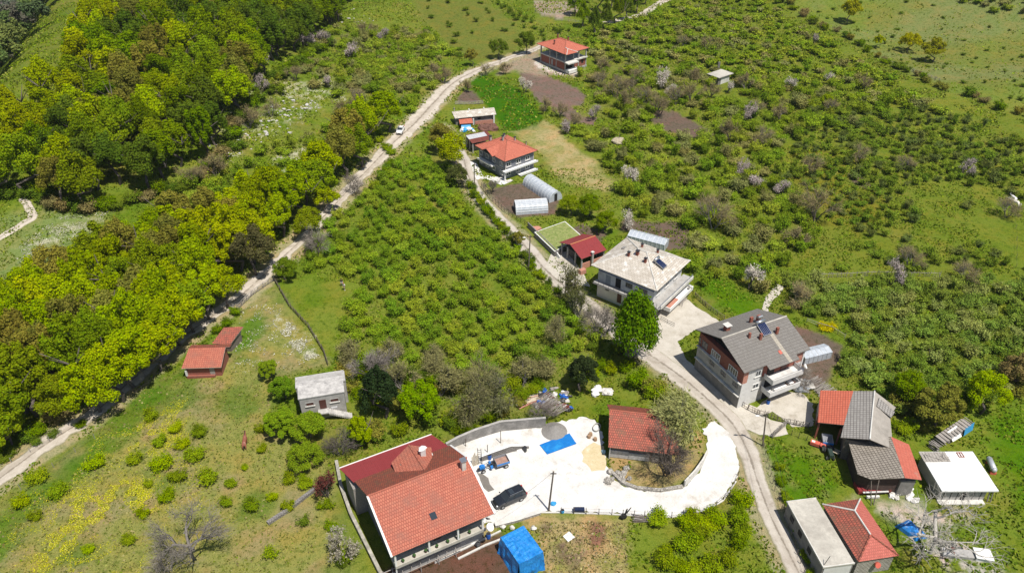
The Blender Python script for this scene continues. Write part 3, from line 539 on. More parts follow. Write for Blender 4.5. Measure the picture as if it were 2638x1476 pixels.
b.solar(6.9, 8.4, 4.1, 5.9, 9.85, 10.75); b.put('tank', MB().tube((8.1, 7.2, 10.9), (8.9, 7.2, 10.9), .26, n=10), STEEL)

# --- the hip roofed house with pale tiles
b = Bld('house', 'big house under a pale tiled hip roof with a blue solar panel', 'house', FR((340, 690), (1290, 1055), (1785, 625), 7.1, zD))
A, Bq, a_, b_ = (6.7, 6.2, 9.5), (6.7, 7.9, 9.5), b.a, b.b
b.roof(WHITET, [[(0, 0, 7.1), (a_, 0, 7.1), A], [(0, b_, 7.1), (0, 0, 7.1), A, Bq], [(a_, 0, 7.1), (a_, b_, 7.1), Bq, A], [(a_, b_, 7.1), (0, b_, 7.1), Bq]], .16, edge=CONCD, cap=(CONCL, hipcap(0, a_, 0, b_, 7.1, A, Bq)))
b.box('wall', PLAST, 1.0, 11.6, 1.0, 12.7, -.3, 6.85); b.box('blue_trim', plain('blue_trim', (.10, .14, .28), .8), .97, .999, 1.0, 12.7, 5.9, 6.1)
b.put('balcony', MB().box(-.3, .99, -.6, 13.0, 3.55, 3.75).box(-.3, 12.6, -.9, .99, 3.5, 3.72), CONC); b.put('parapet', MB().box(.2, 12.6, -1.1, -.9, 3.45, 4.1), CONCL)
b.rail([(-.25, 12.9, 3.75), (-.25, -.4, 3.75)]); b.rail([(-.2, -.95, 4.1), (12.5, -.95, 4.1)], .45, mat=STEEL)
b.put('balcony', MB().box(3.2, 12.3, -1.5, .99, 1.35, 1.55).box(3.2, 12.3, -1.5, -1.35, 1.551, 2.15).box(3.2, 3.35, -1.349, .99, 1.551, 2.15).box(12.15, 12.3, -1.349, .99, 1.551, 2.15), WHITE); b.box('floor_tiles', ORANGE, 3.4, 7.5, -1.3, .95, 1.552, 1.6)
b.put('satellite_dish', MB().tube((11.6, -1.2, 2.3), (11.7, -1.3, 2.4), .4, .42, 12), WHITE)
for s0, s1, z0, z1 in ((2.3, 4.1, 4.7, 5.7), (5.4, 6.8, 4.7, 5.7), (10.2, 10.9, 2.3, 3.1), (5.0, 6.0, 2.2, 3.1)): b.win('x', 1.0, s0, s1, z0, z1, CONCD, 3)
b.box('door', DARK, .96, 1.0, 7.8, 8.9, 3.76, 5.8); b.box('door', MAROON, .96, 1.0, 7.4, 8.3, .6, 2.6); b.box('door', plain('grey_door', (.33, .35, .36), .6), .95, 1.0, 10.0, 11.0, 3.76, 5.6)
for x0 in (2.0, 5.2, 8.6): b.win('y', 1.0, x0, x0+1.3, 4.6, 5.7, WHITE, 2)
for x0 in (4.5, 8.0): b.box('door', DARK, x0, x0+1.1, .95, 1.0, 1.6, 3.4)
b.box('garage_door', DARK, 4.0, 11.0, .95, .999, 0, 1.3); b.rail([(.3, .3, 0), (3.0, .3, 0)], 1.6, 'gate', IRON, .25)
b.solar(5.4, 6.7, 1.9, 3.5, 8.35, 9.15)
for x, y, w in ((4.6, 8.7, .4), (5.5, 7.4, .5), (4.6, 5.2, .4), (9.2, 8.5, .35), (9.2, 5.2, .35)): z = 7.1+min(x, a_-x)/6.4*2.3; b.chimney(x, y, z-.2, z+.75, w, BRICK, IRON)
b.put('chimney', MB().box(6.9, 7.8, 11.0, 11.6, 7.6, 8.3), CONCD)

# --- the grey block house by the greenhouses
b = Bld('house', 'unplastered grey block house with red hip roof and white balcony slabs', 'house', FR((260, 575), (595, 750), (960, 630), 5.2, zC)); b.a, b.b = 10.2, 11.9
A, Bq = (5.2, 5.7, 7.3), (5.6, 7.2, 7.3)
b.roof(REDNEW, [[(0, 0, 5.2), (10.2, 0, 5.2), A], [(0, 11.9, 5.2), (0, 0, 5.2), A, Bq], [(10.2, 0, 5.2), (10.2, 11.9, 5.2), Bq, A], [(10.2, 11.9, 5.2), (0, 11.9, 5.2), Bq]], .15, cap=(RED, hipcap(0, 10.2, 0, 11.9, 5.2, A, Bq)))
b.roof(REDNEW, [[(-.7, 6.3, 6.5), (3.4, 6.3, 6.62), (0.6, 3.9, 5.42), (-.7, 3.9, 5.3)], [(-.7, 6.3, 6.5), (3.4, 6.3, 6.62), (.6, 8.7, 5.42), (-.7, 8.7, 5.3)]], .13, name='gable_roof'); b.put('gable', MB().slab([(-.3, 4.4, 5.25), (-.3, 8.2, 5.25), (-.3, 6.3, 6.3)], .08), DARK)
b.box('wall', SLATEW, .7, 9.5, .7, 11.2, -.2, 5.0); b.put('floor_band', MB().box(.66, 9.54, .66, 11.24, 2.35, 2.55), CONC)
for x in (.66, 4.6, 9.3): b.box('column', CONC, x, x+.25, .62, .7, 0, 5.0)
b.box('column', WHITE, -.15, .1, -.15, .1, 0, 2.4); b.put('balcony', MB().box(-.3, 10.0, -.5, .6, 2.4, 2.62).box(-.3, 10.0, -.5, -.38, 2.621, 2.85), WHITE); b.put('balcony', MB().box(4.3, 9.8, -.7, .6, .3, .5).box(4.3, 9.8, -.7, -.6, .51, .8), WHITE)
b.put('balcony', MB().box(-.5, .6, 4.6, 10.6, 2.2, 2.4).box(-.5, -.38, 4.6, 10.6, 2.401, 2.6), WHITE)
for x0 in (1.0, 4.0, 6.9): b.win('y', .7, x0, x0+1.4, 3.2, 4.3, WHITE); b.win('y', .7, x0, x0+1.3, .9, 1.9, WHITE)
for s0 in (1.6, 4.6, 7.2, 9.8): b.win('x', .7, s0, s0+1.1, 3.1, 4.2, WHITE); b.win('x', .7, s0, s0+1.1, .9, 1.9, WHITE)
for x, y, h, w in ((4.6, 6.6, 1.1, .4), (3.4, 10.0, 1.3, .5), (6.6, 8.6, .9, .4), (8.3, 6.5, .9, .35), (9.6, 3.7, .7, .2)): z = 5.2+min(x, 10.2-x, y, 11.9-y)/5.2*2.1; b.chimney(x, y, z-.2, z+h, w, CONC, IRON)
b.put('doorstep', MB().box(0, 1.6, -1.2, -.2, 0, .25), CONCL)

# --- the unfinished house at the top
b = Bld('house', 'unfinished concrete frame house with a new red tiled roof beside the upper road', 'house', FR((415, 400), (1130, 690), (1720, 520), 5.9, zB)); b.a, b.b = 10.7, 14.6
A, Bq = (5.6, 6.3, 7.9), (5.6, 9.4, 7.9)
b.roof(REDNEW, [[(4.9, .6, 5.9), (10.7, .6, 5.9), A, (2.5, 2.9, 6.75)], [(0, 14.6, 5.9), (0, .6, 5.9), A, Bq], [(10.7, .6, 5.9), (10.7, 14.6, 5.9), Bq, A], [(10.7, 14.6, 5.9), (0, 14.6, 5.9), Bq]], .15, cap=(RED, hipcap(0, 10.7, .6, 14.6, 5.9, A, Bq)))
b.roof(REDNEW, [[(0, -.4, 5.92), (4.9, -.4, 5.92), (2.45, 1.9, 6.82)], [(0, -.4, 5.92), (2.45, 1.9, 6.82), (2.45, 3.2, 6.82), (0, 1.0, 5.92)], [(4.9, -.4, 5.92), (2.45, 1.9, 6.82), (2.45, 3.2, 6.82), (4.9, .8, 5.92)]], .12, name='corner_roof', cap=(CONCL, [((0, -.4, 5.92), (2.45, 1.9, 6.82)), ((4.9, -.4, 5.92), (2.45, 1.9, 6.82)), ((2.45, 1.9, 6.82), (2.6, 3.2, 6.9))]))
for x, y in [(1, 13.3), (1, 8.8), (1, 5.5), (1, 1.2), (4.4, 1.2), (6.7, 1.2), (9.9, 1.2), (4.4, 13.3), (9.9, 13.3), (9.9, 8.8), (4.4, 8.8), (4.4, 5.2)]: b.box('column', CONC, x-.17, x+.17, y-.17, y+.17, 0, 5.75)
b.put('floor_slab', MB().box(.75, 10.15, .95, 13.55, 2.75, 3.1).box(.75, 10.15, .6, .949, 2.9, 3.3), CONCL); b.put('floor_slab', MB().box(.4, 5.0, -.9, .94, 2.72, 3.08), CONCL)
for y0, y1 in ((8.98, 13.12), (5.68, 8.6), (1.4, 5.3)): b.box('brick_wall', BRICK, .9, 1.05, y0, y1, .5, 2.74)
b.box('brick_wall', BRICK, 4.6, 6.5, 1.12, 1.27, .4, 2.74); b.box('brick_wall', BRICK, 6.9, 9.7, 1.12, 1.27, .4, 2.74); b.box('window', DARK, 7.9, 8.8, 1.07, 1.115, 1.3, 2.3); b.box('door', DARK, 1.3, 4.2, 1.3, 1.4, .4, 2.7); b.box('wall', CONCD, 1.3, 9.5, 9, 13, .1, 2.7)
b.put('ring_beam', MB().box(.8, 1.2, 1.0, 13.4, 5.5, 5.74).box(1.21, 10.1, 1.0, 1.4, 5.5, 5.74), CONC); b.put('plinth', MB().box(.75, 10.2, .9, 13.6, -.3, .35), CONC); b.put('terrace', MB().box(.9, 5.2, -.9, .89, -.3, .75), WHITE)
for x, y in ((2.3, 8.3), (6.6, 11.6), (8.9, 9.0)): z = 5.9+min(x, 10.7-x)/5.5*2; b.chimney(x, y, z-.2, z+1.1, .35, BRICK, IRON)
b.box('door', plain('grey_door', (.4, .42, .42), .6), .86, .898, 7.2, 7.9, .5, 2.4)

# --- open shed with maroon roof, and the turf terrace beside it
b = Bld('carport', 'open shed with a maroon metal gable roof above a brick base', 'shed', FR((735, 600), (1245, 970), (1815, 770), 2.9, zG)); b.a = 6.3
b.roof(MARLINE, [[(0, 0, 2.9), (6.3, 0, 2.9), (6.5, 4.1, 4.05), (.2, 4.1, 4.05)], [(.2, 4.11, 4.05), (6.5, 4.11, 4.05), (6.3, 7.8, 2.75), (.1, 7.8, 2.75)]], .07, cap=(plain('ridge_orange', (.5, .2, .09), .6), [((.2, 4.1, 4.06), (6.5, 4.1, 4.06))]))
for x in (.5, 6.0):
    for y in (.5, 2.6, 5.2, 7.2): b.box('post', CONC, x-.12, x+.12, y-.12, y+.12, 0, 2.85)
b.box('brick_wall', ORANGE, .62, 5.9, .4, .6, -.3, 1.3); b.box('brick_wall', CONCD, 6.1, 6.25, .5, 7.3, 0, 2.7); b.put('rafter', MB().box(.4, .5, .5, 7.3, 2.62, 2.74).box(5.9, 6.0, .5, 7.3, 2.62, 2.74), WOOD); b.put('firewood', MB().box(1.5, 5.5, 4.5, 6.9, 0, 1.6), WOOD)
b.box('outdoor_oven', ORANGE, -.9, .4, -1.2, -.3, -.3, 1.0); b.chimney(2.8, .1, 1.0, 3.4, .4, CONC, CONCL)
t = [W(*zG(*p), 1.3)[:2] for p in ((150, 345), (860, 90), (1240, 420), (625, 800))]
r = empty('terrace', 'raised terrace of yellowed turf with a white kerb beside the lane', 'terrace', (*t[3], 0)); l = [(x-t[3][0], y-t[3][1]) for x, y in t]
MB().prism(l, -.4, 1.25).build('retaining_wall', CONCD, r); cx_, cy_ = np.mean(l, 0); ins = [(cx_+(x-cx_)*.955, cy_+(y-cy_)*.955) for x, y in l]  # wall colour darkened to paint in the shade on the lane side
kb = MB(); [kb.poly([(*l[i], 1.30), (*l[(i+1) % 4], 1.30), (*ins[(i+1) % 4], 1.30), (*ins[i], 1.30)][::-1]) for i in range(4)]; kb.build('kerb', WHITE, r)
MB().prism(ins, 1.251, 1.32).build('turf', plain('turf', (.27, .29, .10), .95, .5, 3, stain=(.12, .19, .03), stainamt=1.), r)
t = [W(*zG(*p), .5)[:2] for p in ((60, 215), (250, 205), (320, 250), (140, 335))]; MB().prism([(x-t[0][0], y-t[0][1]) for x, y in t], -.3, .55).build('tiled_platform', ORANGE, None, loc=(*t[0], 0)); tag(bpy.context.scene.objects['tiled_platform'], 'small orange tiled platform at the corner of the turf terrace', 'platform')

# --- white flat roofed building at the right
b = Bld('outbuilding', 'flat white roofed outbuilding with grey walls at the right edge', 'building', FR((1480, 740), (1725, 1150), (2315, 1150), 2.6, zI))
b.put('roof', MB().box(0, 7.7, 0, 7.2, 2.42, 2.62), ROOFW); b.box('wall', CONC, .4, 6.7, .6, 6.9, -.2, 2.41); b.put('step', MB().box(.3, 6.6, -.2, .6, 0, .18), CONCL)
for x in (.9, 1.9, 2.8, 3.9, 5.0, 6.0): b.box('pilaster', IRON, x, x+.07, .55, .599, .2, 2.35)
b.box('door', DARK, 3.45, 3.85, .54, .6, .2, 2.0); b.put('post', MB().tube((7.2, .4, 0), (6.9, .5, 2.4), .09).tube((7.6, .3, 0), (7.4, .5, 2.4), .07), WOODG)
m = MB(); q = np.random.default_rng(3)
for k in range(9): m.box(-.1+k*.42, .27+k*.42, 5.2, 7.1, 2.64, 2.68+q.random()*.03)
for k in range(7): x, y = q.random()*3.2, 5.3+q.random()*1.2; a = q.random()*3; m.tube((x, y, 2.76), (x+1.4*math.cos(a), y+.7*math.sin(a), 2.8), .04)
m.build('roof_planks', plain('grey_planks', (.36, .33, .29), .9, .3, 3), b.root); b.put('roof_rack', MB().box(5.2, 6.0, 6.05, 6.15, 2.64, 2.72).box(5.2, 6.0, 6.9, 7.0, 2.64, 2.72).box(5.2, 5.3, 6.16, 6.89, 2.64, 2.72).box(5.55, 5.65, 6.16, 6.89, 2.64, 2.72).box(5.9, 6.0, 6.16, 6.89, 2.64, 2.72), BRICK)

# --- barns on the right
b = Bld('barn', 'barn roofed half in bright red and half in grey tiles', 'barn', FR((520, 120), (430, 435), (710, 460), 3.4, zI))
zz = lambda x: 3.4+x*.315; zw = lambda x: zz(7)-(x-7)*.5
b.roof(REDLINE, [[(0, 7.5, zz(0)), (0, 0, zz(0)), (3.4, -.4, zz(3.4)), (4.5, 7.4, zz(4.5))]], .12); b.roof(GREYLINE, [[(3.1, -3.1, zz(3.1)-.02), (6.7, -3.3, zz(6.7)-.02), (7.3, 7.4, zz(7.3)-.02), (4.51, 7.4, zz(4.51)-.02), (3.4, -.5, zz(3.4)-.02)]], .12, cap=(CONCL, [((6.7, -3.3, zz(6.7)), (7.3, 7.4, zz(7.3)))]))
b.roof(plain('grey_felt', (.33, .30, .26), .9, .15, .8, stain=(.22, .20, .17)), [[(6.72, -3.3, zz(6.7)-.03), (10.0, -2.6, zw(9.9)), (10.0, .4, zw(10)), (9.8, 4.3, zw(9.8)), (10.8, 7.2, zw(10.8)), (7.32, 7.4, zz(7.3)-.03)]], .12)
b.put('loose_sheet', MB().slab([(7.6, 4.2, 5.55), (9.9, 3.6, 4.55), (10.4, 5.2, 4.45), (8.0, 6.4, 5.5)], .05), GREYLINE)
b.box('wall', WOOD, 3.9, 9.4, -2.7, 7.0, -.2, 3.9); b.box('side_wall', WOODG, .3, 3.89, 6.9, 7.05, -.2, 3.3); b.box('side_wall', WOODG, .2, .35, 3.5, 6.89, -.2, 3.2)
for x, y in ((.3, .3), (3.3, .1), (.3, 3.3)): b.box('post', BRICK, x-.12, x+.12, y-.12, y+.12, 0, 3.3)
b = Bld('barn', 'barn with brown grey tiles on one slope and red sheets on the other', 'barn', FR((750, 620), (980, 1025), (1340, 1000), 3.4, zI))
zz = lambda x: 3.4+x*.2
b.roof(GREYBRN, [[(0, 7.3, zz(0)), (-1.2, 1.2, zz(-1.2)), (0, 0, zz(0)), (4.2, -.8, zz(4.2)), (5.7, 6.5, zz(5.7))]], .14)
b.roof(tiles('patched_red_sheets', (.52, .15, .10), (.46, .12, .08), .25, .5, .02, (.3, .08, .06), (.34, .29, .23), .45, .5, off=0), [[(4.22, -.8, zz(4.2)-.02), (6.9, -.6, 3.4), (7.4, 1.6, 3.45), (7.9, 3.9, 3.5), (8.3, 5.8, 3.5), (5.72, 6.5, zz(5.7)-.02)]], .1)
b.put('wall', MB().prism([(.3, .5), (4.2, 0), (5.6, 6.0), (.3, 6.6), (-.7, 1.5)], -.2, 3.15), plain('dark_boards', (.075, .05, .042), .9, .3, 2)); b.box('side_wall', WOODG, 5.65, 7.5, 1.5, 5.0, -.2, 3.0); b.put('strut', MB().tube((.6, -1.6, 0), (1.1, -.2, 3.4), .07).tube((.2, -1.7, 0), (.3, .3, 3.2), .06), WOOD); b.box('side_wall', CONCD, 4.3, 6.4, -.3, 1.4, -.2, 2.9)
b = Bld('garage', 'long flat roofed concrete garage with bare pale roof by the lower lane', 'garage', FR((185, 350), (550, 1025), (860, 975), 3.0, zJ)); b.a = 4.15; b.b = 10.3
b.put('roof', MB().box(0, 4.15, 0, 10.3, 2.82, 3.0), ROOFC); b.put('roof_kerb', MB().box(0, 4.15, 0, .12, 3.001, 3.1).box(0, .12, .121, 10.3, 3.001, 3.1).box(.121, 4.15, 10.18, 10.3, 3.001, 3.1), CONCL); b.box('wall', CONCD, .15, 4.14, .15, 10.2, -.3, 2.81); b.box('garage_door', PLAST, .3, 3.9, .08, .149, -.3, 2.75)
for y in (3.0, 5.6, 7.9): b.box('window', DARK, .11, .149, y, y+.9, 1.3, 2.2)
b.put('antenna', MB().tube((.3, .35, 3.1), (.9, .6, 4.3), .04), IRON)
b = Bld('house', 'small whitewashed stone house with a red hip roof against the flat garage', 'house', FR((555, 380), (905, 965), (1300, 890), 3.2, zJ))
A, Bq = (2.6, 2.4, 4.75), (2.6, 6.2, 4.75); x1, y1 = 5.4, 9.0
b.roof(REDMIX, [[(0, y1, 3.2), (0, 0, 3.2), A, Bq], [(x1, y1, 3.2), (0, y1, 3.2), Bq]], .13, cap=(CONCL, [((0, y1, 3.2), Bq), ((x1, y1, 3.2), Bq), (A, Bq)])); b.roof(tiles('worn_red_tiles', (.54, .16, .12), (.44, .12, .09), .25, .33, .03, (.3, .09, .07)), [[(0, 0, 3.2), (x1, 0, 3.2), A], [(x1, 0, 3.2), (x1, y1, 3.2), Bq, A]], .13, cap=(REDMIX, [((0, 0, 3.2), A), ((x1, 0, 3.2), A)]))
b.box('wall', STONE, .25, 5.1, .3, 8.7, -.3, 3.05); b.put('satellite_dish', MB().tube((2.9, .1, 1.9), (2.9, -.15, 2.05), .35, .38, 12), REDPAINT)

# --- grey concrete hut with outside stair, brick sheds, barn in the loop of the drive
b = Bld('hut', 'grey concrete two storey hut with maroon door and an outside stair', 'hut', FR((1560, 850), (1570, 985), (2150, 895), 5.0, zL)); b.a = 6.9
b.box('wall', CONC, .15, 6.8, .1, 5.2, -.5, 4.6); b.put('roof', MB().slab([(0, 0, 4.75), (6.9, 0, 4.75), (6.9, 2.7, 5.05), (0, 2.7, 5.05)], .22), ROOFG); b.put('roof', MB().slab([(-.35, 2.71, 4.7), (7.25, 2.71, 4.7), (7.1, 5.5, 4.5), (-.35, 5.5, 4.5)], .2), ROOFG)
b.box('side_wall', CONC, -.3, .149, 2.8, 5.3, -.5, 4.45); b.box('side_wall', CONC, 6.801, 7.2, 2.8, 5.3, -.5, 4.45)
b.win('y', .1, .95, 2.2, 3.0, 3.7, CONC, 1, MAROON); b.win('y', .1, 4.6, 5.9, 3.0, 3.7, CONC, 1, MAROON); d_ = b.box('door', MAROON, 2.95, 3.95, .04, .1, 2.0, 3.75)
st = MB().box(2.6, 4.2, -1.0, .09, 1.78, 1.98)
for k in range(11): st.box(4.2+k*.3, 4.52+k*.3, -1.0, .09, 1.75-(k+1)*.16-.14, 1.8-(k)*.16-.02)
b.put('outside_stair', st.box(2.7, 2.9, -.9, -.7, 0, 1.77), ROOFG)
gf = solid('graffiti_white', (.7, .7, .7), .8); b.put('wall_stain', MB().prism([(4.7+.55*math.cos(t)+.1*math.sin(3*t), .07+.001*k) for k, t in enumerate([0])] if 0 else [(4.6, .07), (5.5, .07), (5.5, .098), (4.6, .098)], 1.75, 2.05), gf)
b = Bld('shed', 'brick shed with a red tiled roof at the edge of the near wood', 'shed', FR((240, 380), (130, 620), (630, 605), 2.3, zL)); b.a = 6.4
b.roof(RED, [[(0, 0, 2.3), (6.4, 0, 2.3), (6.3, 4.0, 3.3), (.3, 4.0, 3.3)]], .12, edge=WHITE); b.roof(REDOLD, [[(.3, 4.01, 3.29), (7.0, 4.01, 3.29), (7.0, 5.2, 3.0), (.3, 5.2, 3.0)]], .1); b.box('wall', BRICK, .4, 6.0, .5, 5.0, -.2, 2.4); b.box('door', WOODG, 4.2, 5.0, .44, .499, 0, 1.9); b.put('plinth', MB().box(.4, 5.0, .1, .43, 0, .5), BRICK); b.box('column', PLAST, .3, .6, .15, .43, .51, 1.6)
b = Bld('shed', 'small leaning shed with faded red tiles and grey plank gable behind the brick shed', 'shed', FR((620, 170), (510, 310), (740, 310), 2.0, zL))
b.roof(REDMIX, [[(0, 0, 2.0), (3.2, 0, 2.0), (4.2, 3.9, 2.9), (.9, 3.4, 2.9)]], .12, edge=WOODG); b.put('wall', MB().prism([(.5, .4), (2.9, .4), (3.7, 3.4), (1.2, 3.2)], -.2, 1.95), WOOD); b.put('gable', MB().slab([(3.0, .5, 1.9), (3.75, 3.4, 1.9), (3.8, 3.5, 2.75)], .06), WOODG)
b = Bld('barn', 'old barn with mossy red tiles and grey plank front inside the curve of the drive', 'barn', FR((1718, 525), (1720, 940), (2540, 1060), 2.6, zM)); b.a = 10.2
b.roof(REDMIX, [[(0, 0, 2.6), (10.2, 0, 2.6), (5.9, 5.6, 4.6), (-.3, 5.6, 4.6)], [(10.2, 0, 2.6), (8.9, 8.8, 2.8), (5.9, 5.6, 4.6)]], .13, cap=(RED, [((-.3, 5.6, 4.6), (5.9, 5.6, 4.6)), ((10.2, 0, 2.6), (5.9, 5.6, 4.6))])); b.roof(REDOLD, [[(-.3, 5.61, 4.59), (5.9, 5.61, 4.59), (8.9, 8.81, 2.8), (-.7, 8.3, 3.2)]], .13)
b.box('wall', WOOD, .5, 9.2, .7, 7.6, -.2, 2.6); b.put('plank_front', MB().box(.3, 3.0, .55, .69, .1, 1.5).box(3.01, 6.0, .5, .69, .15, 1.35).box(.2, .35, .2, .54, 0, 2.5), plain('weathered_planks', (.50, .49, .47), .85, .25, 3)); b.put('gable', MB().slab([(.2, .6, 2.5), (.2, 7.9, 2.9), (.2, 5.6, 4.4)], .08), DARK)
b.box('door', WOODG, 6.4, 7.4, .5, .69, .1, 1.6)
# --- farm buildings by the upper bend
zq = zc(1150, 250, 6.789)
b = Bld('long_shed', 'long low shed with a whitish tiled roof and brick front', 'shed', FR((100, 290), (150, 380), (875, 310), 2.8, zq)); b.a = 11.6
b.roof(WHITET, [[(0, 0, 2.8), (11.6, 0, 2.8), (11.8, 3.4, 3.5), (-.2, 3.4, 3.5)]], .12); b.box('wall', CONCD, .3, 11.2, .5, 3.2, -.2, 2.7); b.box('brick_wall', ORANGE, 5.6, 10.6, -.1, .1, -.2, 1.4); b.box('column', PLAST, 10.7, 11.1, -.1, .3, 0, 2.7); b.box('column', PLAST, 4.9, 5.3, -.1, .3, 0, 2.2); b.box('window', DARK, 6.4, 7.3, .45, .499, 1.7, 2.2)
for x in (4.6, 8.8): b.chimney(x, 3.2, 3.1, 3.9, .3, WHITE)
b = Bld('shed', 'small shed with a bright red tiled roof in front of the long pale roof', 'shed', FR((205, 380), (235, 475), (465, 460), 2.0, zq))
b.roof(REDNEW, [[(0, 0, 2.0), (b.a, 0, 2.0), (b.a+.1, 3.9, 2.6), (0, 3.9, 2.6)]], .1); b.box('wall', DARK, .2, 3.2, .5, 3.5, -.1, 1.95); b.put('tarpaulin', MB().slab([(.4, .3, 1.7), (2.9, .3, 1.7), (3.1, -.9, .15), (.3, -.9, .15)], .05), BLUEP)
b = Bld('shed', 'shed roofed with white zinc and rusty sheets beside the block house', 'shed', FR((320, 715), (450, 815), (820, 745), 3.0, zq))
b.roof(RUST, [[(0, 0, 3.0), (5.9, 0, 3.0), (6.0, 1.9, 3.35), (0, 1.9, 3.35)]], .06); b.roof(ZINC, [[(0, 1.91, 3.35), (5.2, 1.91, 3.35), (5.2, 3.8, 3.7), (0, 3.8, 3.7)]], .06); b.roof(RUST, [[(0, 3.81, 3.7), (6.2, 3.81, 3.7), (6.2, 4.6, 3.5), (0, 4.6, 3.5)], [(5.21, 1.91, 3.35), (6.1, 1.91, 3.35), (6.1, 3.8, 3.7), (5.21, 3.8, 3.7)]], .06)
for x, y in ((.3, .3), (.3, 4.2), (5.6, .3), (5.6, 4.2), (.3, 2.2)): b.box('post', CONC, x-.12, x+.12, y-.12, y+.12, 0, 3.0)
b.box('wall', WOOD, .5, 5.5, 4.0, 4.15, 0, 3.2); b.put('stored_goods', MB().box(1, 3, 1.5, 3.5, 0, 1.2).box(3.3, 5, 2, 3.4, 0, .8), WOODG)
zh = zc(1810, 150, 9.058); b = Bld('hut', 'small stone hut with a flat white roof among hillside shrubs', 'hut', FR((95, 420), (380, 520), (715, 405), 2.6, zh))
b.put('roof', MB().box(0, b.a, 0, b.b, 2.4, 2.6), ROOFC); b.box('wall', STONEW, .4, b.a-1.2, .5, b.b-.4, -.5, 2.39); b.box('wall', PLAST, 1.6, b.a-1.3, .42, .499, -.5, 2.0); b.box('window', DARK, .36, .399, 2.2, 3.2, 1.3, 2.0)
zp = P(*zh(410, 650)); b.root.location.z = H(b.o[0]+2, b.o[1]+2)-.1
zh2 = zc(740, 80, 14.41); b = Bld('hut', 'tiny stone hut with a red tiled roof under white blossom', 'hut', FR((350, 560), (600, 610), (780, 500), 2.6, zh2)); b.roof(REDNEW, [[(0, 0, 2.4), (b.a, 0, 2.4), (b.a, 2.4, 3.0), (0, 2.4, 3.0)]], .1, edge=PLAST); b.box('wall', STONEW, .2, b.a-.2, .2, 2.6, -1, 2.35); b.box('window', DARK, .16, .2, 1.2, 1.6, 1.1, 1.9)
b = Bld('lean_to', 'low lean-to with grey and zinc sheets in front of the tiny hut', 'shed', FR((250, 890), (400, 1000), (810, 820), 1.8, zh2)); b.roof(GREYT, [[(0, 1.2, 1.7), (b.a, 1.2, 1.7), (b.a, 3.3, 2.1), (0, 3.3, 2.1)]], .06); b.roof(ROOFW, [[(0, 0, 1.5), (b.a, 0, 1.5), (b.a, 1.19, 1.7), (0, 1.19, 1.7)]], .05); b.box('wall', WOOD, .2, b.a-.2, .3, 3, -1, 1.5)

# --- greenhouses
m_, nt_, o_ = newmat('milky_plastic'); tc_ = nd(nt_, 'ShaderNodeTexCoord'); cc_ = mixc(nt_, (.50, .55, .60), (.68, .72, .76), ramp(nt_, noise(nt_, tc_.outputs['Object'], 1.3, 5, .7), .35, .65)); pb_ = bsdf(nt_, o_, cc_, .25, None, spec=.6)
d1 = nd(nt_, 'ShaderNodeBsdfTranslucent'); nt_.links.new(cc_, d1.inputs[0]); mx_ = nd(nt_, 'ShaderNodeMixShader'); mx_.inputs[0].default_value = .25; nt_.links.new(pb_.outputs[0], mx_.inputs[1]); nt_.links.new(d1.outputs[0], mx_.inputs[2]); nt_.links.new(mx_.outputs[0], o_.inputs[0]); PLASTIC = m_
PVC = plain('white_ribs', (.75, .76, .76), .5, .05)
def tunnel(label, pa, pb, w, h, nr=9, stripes=False):
    a = np.array(P(*pa)[:2]); b2 = np.array(P(*pb)[:2]); L = np.hypot(*(b2-a)); ang = math.atan2(*(b2-a)[::-1]); r = empty('greenhouse', label, 'greenhouse', (*a, 0), ang, None); K = 14
    def arc(x, s=1.): return [(x, -w/2*math.cos(math.pi*k/K)*s, max(0, h*s*math.sin(math.pi*k/K)**.8)) for k in range(K+1)]
    m = MB(); n = nr*2
    for i in range(n):
        A, Bv = arc(L*i/n, 1-.012*(i % 2)), arc(L*(i+1)/n, 1-.012*((i+1) % 2))
        for k in range(K): m.poly([A[k], Bv[k], Bv[k+1], A[k+1]])
    m.build('cover', PLASTIC, r, True)
    for i in range(nr+1):
        q = MB(); A = arc(L*i/nr, 1.01)
        for k in range(K): q.tube(A[k], A[k+1], .035, n=4, cap=False)
        q.build('rib', PVC, r)
    if stripes:
        q = MB()
        for k in range(1, K): q.tube(arc(0, 1.015)[k], arc(L, 1.015)[k], .04, n=4)
        q.build('purlin', PVC, r)
    for x, s in ((0, -1), (L, 1)):
        e = MB(); A = arc(x)
        for k in range(K): e.poly([(x, 0, 0), A[k], A[k+1]])
        e.build('end_sheet', PLASTIC, r); MB().box(min(x, x+s*.06), max(x, x+s*.06), -.4, .4, 0, h*.8).build('door', DARK, r)
    return r
tunnel('long plastic tunnel greenhouse with thin ribs behind the dug garden', zC(860, 985), zC(1150, 1178), 3.6, 2.4, 10)
tunnel('short plastic tunnel greenhouse with horizontal white stripes beside the lane fence', zC(705, 1285), zC(1050, 1262), 4.0, 2.4, 6, True)
def boxhouse(label, fr, he, hr):
    r = empty('greenhouse', label, 'greenhouse', (*fr[0], 0), fr[1]); a, b_ = fr[2], fr[3]
    MB().slab([(0, 0, he), (a, 0, he), (a, b_/2, hr), (0, b_/2, hr)], .05).slab([(0, b_/2, hr), (a, b_/2, hr), (a, b_, he), (0, b_, he)], .05).build('roof', PLASTIC, r)
    MB().box(.03, a-.03, .05, b_-.05, 0, he-.03).build('wall', PLASTIC, r); q = MB(); n = max(3, int(a/.9))
    for k in range(n+1): x = a*k/n; q.tube((x, -.02, 0), (x, -.02, he), .04, n=4).tube((x, -.02, he+.03), (x, b_/2, hr+.04), .035, n=4).tube((x, b_/2, hr+.04), (x, b_, he+.03), .035, n=4)
    q.build('frame', PVC, r)
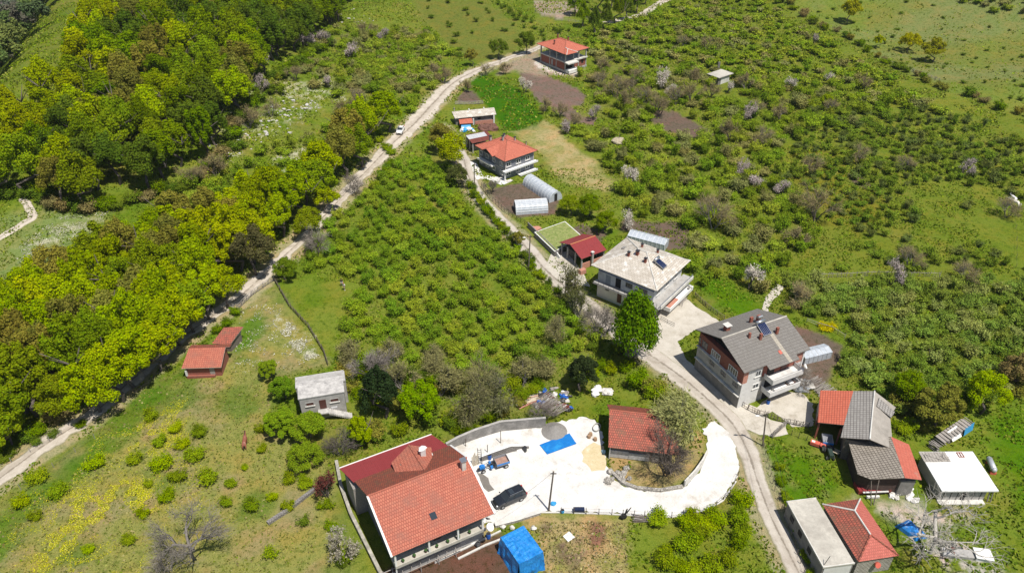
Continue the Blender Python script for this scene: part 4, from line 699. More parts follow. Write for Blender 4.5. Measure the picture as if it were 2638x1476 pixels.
boxhouse('low white greenhouse behind the pale roofed house', (np.array(W(*zD(870, 250), 1.9)[:2]), math.radians(-28.6), 8.1, 3.0), 1.7, 2.3)
boxhouse('pale plastic greenhouse in the dug garden behind the brick house', (np.array(W(*zF(1590, 700), 1.3)[:2]), math.radians(19), 5.4, 2.4), 1.4, 1.8)
# ------------------------------------------------------------------ walls, fences, poles
def local(pts, o): return [(x-o[0], y-o[1]) for x, y in pts]
def wallrun(name, label, px, hts, th, mat, cap=None, cat='wall'):
    pts = wp(px); o = pts[0]; r = empty(name, label, cat, (*o, 0)); m = MB(); c = MB(); hts = hts if isinstance(hts, (list, tuple)) else [hts]*len(px)
    for i in range(len(pts)-1):
        (x0, y0), (x1, y1) = pts[i], pts[i+1]; L = math.hypot(x1-x0, y1-y0); d = ((x1-x0)/L, (y1-y0)/L); n = (-d[1]*th/2, d[0]*th/2); q = [(x0+n[0], y0+n[1]), (x1+n[0], y1+n[1]), (x1-n[0], y1-n[1]), (x0-n[0], y0-n[1])]; q = local(q, o); h0, h1 = hts[i], hts[i+1]
        k = len(m.v); m.v += [(*q[0], -.3), (*q[1], -.3), (*q[2], -.3), (*q[3], -.3), (*q[0], h0), (*q[1], h1), (*q[2], h1), (*q[3], h0)]
        for f in ((0, 3, 2, 1), (4, 5, 6, 7), (0, 1, 5, 4), (1, 2, 6, 5), (2, 3, 7, 6), (3, 0, 4, 7)): m.f.append(tuple(k+j for j in f)[::-1]); m.m.append(0)
        if cap: c.slab([(q[0][0]+n[0]*.25, q[0][1]+n[1]*.25, h0+.08), (q[1][0]+n[0]*.25, q[1][1]+n[1]*.25, h1+.08), (q[2][0]-n[0]*.25, q[2][1]-n[1]*.25, h1+.08), (q[3][0]-n[0]*.25, q[3][1]-n[1]*.25, h0+.08)], .075)
    m.build('wall_body', mat, r)
    if cap: c.build('coping', cap, r)
    return r
wallrun('retaining_wall', 'long grey rendered retaining wall behind the white yard', [(1150, 1160), (1180, 1147), (1225, 1130), (1290, 1110), (1405, 1099)], [1.4, 1.7, 1.9, 2.0, 1.9], .3, plain('stained_render', (.30, .285, .265), .95, .35, 1., stain=(.14, .135, .125), stainamt=1.2), CONC)
wallrun('garden_wall', 'bent grey stone wall with white coping inside the yard behind the blue trailer', [(1240, 1188), (1315, 1164), (1362, 1154)], [1.1, 1.35, .6], .3, STONEW, WHITE)
wallrun('front_wall', 'low pale stone wall along the bottom edge of the yard by the red house', [(1275, 1356), (1330, 1342), (1392, 1322)], .45, .5, STONE, CONCL)
wallrun('side_wall', 'long pale wall running down the left side of the red house', [(868, 1195), (880, 1260), (905, 1330), (940, 1400), (985, 1490)], .8, .35, STONE, plain('mossy_coping', (.45, .42, .36), .95, .3, 2, stain=(.2, .19, .15), stainamt=1.2))
wallrun('island_wall', 'rough stone edging wall round the front of the old barn plot', [(1578, 1222), (1604, 1246), (1640, 1260), (1700, 1266), (1758, 1256)], .5, .45, STONE)
wallrun('curved_wall', 'smooth concrete wall at the right end of the old barn plot', [(1762, 1254), (1788, 1228), (1808, 1200), (1820, 1172)], [1.3, 1.5, 1.5, 1.0], .22, CONCL)
wallrun('kerb_wall', 'thin white parapet wall along the lower side of the drive', [(1392, 1320), (1445, 1320), (1560, 1324), (1640, 1328), (1730, 1332), (1820, 1314), (1862, 1290), (1896, 1240)], .14, .2, CONCL)
wallrun('terrace_wall', 'dark retaining wall between the lane and the turf terrace', [(1360, 586), (1398, 624), (1434, 661)], [1.3, 1.4, 1.5], .2, CONCD); wallrun('garden_wall', 'small curved white wall at the end of the turf terrace by the lane', [(1434, 662), (1442, 668), (1448, 660)], [1.2, .7, .2], .15, WHITE)  # terrace wall: its shade is put into the dark concrete colour
wallrun('low_wall', 'dark stone field wall at the lower edge of the flowering meadow', [(690, 1350), (740, 1318), (785, 1282), (812, 1262)], .5, .5, STONEW)
def fence(label, px, sp, h, mat=None, rails=0, r=.05, woven=False, name='fence', cat='fence', wires=2):
    pts = wp(px); o = pts[0]; rt = empty(name, label, cat, (*o, float(H(*o)))); mat = mat or WOOD; q = random.Random(len(px)*7+int(o[0]))
    z0 = float(H(*o)); pm = MB().tube((0, 0, -.2), (.03, .02, h), r, r*.8, 5); first = None; allp = []; cnt = 0
    for i in range(len(pts)-1):
        (x0, y0), (x1, y1) = pts[i], pts[i+1]; L = math.hypot(x1-x0, y1-y0); n = max(1, round(L/sp))
        for k in range(n+(i == len(pts)-2)):
            t = k/n; x, y = x0+(x1-x0)*t, y0+(y1-y0)*t; allp.append((x-o[0], y-o[1], float(H(x, y))-z0))
            if cnt < 100:
                p = pm.build('post', mat, rt) if first is None else first.copy()
                if first is None: first = p
                else: COL.objects.link(p); p.parent = rt
                p.location = allp[-1]; p.rotation_euler = (q.uniform(-.07, .07), q.uniform(-.07, .07), q.uniform(0, 6)); p.scale = (1, 1, q.uniform(.85, 1.12)); cnt += 1
    m = MB(); nr = rails or wires; rr = .045 if rails else .012
    for a, b2 in zip(allp[:-1], allp[1:]):
        for k in range(nr): z = h*(k+1)/(nr+.4); e = q.uniform(-.08, .08) if rails else 0; m.tube((a[0], a[1], a[2]+z+e), (b2[0], b2[1], b2[2]+z-e), rr, n=4)
        if woven:
            for k in range(6): t = q.random(); m.tube((a[0]+(b2[0]-a[0])*t, a[1]+(b2[1]-a[1])*t, a[2]), (a[0]+(b2[0]-a[0])*(t+q.uniform(-.2, .2)), a[1]+(b2[1]-a[1])*t+q.uniform(-.2, .2), a[2]+h*q.uniform(.6, 1.1)), .03, n=3)
    m.build('rails' if rails else 'wire', mat if rails else IRON, rt); return rt
fence('rough wooden rail fence beside the gravel road above the sheds', [(612, 800), (650, 762), (708, 722)], 1.6, 1.3, WOODG, 3, .07, True); fence('leaning stick fence between the meadow and the orchard', [(708, 725), (745, 790), (795, 845), (835, 910), (845, 942)], 1.2, 1.2, WOOD, 1, .045, True)
fence('iron garden fence between the lane and the greenhouses', [(1240, 482), (1262, 512), (1300, 548), (1362, 586)], 1.5, 1.3, IRON, 3, .04)
fence('wire fence on thin posts along the lower side of the white drive', [(1445, 1322), (1510, 1324), (1576, 1326), (1660, 1332), (1730, 1334), (1790, 1326), (1845, 1304), (1880, 1272), (1900, 1225)], 1.75, 1.3, WOOD, 0, .06)
fence('wire fence with short posts along the strip of grass left of the barns', [(2038, 1121), (2076, 1135), (2121, 1149)], 1.1, 1.1, IRON, 0, .05); fence('weathered wooden gate of bundled boards beside the lower lane', [(1990, 1128), (2006, 1112), (2024, 1097)], .5, 1.3, WOODG, 4, .05, True, 'gate', 'gate')
fence('crooked branch fence in front of the yard of the brick house', [(1903, 1042), (1925, 1056), (1950, 1068), (1985, 1078), (2018, 1090), (2050, 1096), (2082, 1102)], 1.1, 1.2, WOOD, 2, .06, True); fence('post fence beside the lower lane next to the garage', [(1962, 1135), (1975, 1190), (1995, 1265), (2030, 1360), (2070, 1476)], 1.5, 1.1, WOOD, 0, .05)
fence('post and wire fence along the upper road below the unfinished house', [(1240, 200), (1290, 178), (1342, 155), (1392, 132)], 2.2, 1.4, WOODG, 0, .06); fence('post fence crossing the orchards on the right', [(2110, 716), (2180, 714), (2260, 710), (2340, 712), (2420, 714)], 1.9, 1.3, WOODG, 1, .06, True)
fence('grey board fence of the small dug plot near the upper bend', [(1172, 270), (1245, 268)], 1.4, 1.1, WOODG, 5, .06); fence('thin iron rail across the concrete yard above the brick house', [(1702, 824), (1736, 842)], 1.6, .9, IRON, 2, .03); fence('old rail fence between the concrete yard and the orchard above', [(1790, 765), (1830, 800), (1865, 825)], 1.5, 1.1, WOOD, 3, .07, True)
fence('row of stakes on the verge above the gravel road', [(30, 1192), (80, 1165), (128, 1138), (160, 1118)], 2.6, 1.1, WOODG, 0, .06); fence('wire fence beside the gravel road at the lower left', [(55, 1262), (140, 1205), (195, 1165), (245, 1130)], 2.8, 1.1, WOODG, 0, .05); fence('rail fence around the dug garden behind the brick house', [(2078, 830), (2108, 842), (2140, 850), (2175, 872)], 1.6, 1.0, WOODG, 2, .05); fence('broken fence of branches by the boundary hedge', [(2290, 165), (2330, 178), (2420, 212)], 2, 1.2, WOODG, 2, .07, True)
fence('post fence along the edge of the hillside field at the right', [(2612, 560), (2618, 620), (2616, 690)], 4.5, 1.0, WOOD, 0, .04, wires=1); fence('fence of the pale dug plot at the top of the picture', [(1378, 35), (1430, 52), (1500, 62)], 3, 1.2, WOODG, 2, .07)
def pole(label, base, top, lamp=False, mat=None, r=.14):
    bx, by, bz = P(*base); rr = ray(*top); t = by/rr[1]; h = CAMH+rr[2]*t-bz; lx = rr[0]*t-bx
    root = empty('utility_pole', label, 'pole', (bx, by, bz)); MB().tube((0, 0, -.3), (lx, 0, h), r, r*.7, 8).build('shaft', mat or WOOD, root); MB().box(lx-.4, lx+.4, -.05, .05, h-.45, h-.35).build('crossarm', IRON, root)
    if lamp: MB().tube((lx, 0, h-.9), (lx-.9, .1, h-.6), .035, n=5).build('lamp_arm', STEEL, root); MB().blob((lx-1.15, .1, h-.6), (.38, .16, .1), seed=1, jit=.02).build('lamp_head', WHITE, root, True)
    return (bx+lx, by, bz+h)
tp = [pole('dark wooden pole at the lower edge of the white yard', (1413, 1315), (1426, 1214)), pole('dark pole in front of the block house', (1222, 480), (1222, 421)), pole('slim pole beside the lane across from the turf terrace', (1361.5, 694), (1366, 606), True), pole('pole with a white street lamp by the garage lane', (1965.5, 1148), (1974, 1064), True), pole('pale pole beside the long pale shed', (1170.6, 312), (1170, 277), mat=CONC)]
def wire(a, b2, sag, label):
    m = MB(); prev = a
    for k in range(1, 11): t = k/10; p = tuple(a[i]+(b2[i]-a[i])*t-(sag*4*t*(1-t) if i == 2 else 0) for i in range(3)); m.tube(prev, p, .018, n=3, cap=False); prev = p
    tag(m.build('power_line', IRON), label, 'cable')
hz = (W(*zK(1500, 640), 7.5)); wire(tp[0], (W(*zK(1640, 880), 6.0)), .5, 'thin cable from the yard pole to the red house'); wire(tp[3], (tp[3][0]-6, 20, 9), 1.0, 'thin cable from the street lamp pole down the lane'); wire(tp[2], tp[1], .8, 'thin cable along the lane between two poles'); wire(tp[1], tp[4], .6, 'thin cable from the block house pole up to the pale pole')

# ------------------------------------------------------------------ vehicles
def heading(a, b2): (x0, y0, _), (x1, y1, _) = P(*a), P(*b2); return math.atan2(y1-y0, x1-x0)
def wheel(root, x, y, z, r, w, rim=STEEL):
    t = MB(); n = 16; prof = [(-w/2, r*.6), (-w/2, r*.93), (-w*.3, r), (w*.3, r), (w/2, r*.93), (w/2, r*.6)]
    for i in range(n):
        a0, a1 = 2*math.pi*i/n, 2*math.pi*(i+1)/n
        for (u0, r0), (u1, r1) in zip(prof[:-1], prof[1:]): t.poly([(x+r0*math.cos(a0), y+u0, z+r0*math.sin(a0)), (x+r0*math.cos(a1), y+u0, z+r0*math.sin(a1)), (x+r1*math.cos(a1), y+u1, z+r1*math.sin(a1)), (x+r1*math.cos(a0), y+u1, z+r1*math.sin(a0))])
    o = t.build('wheel', solid('tyre', (.025, .025, .025), .8), root, True); MB().tube((x, y-w*.42, z), (x, y+w*.42, z), r*.62, n=12).build('rim', rim, o); return o
def carbody(label, name, loc, rz, paint, L=4.6, Wd=1.84, Hh=1.72, sedan=False):
    r = empty(name, label, 'car', loc, rz); s = L/4.6
    # sections along the length: x, half width at sill, half width at shoulder, z bottom, z shoulder, z deck
    sec = [(2.30, .62, .60, .38, .62, .64), (2.22, .78, .74, .30, .74, .80), (1.95, .86, .82, .25, .86, .93), (1.2, .90, .86, .24, .96, 1.04), (.85, .91, .87, .24, .98, 1.06), (0, .92, .88, .24, 1.0, 1.08), (-1.2, .92, .88, .24, 1.02, 1.10), (-1.9, .90, .85, .26, 1.04, 1.10), (-2.2, .84, .78, .34, 1.0, 1.04), (-2.30, .72, .68, .42, .9, .92)]
    if sedan: sec = [(a, b_, c, d, e*.9, (f-.06)*.92) for a, b_, c, d, e, f in sec]
    m = MB(); N = 0
    for i, (x, a, b_, z0, z1, z2) in enumerate(sec):
        k = Wd/1.84; m.v += [(x*s, -a*k*.9, z0), (x*s, -a*k, (z0+z1)/2), (x*s, -b_*k, z1), (x*s, -b_*k*.82, z2), (x*s, b_*k*.82, z2), (x*s, b_*k, z1), (x*s, a*k, (z0+z1)/2), (x*s, a*k*.9, z0)]
    for i in range(len(sec)-1):
        for j in range(8): a, b2 = i*8+j, i*8+(j+1) % 8; m.f.append((a, b2, b2+8, a+8)); m.m.append(0)
    m.f += [tuple(range(7, -1, -1))[::-1], tuple(range((len(sec)-1)*8, len(sec)*8))[::-1]]; m.m += [0, 0]
    body = m.build('body', paint, r, True); md = body.modifiers.new('b', 'EDGE_SPLIT'); md.split_angle = .7
    zt = Hh-.1; zb = 1.02*(.9 if sedan else 1); w0, w1 = .80*Wd/1.84, .64*Wd/1.84
    xs = [(1.05*s, .30*s), (-2.12*s, -1.75*s)] if not sedan else [(.95*s, .25*s), (-1.65*s, -1.0*s)]
    g = MB(); (fb, ft), (rb, rt_) = xs; pts = [(fb, -w0, zb), (fb, w0, zb), (rb, w0, zb), (rb, -w0, zb), (ft, -w1, zt), (ft, w1, zt), (rt_, w1, zt), (rt_, -w1, zt)]
    g.v += pts; g.f += [(0, 1, 5, 4), (1, 2, 6, 5), (2, 3, 7, 6), (3, 0, 4, 7), (4, 5, 6, 7)]; g.m += [0]*5; g.build('windows', GLASS, r)
    rf = MB().slab([(ft+.02, -w1-.02, zt+.06), (ft+.02, w1+.02, zt+.06), (rt_-.04, w1+.02, zt+.05), (rt_-.04, -w1-.02, zt+.05)], .07).build('roof', paint, r)
    if not sedan: MB().slab([(ft-.25, -.42, zt+.075), (ft-.25, .42, zt+.075), (ft-.85, .42, zt+.075), (ft-.85, -.42, zt+.075)], .02).build('sunroof', GLASS, rf)
    for y in (-1, 1):
        p = MB()
        for (xb, xt) in ((fb+.02, ft+.02), ((fb+rb)/2+.25*s, (ft+rt_)/2+.2*s), (rb+.75*s, rt_+.5*s), (rb-.02, rt_-.02)): p.tube((xb, y*(w0+.012), zb), (xt, y*(w1+.012), zt), .035, n=4)
        p.build('pillar', paint, r); MB().blob((fb-.1, y*(w0+.2), zb+.12), (.12, .1, .08), seed=1, jit=.02).build('mirror', paint, r, True); MB().tube((ft-.1, y*w1*.92, zt+.09), (rt_, y*w1*.92, zt+.09), .025, n=5).build('roof_rail', STEEL, rf) if not sedan else None
        MB().blob((2.13*s, y*.62, .76), (.16, .17, .09), seed=1, jit=.02).build('headlight', solid('lamp_glass', (.7, .72, .74), .1), r, True); MB().box(-2.3*s, -2.14*s, y*.72-.1, y*.72+.1, .82, 1.08).build('tail_light', solid('red_lamp', (.45, .02, .02), .3), r)
        for x in (1.42*s, -1.35*s): wheel(r, x, y*(Wd/2-.10), .34, .34, .22)
    MB().box(2.24*s, 2.33*s, -.45, .45, .42, .60).build('grille', IRON, r); return r
fwx, rwx = P(1296, 1311), P(1343.2, 1290.5); hd = math.atan2(fwx[1]-rwx[1], fwx[0]-rwx[0]); mxw, myw = (fwx[0]+rwx[0])/2, (fwx[1]+rwx[1])/2; nx_, ny_ = -math.sin(hd), math.cos(hd); sgn = -1 if ny_ > 0 else 1
sc_ = math.dist(fwx[:2], rwx[:2])/2.77; c = carbody('black SUV parked on the white yard beside the red house', 'suv', (mxw-nx_*.82*sgn, myw-ny_*.82*sgn, .10), hd, solid('black_paint', (.018, .02, .024), .12, 0, .9)); c.scale = (sc_,)*3; print('suv scale', sc_)
x, y, z = P(1032, 341); c = carbody('white sedan parked under trees at the side of the gravel road', 'white_car', (x, y, z+.06), heading((1029, 349), (1036, 333))+math.pi, solid('white_paint', (.80, .80, .80), .2, 0, .6), 4.2, 1.7, 1.45, True)
# blue two wheel tractor with a tipping trailer
a = P(1243, 1214); b2 = P(1292, 1199); hd = math.atan2(a[1]-b2[1], a[0]-b2[0]); r = empty('trailer_tractor', 'blue walking tractor hitched to a grey tipping trailer by the stone wall', 'tractor', (b2[0], b2[1], .10), hd); BT = plain('tractor_blue', (.03, .22, .62), .45, .2, 3); L = math.dist(a[:2], b2[:2])
bed = MB().box(-1.0, 1.0, -.8, .8, .75, .82).box(-1.0, 1.0, -.8, -.75, .821, 1.25).box(-1.0, 1.0, .75, .8, .821, 1.25).box(-1.0, -.95, -.749, .749, .821, 1.25).box(.95, 1.0, -.749, .749, .821, 1.35).build('trailer_bed', plain('grey_metal', (.28, .29, .31), .6, .2, 2), r); MB().box(-.9, .9, -.70, .70, .822, .86).build('bed_floor', plain('rust_floor', (.36, .22, .17), .9, .3, 3), bed)
MB().box(-.98, .98, .801, .83, .95, 1.2).build('blue_stripe', BT, bed)
for y in (-.75, .75): wheel(r, -.45, y, .36, .36, .2)
MB().tube((.9, 0, .6), (L-.3, 0, .55), .06).box(1.05, 1.7, -.35, .35, .55, .62).build('drawbar', IRON, r); MB().box(1.15, 1.5, -.3, .3, .85, .98).box(1.1, 1.16, -.3, .3, .981, 1.3).build('seat', IRON, r); MB().box(1.5, 1.85, -.62, -.3, .55, .95).build('mudguard', BT, r); MB().box(1.5, 1.85, .3, .62, .55, .95).build('mudguard', BT, r)
MB().box(L-.35, L+.45, -.24, .24, .62, 1.05).box(L-.1, L+.3, -.2, .2, 1.051, 1.2).build('engine_hood', BT, r); MB().tube((L-.3, -.2, .95), (1.75, -.35, 1.15), .03).build('handlebar', IRON, r); MB().tube((L-.3, .2, .95), (1.75, .35, 1.15), .03).build('handlebar', IRON, r); MB().blob((L+.6, 0, .55), (.2, .25, .2), seed=2, jit=.1).build('counterweight', IRON, r)
for y in (-.45, .45): wheel(r, L, y, .34, .34, .18)
# tractor and trailer in the shade of the barn
x, y, z = P(2128, 1143); r = empty('trailer', 'blue edged grey trailer standing in the shade under the red barn roof', 'trailer', (x, y, 0), math.radians(78)); MB().box(-.9, .9, -.75, .75, .7, .78).box(-.9, .9, -.75, -.7, .781, 1.2).box(-.9, .9, .7, .75, .781, 1.2).box(-.9, -.85, -.699, .699, .781, 1.2).box(.85, .9, -.699, .699, .781, 1.2).build('bed', plain('grey_metal', (.28, .29, .31)), r); MB().box(-.92, -.901, -.75, .75, .8, 1.15).box(.901, .92, -.75, .75, .8, 1.15).build('blue_board', BT, r)
for y_ in (-.8, .8): wheel(r, .1, y_, .35, .35, .2)
x, y, z = P(2134, 1172); r = empty('tractor', 'small dark tractor in front of the trailer under the barn', 'tractor', (x, y, 0), math.radians(-95)); MB().box(-.3, 1.2, -.3, .3, .6, 1.15).build('hood', solid('dark_green_paint', (.03, .05, .04), .5), r); MB().box(-.9, -.4, -.25, .25, .8, 1.0).build('seat', IRON, r); MB().tube((-.1, 0, 1.1), (-.35, 0, 1.4), .03).build('steering_column', IRON, r)
for y_ in (-.6, .6): wheel(r, -.7, y_, .55, .55, .28, WHITE); wheel(r, .9, y_*.8, .32, .32, .18, WHITE)
x, y, z = P(2106, 1150); r = empty('tiller', 'orange red farm implement lying on the grass beside the barn', 'implement', (x, y, 0), math.radians(-28)); MB().box(-1.1, .2, -.35, .35, .25, .75).build('hopper', REDPAINT, r); MB().box(-.95, -.5, -.2, .2, .76, .79).build('plate', WHITE, r); MB().blob((.75, 0, .5), (.7, .35, .35), seed=5, jit=.3).build('housing', REDPAINT, r); MB().tube((-1.0, -.3, .1), (1.3, -.3, .15), .05).tube((-1.0, .3, .1), (1.3, .3, .15), .05).build('skid', IRON, r)
x, y, z = P(2140, 1164); r = empty('seed_drill', 'white slatted harrow on iron legs beside the orange red implement', 'implement', (x, y, 0), math.radians(-40))
for k in range(4): MB().box(-1.2, 1.2, -.45+k*.25, -.35+k*.25, .6, .68).build('slat', WOODP, r)
MB().tube((1.2, -.5, 0), (1.2, .5, .7), .05).tube((1.2, .5, 0), (1.2, -.5, .7), .05).tube((1.0, 0, .64), (1.9, 0, 1.2), .06).tube((-1.1, -.4, 0), (-1.1, -.4, .6), .05).tube((-1.1, .3, 0), (-1.1, .3, .6), .05).tube((1.2, 0, .3), (2.0, -.3, .0), .05).build('leg_frame', IRON, r)

# ------------------------------------------------------------------ sheets, barrels, piles, boxes
def crumple(name, label, cat, pts, hgt, mat, n=18, seed=0, edge=.25, loc=None, ridge=None):
    """a draped sheet over something box shaped: plan outline is a quad, top at hgt with creases"""
    q = VNoise(seed+300); (x0, y0), (x1, y1), (x2, y2), (x3, y3) = pts; m = MB(); g = []
    ext = [(-.28 if hgt > .5 else 0)]; us = np.linspace(0, 1, n)
    for i in range(n):
        row = []
        for j in range(n):
            u, v = us[i], us[j]; x = (1-u)*((1-v)*x0+v*x3)+u*((1-v)*x1+v*x2); y = (1-u)*((1-v)*y0+v*y3)+u*((1-v)*y1+v*y2); e = min(u, 1-u, v, 1-v); t = min(1, e/edge) if edge else 1; z = hgt*(t**.35 if edge else 1)+(q(x*2.2, y*2.2)-.5)*.22*min(1, hgt)+(q(x*6, y*1.5)-.5)*.06
            if ridge: z += ridge*(1-abs(2*v-1))*t
            row.append((x, y, max(z, .03)))
        g.append(row)
    for i in range(n-1):
        for j in range(n-1): m.poly([g[i][j], g[i+1][j], g[i+1][j+1], g[i][j+1]])
    o = m.build(name, mat, None, False, loc); return tag(o, label, cat)
m, nt, o = newmat('blue_tarpaulin'); tc = nd(nt, 'ShaderNodeTexCoord'); mp = nd(nt, 'ShaderNodeMapping'); mp.inputs['Scale'].default_value = (1, .35, .5); nt.links.new(tc.outputs['Object'], mp.inputs[0]); nn1 = noise(nt, mp.outputs[0], 3.2, 6, .7); cc = mixc(nt, (.008, .17, .55), (.03, .30, .72), ramp(nt, nn1, .35, .65)); bsdf(nt, o, cc, .32, nn1, .9, .25, 0, .55); TARP = m; TARPD = plain('flat_tarpaulin', (.012, .17, .50), .45, .12, 1.2, stain=(.03, .30, .62))
# the big blue covered stack
fr = FR((505, 985), (700, 1300), (955, 1150), 3., zN); f0 = fr[0]; r = empty('covered_stack', 'big box shaped stack wrapped in a bright blue tarpaulin', 'tarpaulin', (*f0, 0), fr[1]); a_, b_ = 3.5, 4.7; m = MB(); q = VNoise(77); nn = 16
def wrap(u, v, top): return (u, v, top)
for i in range(nn):
    for j in range(nn):
        pp = []
        for du, dv in ((0, 0), (1, 0), (1, 1), (0, 1)): u, v = a_*(i+du)/nn, b_*(j+dv)/nn; pp.append((u, v, 3.0+(q(u*1.6, v*4.0)-.5)*.16-.05*(v/b_)))
        m.poly(pp)
m.build('top_sheet', TARP, r); zt = lambda u, v: 3.0+(q(u*1.6, v*4.0)-.5)*.16-.05*(v/b_)
for nm, A, Bv, nrm in (('front', (0, 0), (a_, 0), (0, -1)), ('left', (0, b_), (0, 0), (-1, 0)), ('right', (a_, 0), (a_, b_), (1, 0)), ('back', (a_, b_), (0, b_), (0, 1))):
    m = MB(); K = 14
    def pt(i, j):
        t = i/nn; u, v = A[0]+(Bv[0]-A[0])*t, A[1]+(Bv[1]-A[1])*t; s_ = j/K; off = s_*.35+(q(t*9+len(nm)*5, s_*3)-.5)*.28*s_*2; return (u+nrm[0]*off, v+nrm[1]*off, zt(u, v)*(1-s_))
    for i in range(nn):
        for j in range(K): m.poly([pt(i, j+1), pt(i+1, j+1), pt(i+1, j), pt(i, j)])
    m.build('side_sheet', TARP, r)
# the sheet spread on the yard
pts = [W(*zM(*p), .1)[:2] for p in ((930, 915), (1020, 1025), (1355, 903), (1275, 783))]; o = crumple('ground_tarpaulin', 'flat blue tarpaulin spread out on the white yard', 'tarpaulin', local(pts, pts[0]), .06, TARPD, 14, 3, 0, (*pts[0], .12))
pts = [W(*zc(1980, 1200, 3.915)(*p), 0)[:2] for p in ((1270, 610), (1480, 760), (1600, 730), (1400, 550))]; crumple('covered_mound', 'rounded long mound covered in a crumpled blue sheet under the whitish bare tree', 'tarpaulin', local(pts, pts[0]), 1.1, plain('crumpled_blue', (.03, .20, .55), .35, .5, 4, stain=(.12, .30, .50), stainamt=.3), 18, 5, .45, (*pts[0], 0))
pts = [W(*zN(*p), 0)[:2] for p in ((1200, 985), (1260, 1050), (1340, 995), (1270, 930))]; crumple('white_board', 'white board lying on brown ground in the straw coloured garden', 'board', local(pts, pts[0]), .12, WHITE, 6, 2, 0, (*pts[0], 0))
def barrel(px, py, label, mat=BLUE, r=.3, h=.9, tip=False):
    x, y, z = P(px, py); rt = empty('barrel', label, 'barrel', (x, y, z+.08)); m = MB()
    for (z0, r0), (z1, r1) in zip([(0, .9), (.12, 1), (.4, 1.03), (.6, 1.03), (.88, 1), (1, .9)][:-1], [(0, .9), (.12, 1), (.4, 1.03), (.6, 1.03), (.88, 1), (1, .9)][1:]): m.tube((0, 0, z0*h), (0, 0, z1*h), r*r0, r*r1, 14, cap=False)
    m.build('drum', mat, rt, True); MB().tube((0, 0, h*.96), (0, 0, h*.98), r*.9, n=14).build('lid', IRON, rt)
barrel(1261, 1183, 'blue barrel against the inner stone wall behind the trailer'); barrel(1258.5, 1386, 'blue barrel beside the terrace of the large red house'); barrel(1352, 1163, 'black barrel beside a white basin at the end of the inner wall', IRON); barrel(1978, 1040, 'small blue drum standing in the yard of the brick house', r=.28, h=.7)
barrel(1343, 1022, 'blue drum near the junk heap beside pale posts', r=.3); barrel(1449, 1316+4, 'light blue barrel next to the first fence post by the drive', BLUEP, .25, .5)
def blobthing(name, label, cat, px, py, rad, mat, seed=0, jit=.3, n=1, dz=0, spread=0, group=None):
    x, y, z = P(px, py); q = np.random.default_rng(seed); m = MB()
    for k in range(n): rr = [v*(.6+.6*q.random()) if n > 1 else v for v in rad]; m.blob(((q.random()-.5)*spread, (q.random()-.5)*spread, rr[2]*.45+dz), rr, k % (len(mat) if isinstance(mat, list) else 1), jit, 9, 5, seed+k)
    return tag(m.build(name, mat, None, False, (x, y, z+.05)), label, cat, group)
blobthing('washbasin', 'white curved basin lying against the inner stone wall', 'basin', 1342, 1162, (.75, .5, .22), WHITE, 1, .08)
r_ = blobthing('pot', 'light blue bundle at the foot of the dark yard pole', 'bag', 1425, 1299, (.45, .35, .25), BLUEP, 4); blobthing('bag', 'pale blue bag at the left front corner of the old barn', 'bag', 1555, 1166, (.35, .3, .35), plain('pale_blue', (.35, .55, .65), .5), 6)
for i, (px, py) in enumerate([(1517, 1128), (1533, 1135), (1521, 1122)]): x, y, z = P(px, py); o = MB().tube((0, 0, 0), (0, 0, .45), .3, .28, 10).build('log', plain('cut_wood', (.34, .22, .13), .9), None, False, (x, y, .12)); tag(o, 'round cut log standing on sand left of the old barn', 'log', 'cut logs by the old barn')
m = MB(); 
for k in range(26):
    a0, a1 = 2*math.pi*k/13, 2*math.pi*(k+1)/13; m.tube((.55*math.cos(a0), .9*math.sin(a0), .06+k*.01), (.55*math.cos(a1), .9*math.sin(a1), .07+k*.01), .05, n=5, cap=False)
x, y, z = P(1537, 1104); tag(m.build('hose_coil', plain('grey_hose', (.35, .34, .30), .8), None, False, (x, y, .12), -.4), 'large oval coil of grey pipe beside the old barn', 'hose')
x, y, z = P(1428, 1112); m = MB(); n = 20; q = VNoise(9)
for i in range(n):
    for j in range(8):
        def pc(i, j): a0 = 2*math.pi*i/n; r0 = 2.0*j/8; return (r0*math.cos(a0), r0*math.sin(a0), 1.25*(1-(j/8))**1.1*(1+(q(i % n*.9, j*.8)-.5)*.25*(j > 0)))
        m.poly([pc(i, j), pc(i, j+1), pc(i+1, j+1), pc(i+1, j)])
tag(m.build('sand_heap', plain('grey_sand', (.25, .235, .215), .95, .15, 3), None, True, (x, y, .1)), 'grey heap of sand on the upper edge of the white yard', 'sand heap')
def poles(name, label, cat, px, py, n, L, ang, mats, w=1., rad=.05, seed=0, z0=.08, tilt=0.):
    x, y, z = P(px, py); q = random.Random(seed); m = MB()
    for k in range(n): a = ang+q.gauss(0, .12); off = (k/n-.5)*w; cx, cy = -math.sin(ang)*off, math.cos(ang)*off; l = L*q.uniform(.6, 1)/2; zz = z0+q.random()*.25; m.tube((cx-math.cos(a)*l, cy-math.sin(a)*l, zz), (cx+math.cos(a)*l, cy+math.sin(a)*l, zz+tilt), rad*q.uniform(.6, 1.3), n=5, m=q.randrange(len(mats)))
    return tag(m.build(name, mats, None, False, (x, y, z+.03)), label, cat)
poles('timber_pile', 'pile of pale cut timber poles above the retaining wall', 'timber', 1362, 1032, 22, 5, math.radians(24), [WOODP, WOODP, WOODG, ORANGE], 1.8, .08, 1)
blobthing('junk_heap', 'cluttered heap of scrap and plastic under a bare tree above the yard', 'junk heap', 1425, 1030, (.55, .45, .4), [CONCL, IRON, WOODG, BLUE, WHITE, RUST], 11, .35, 46, 0, 5.5); poles('branch_pile', 'grey tangle of branches over the junk heap', 'branches', 1420, 1050, 60, 3.2, .6, [WOODG, WOOD, WOODG], 5, .035, 5, .5, .5)
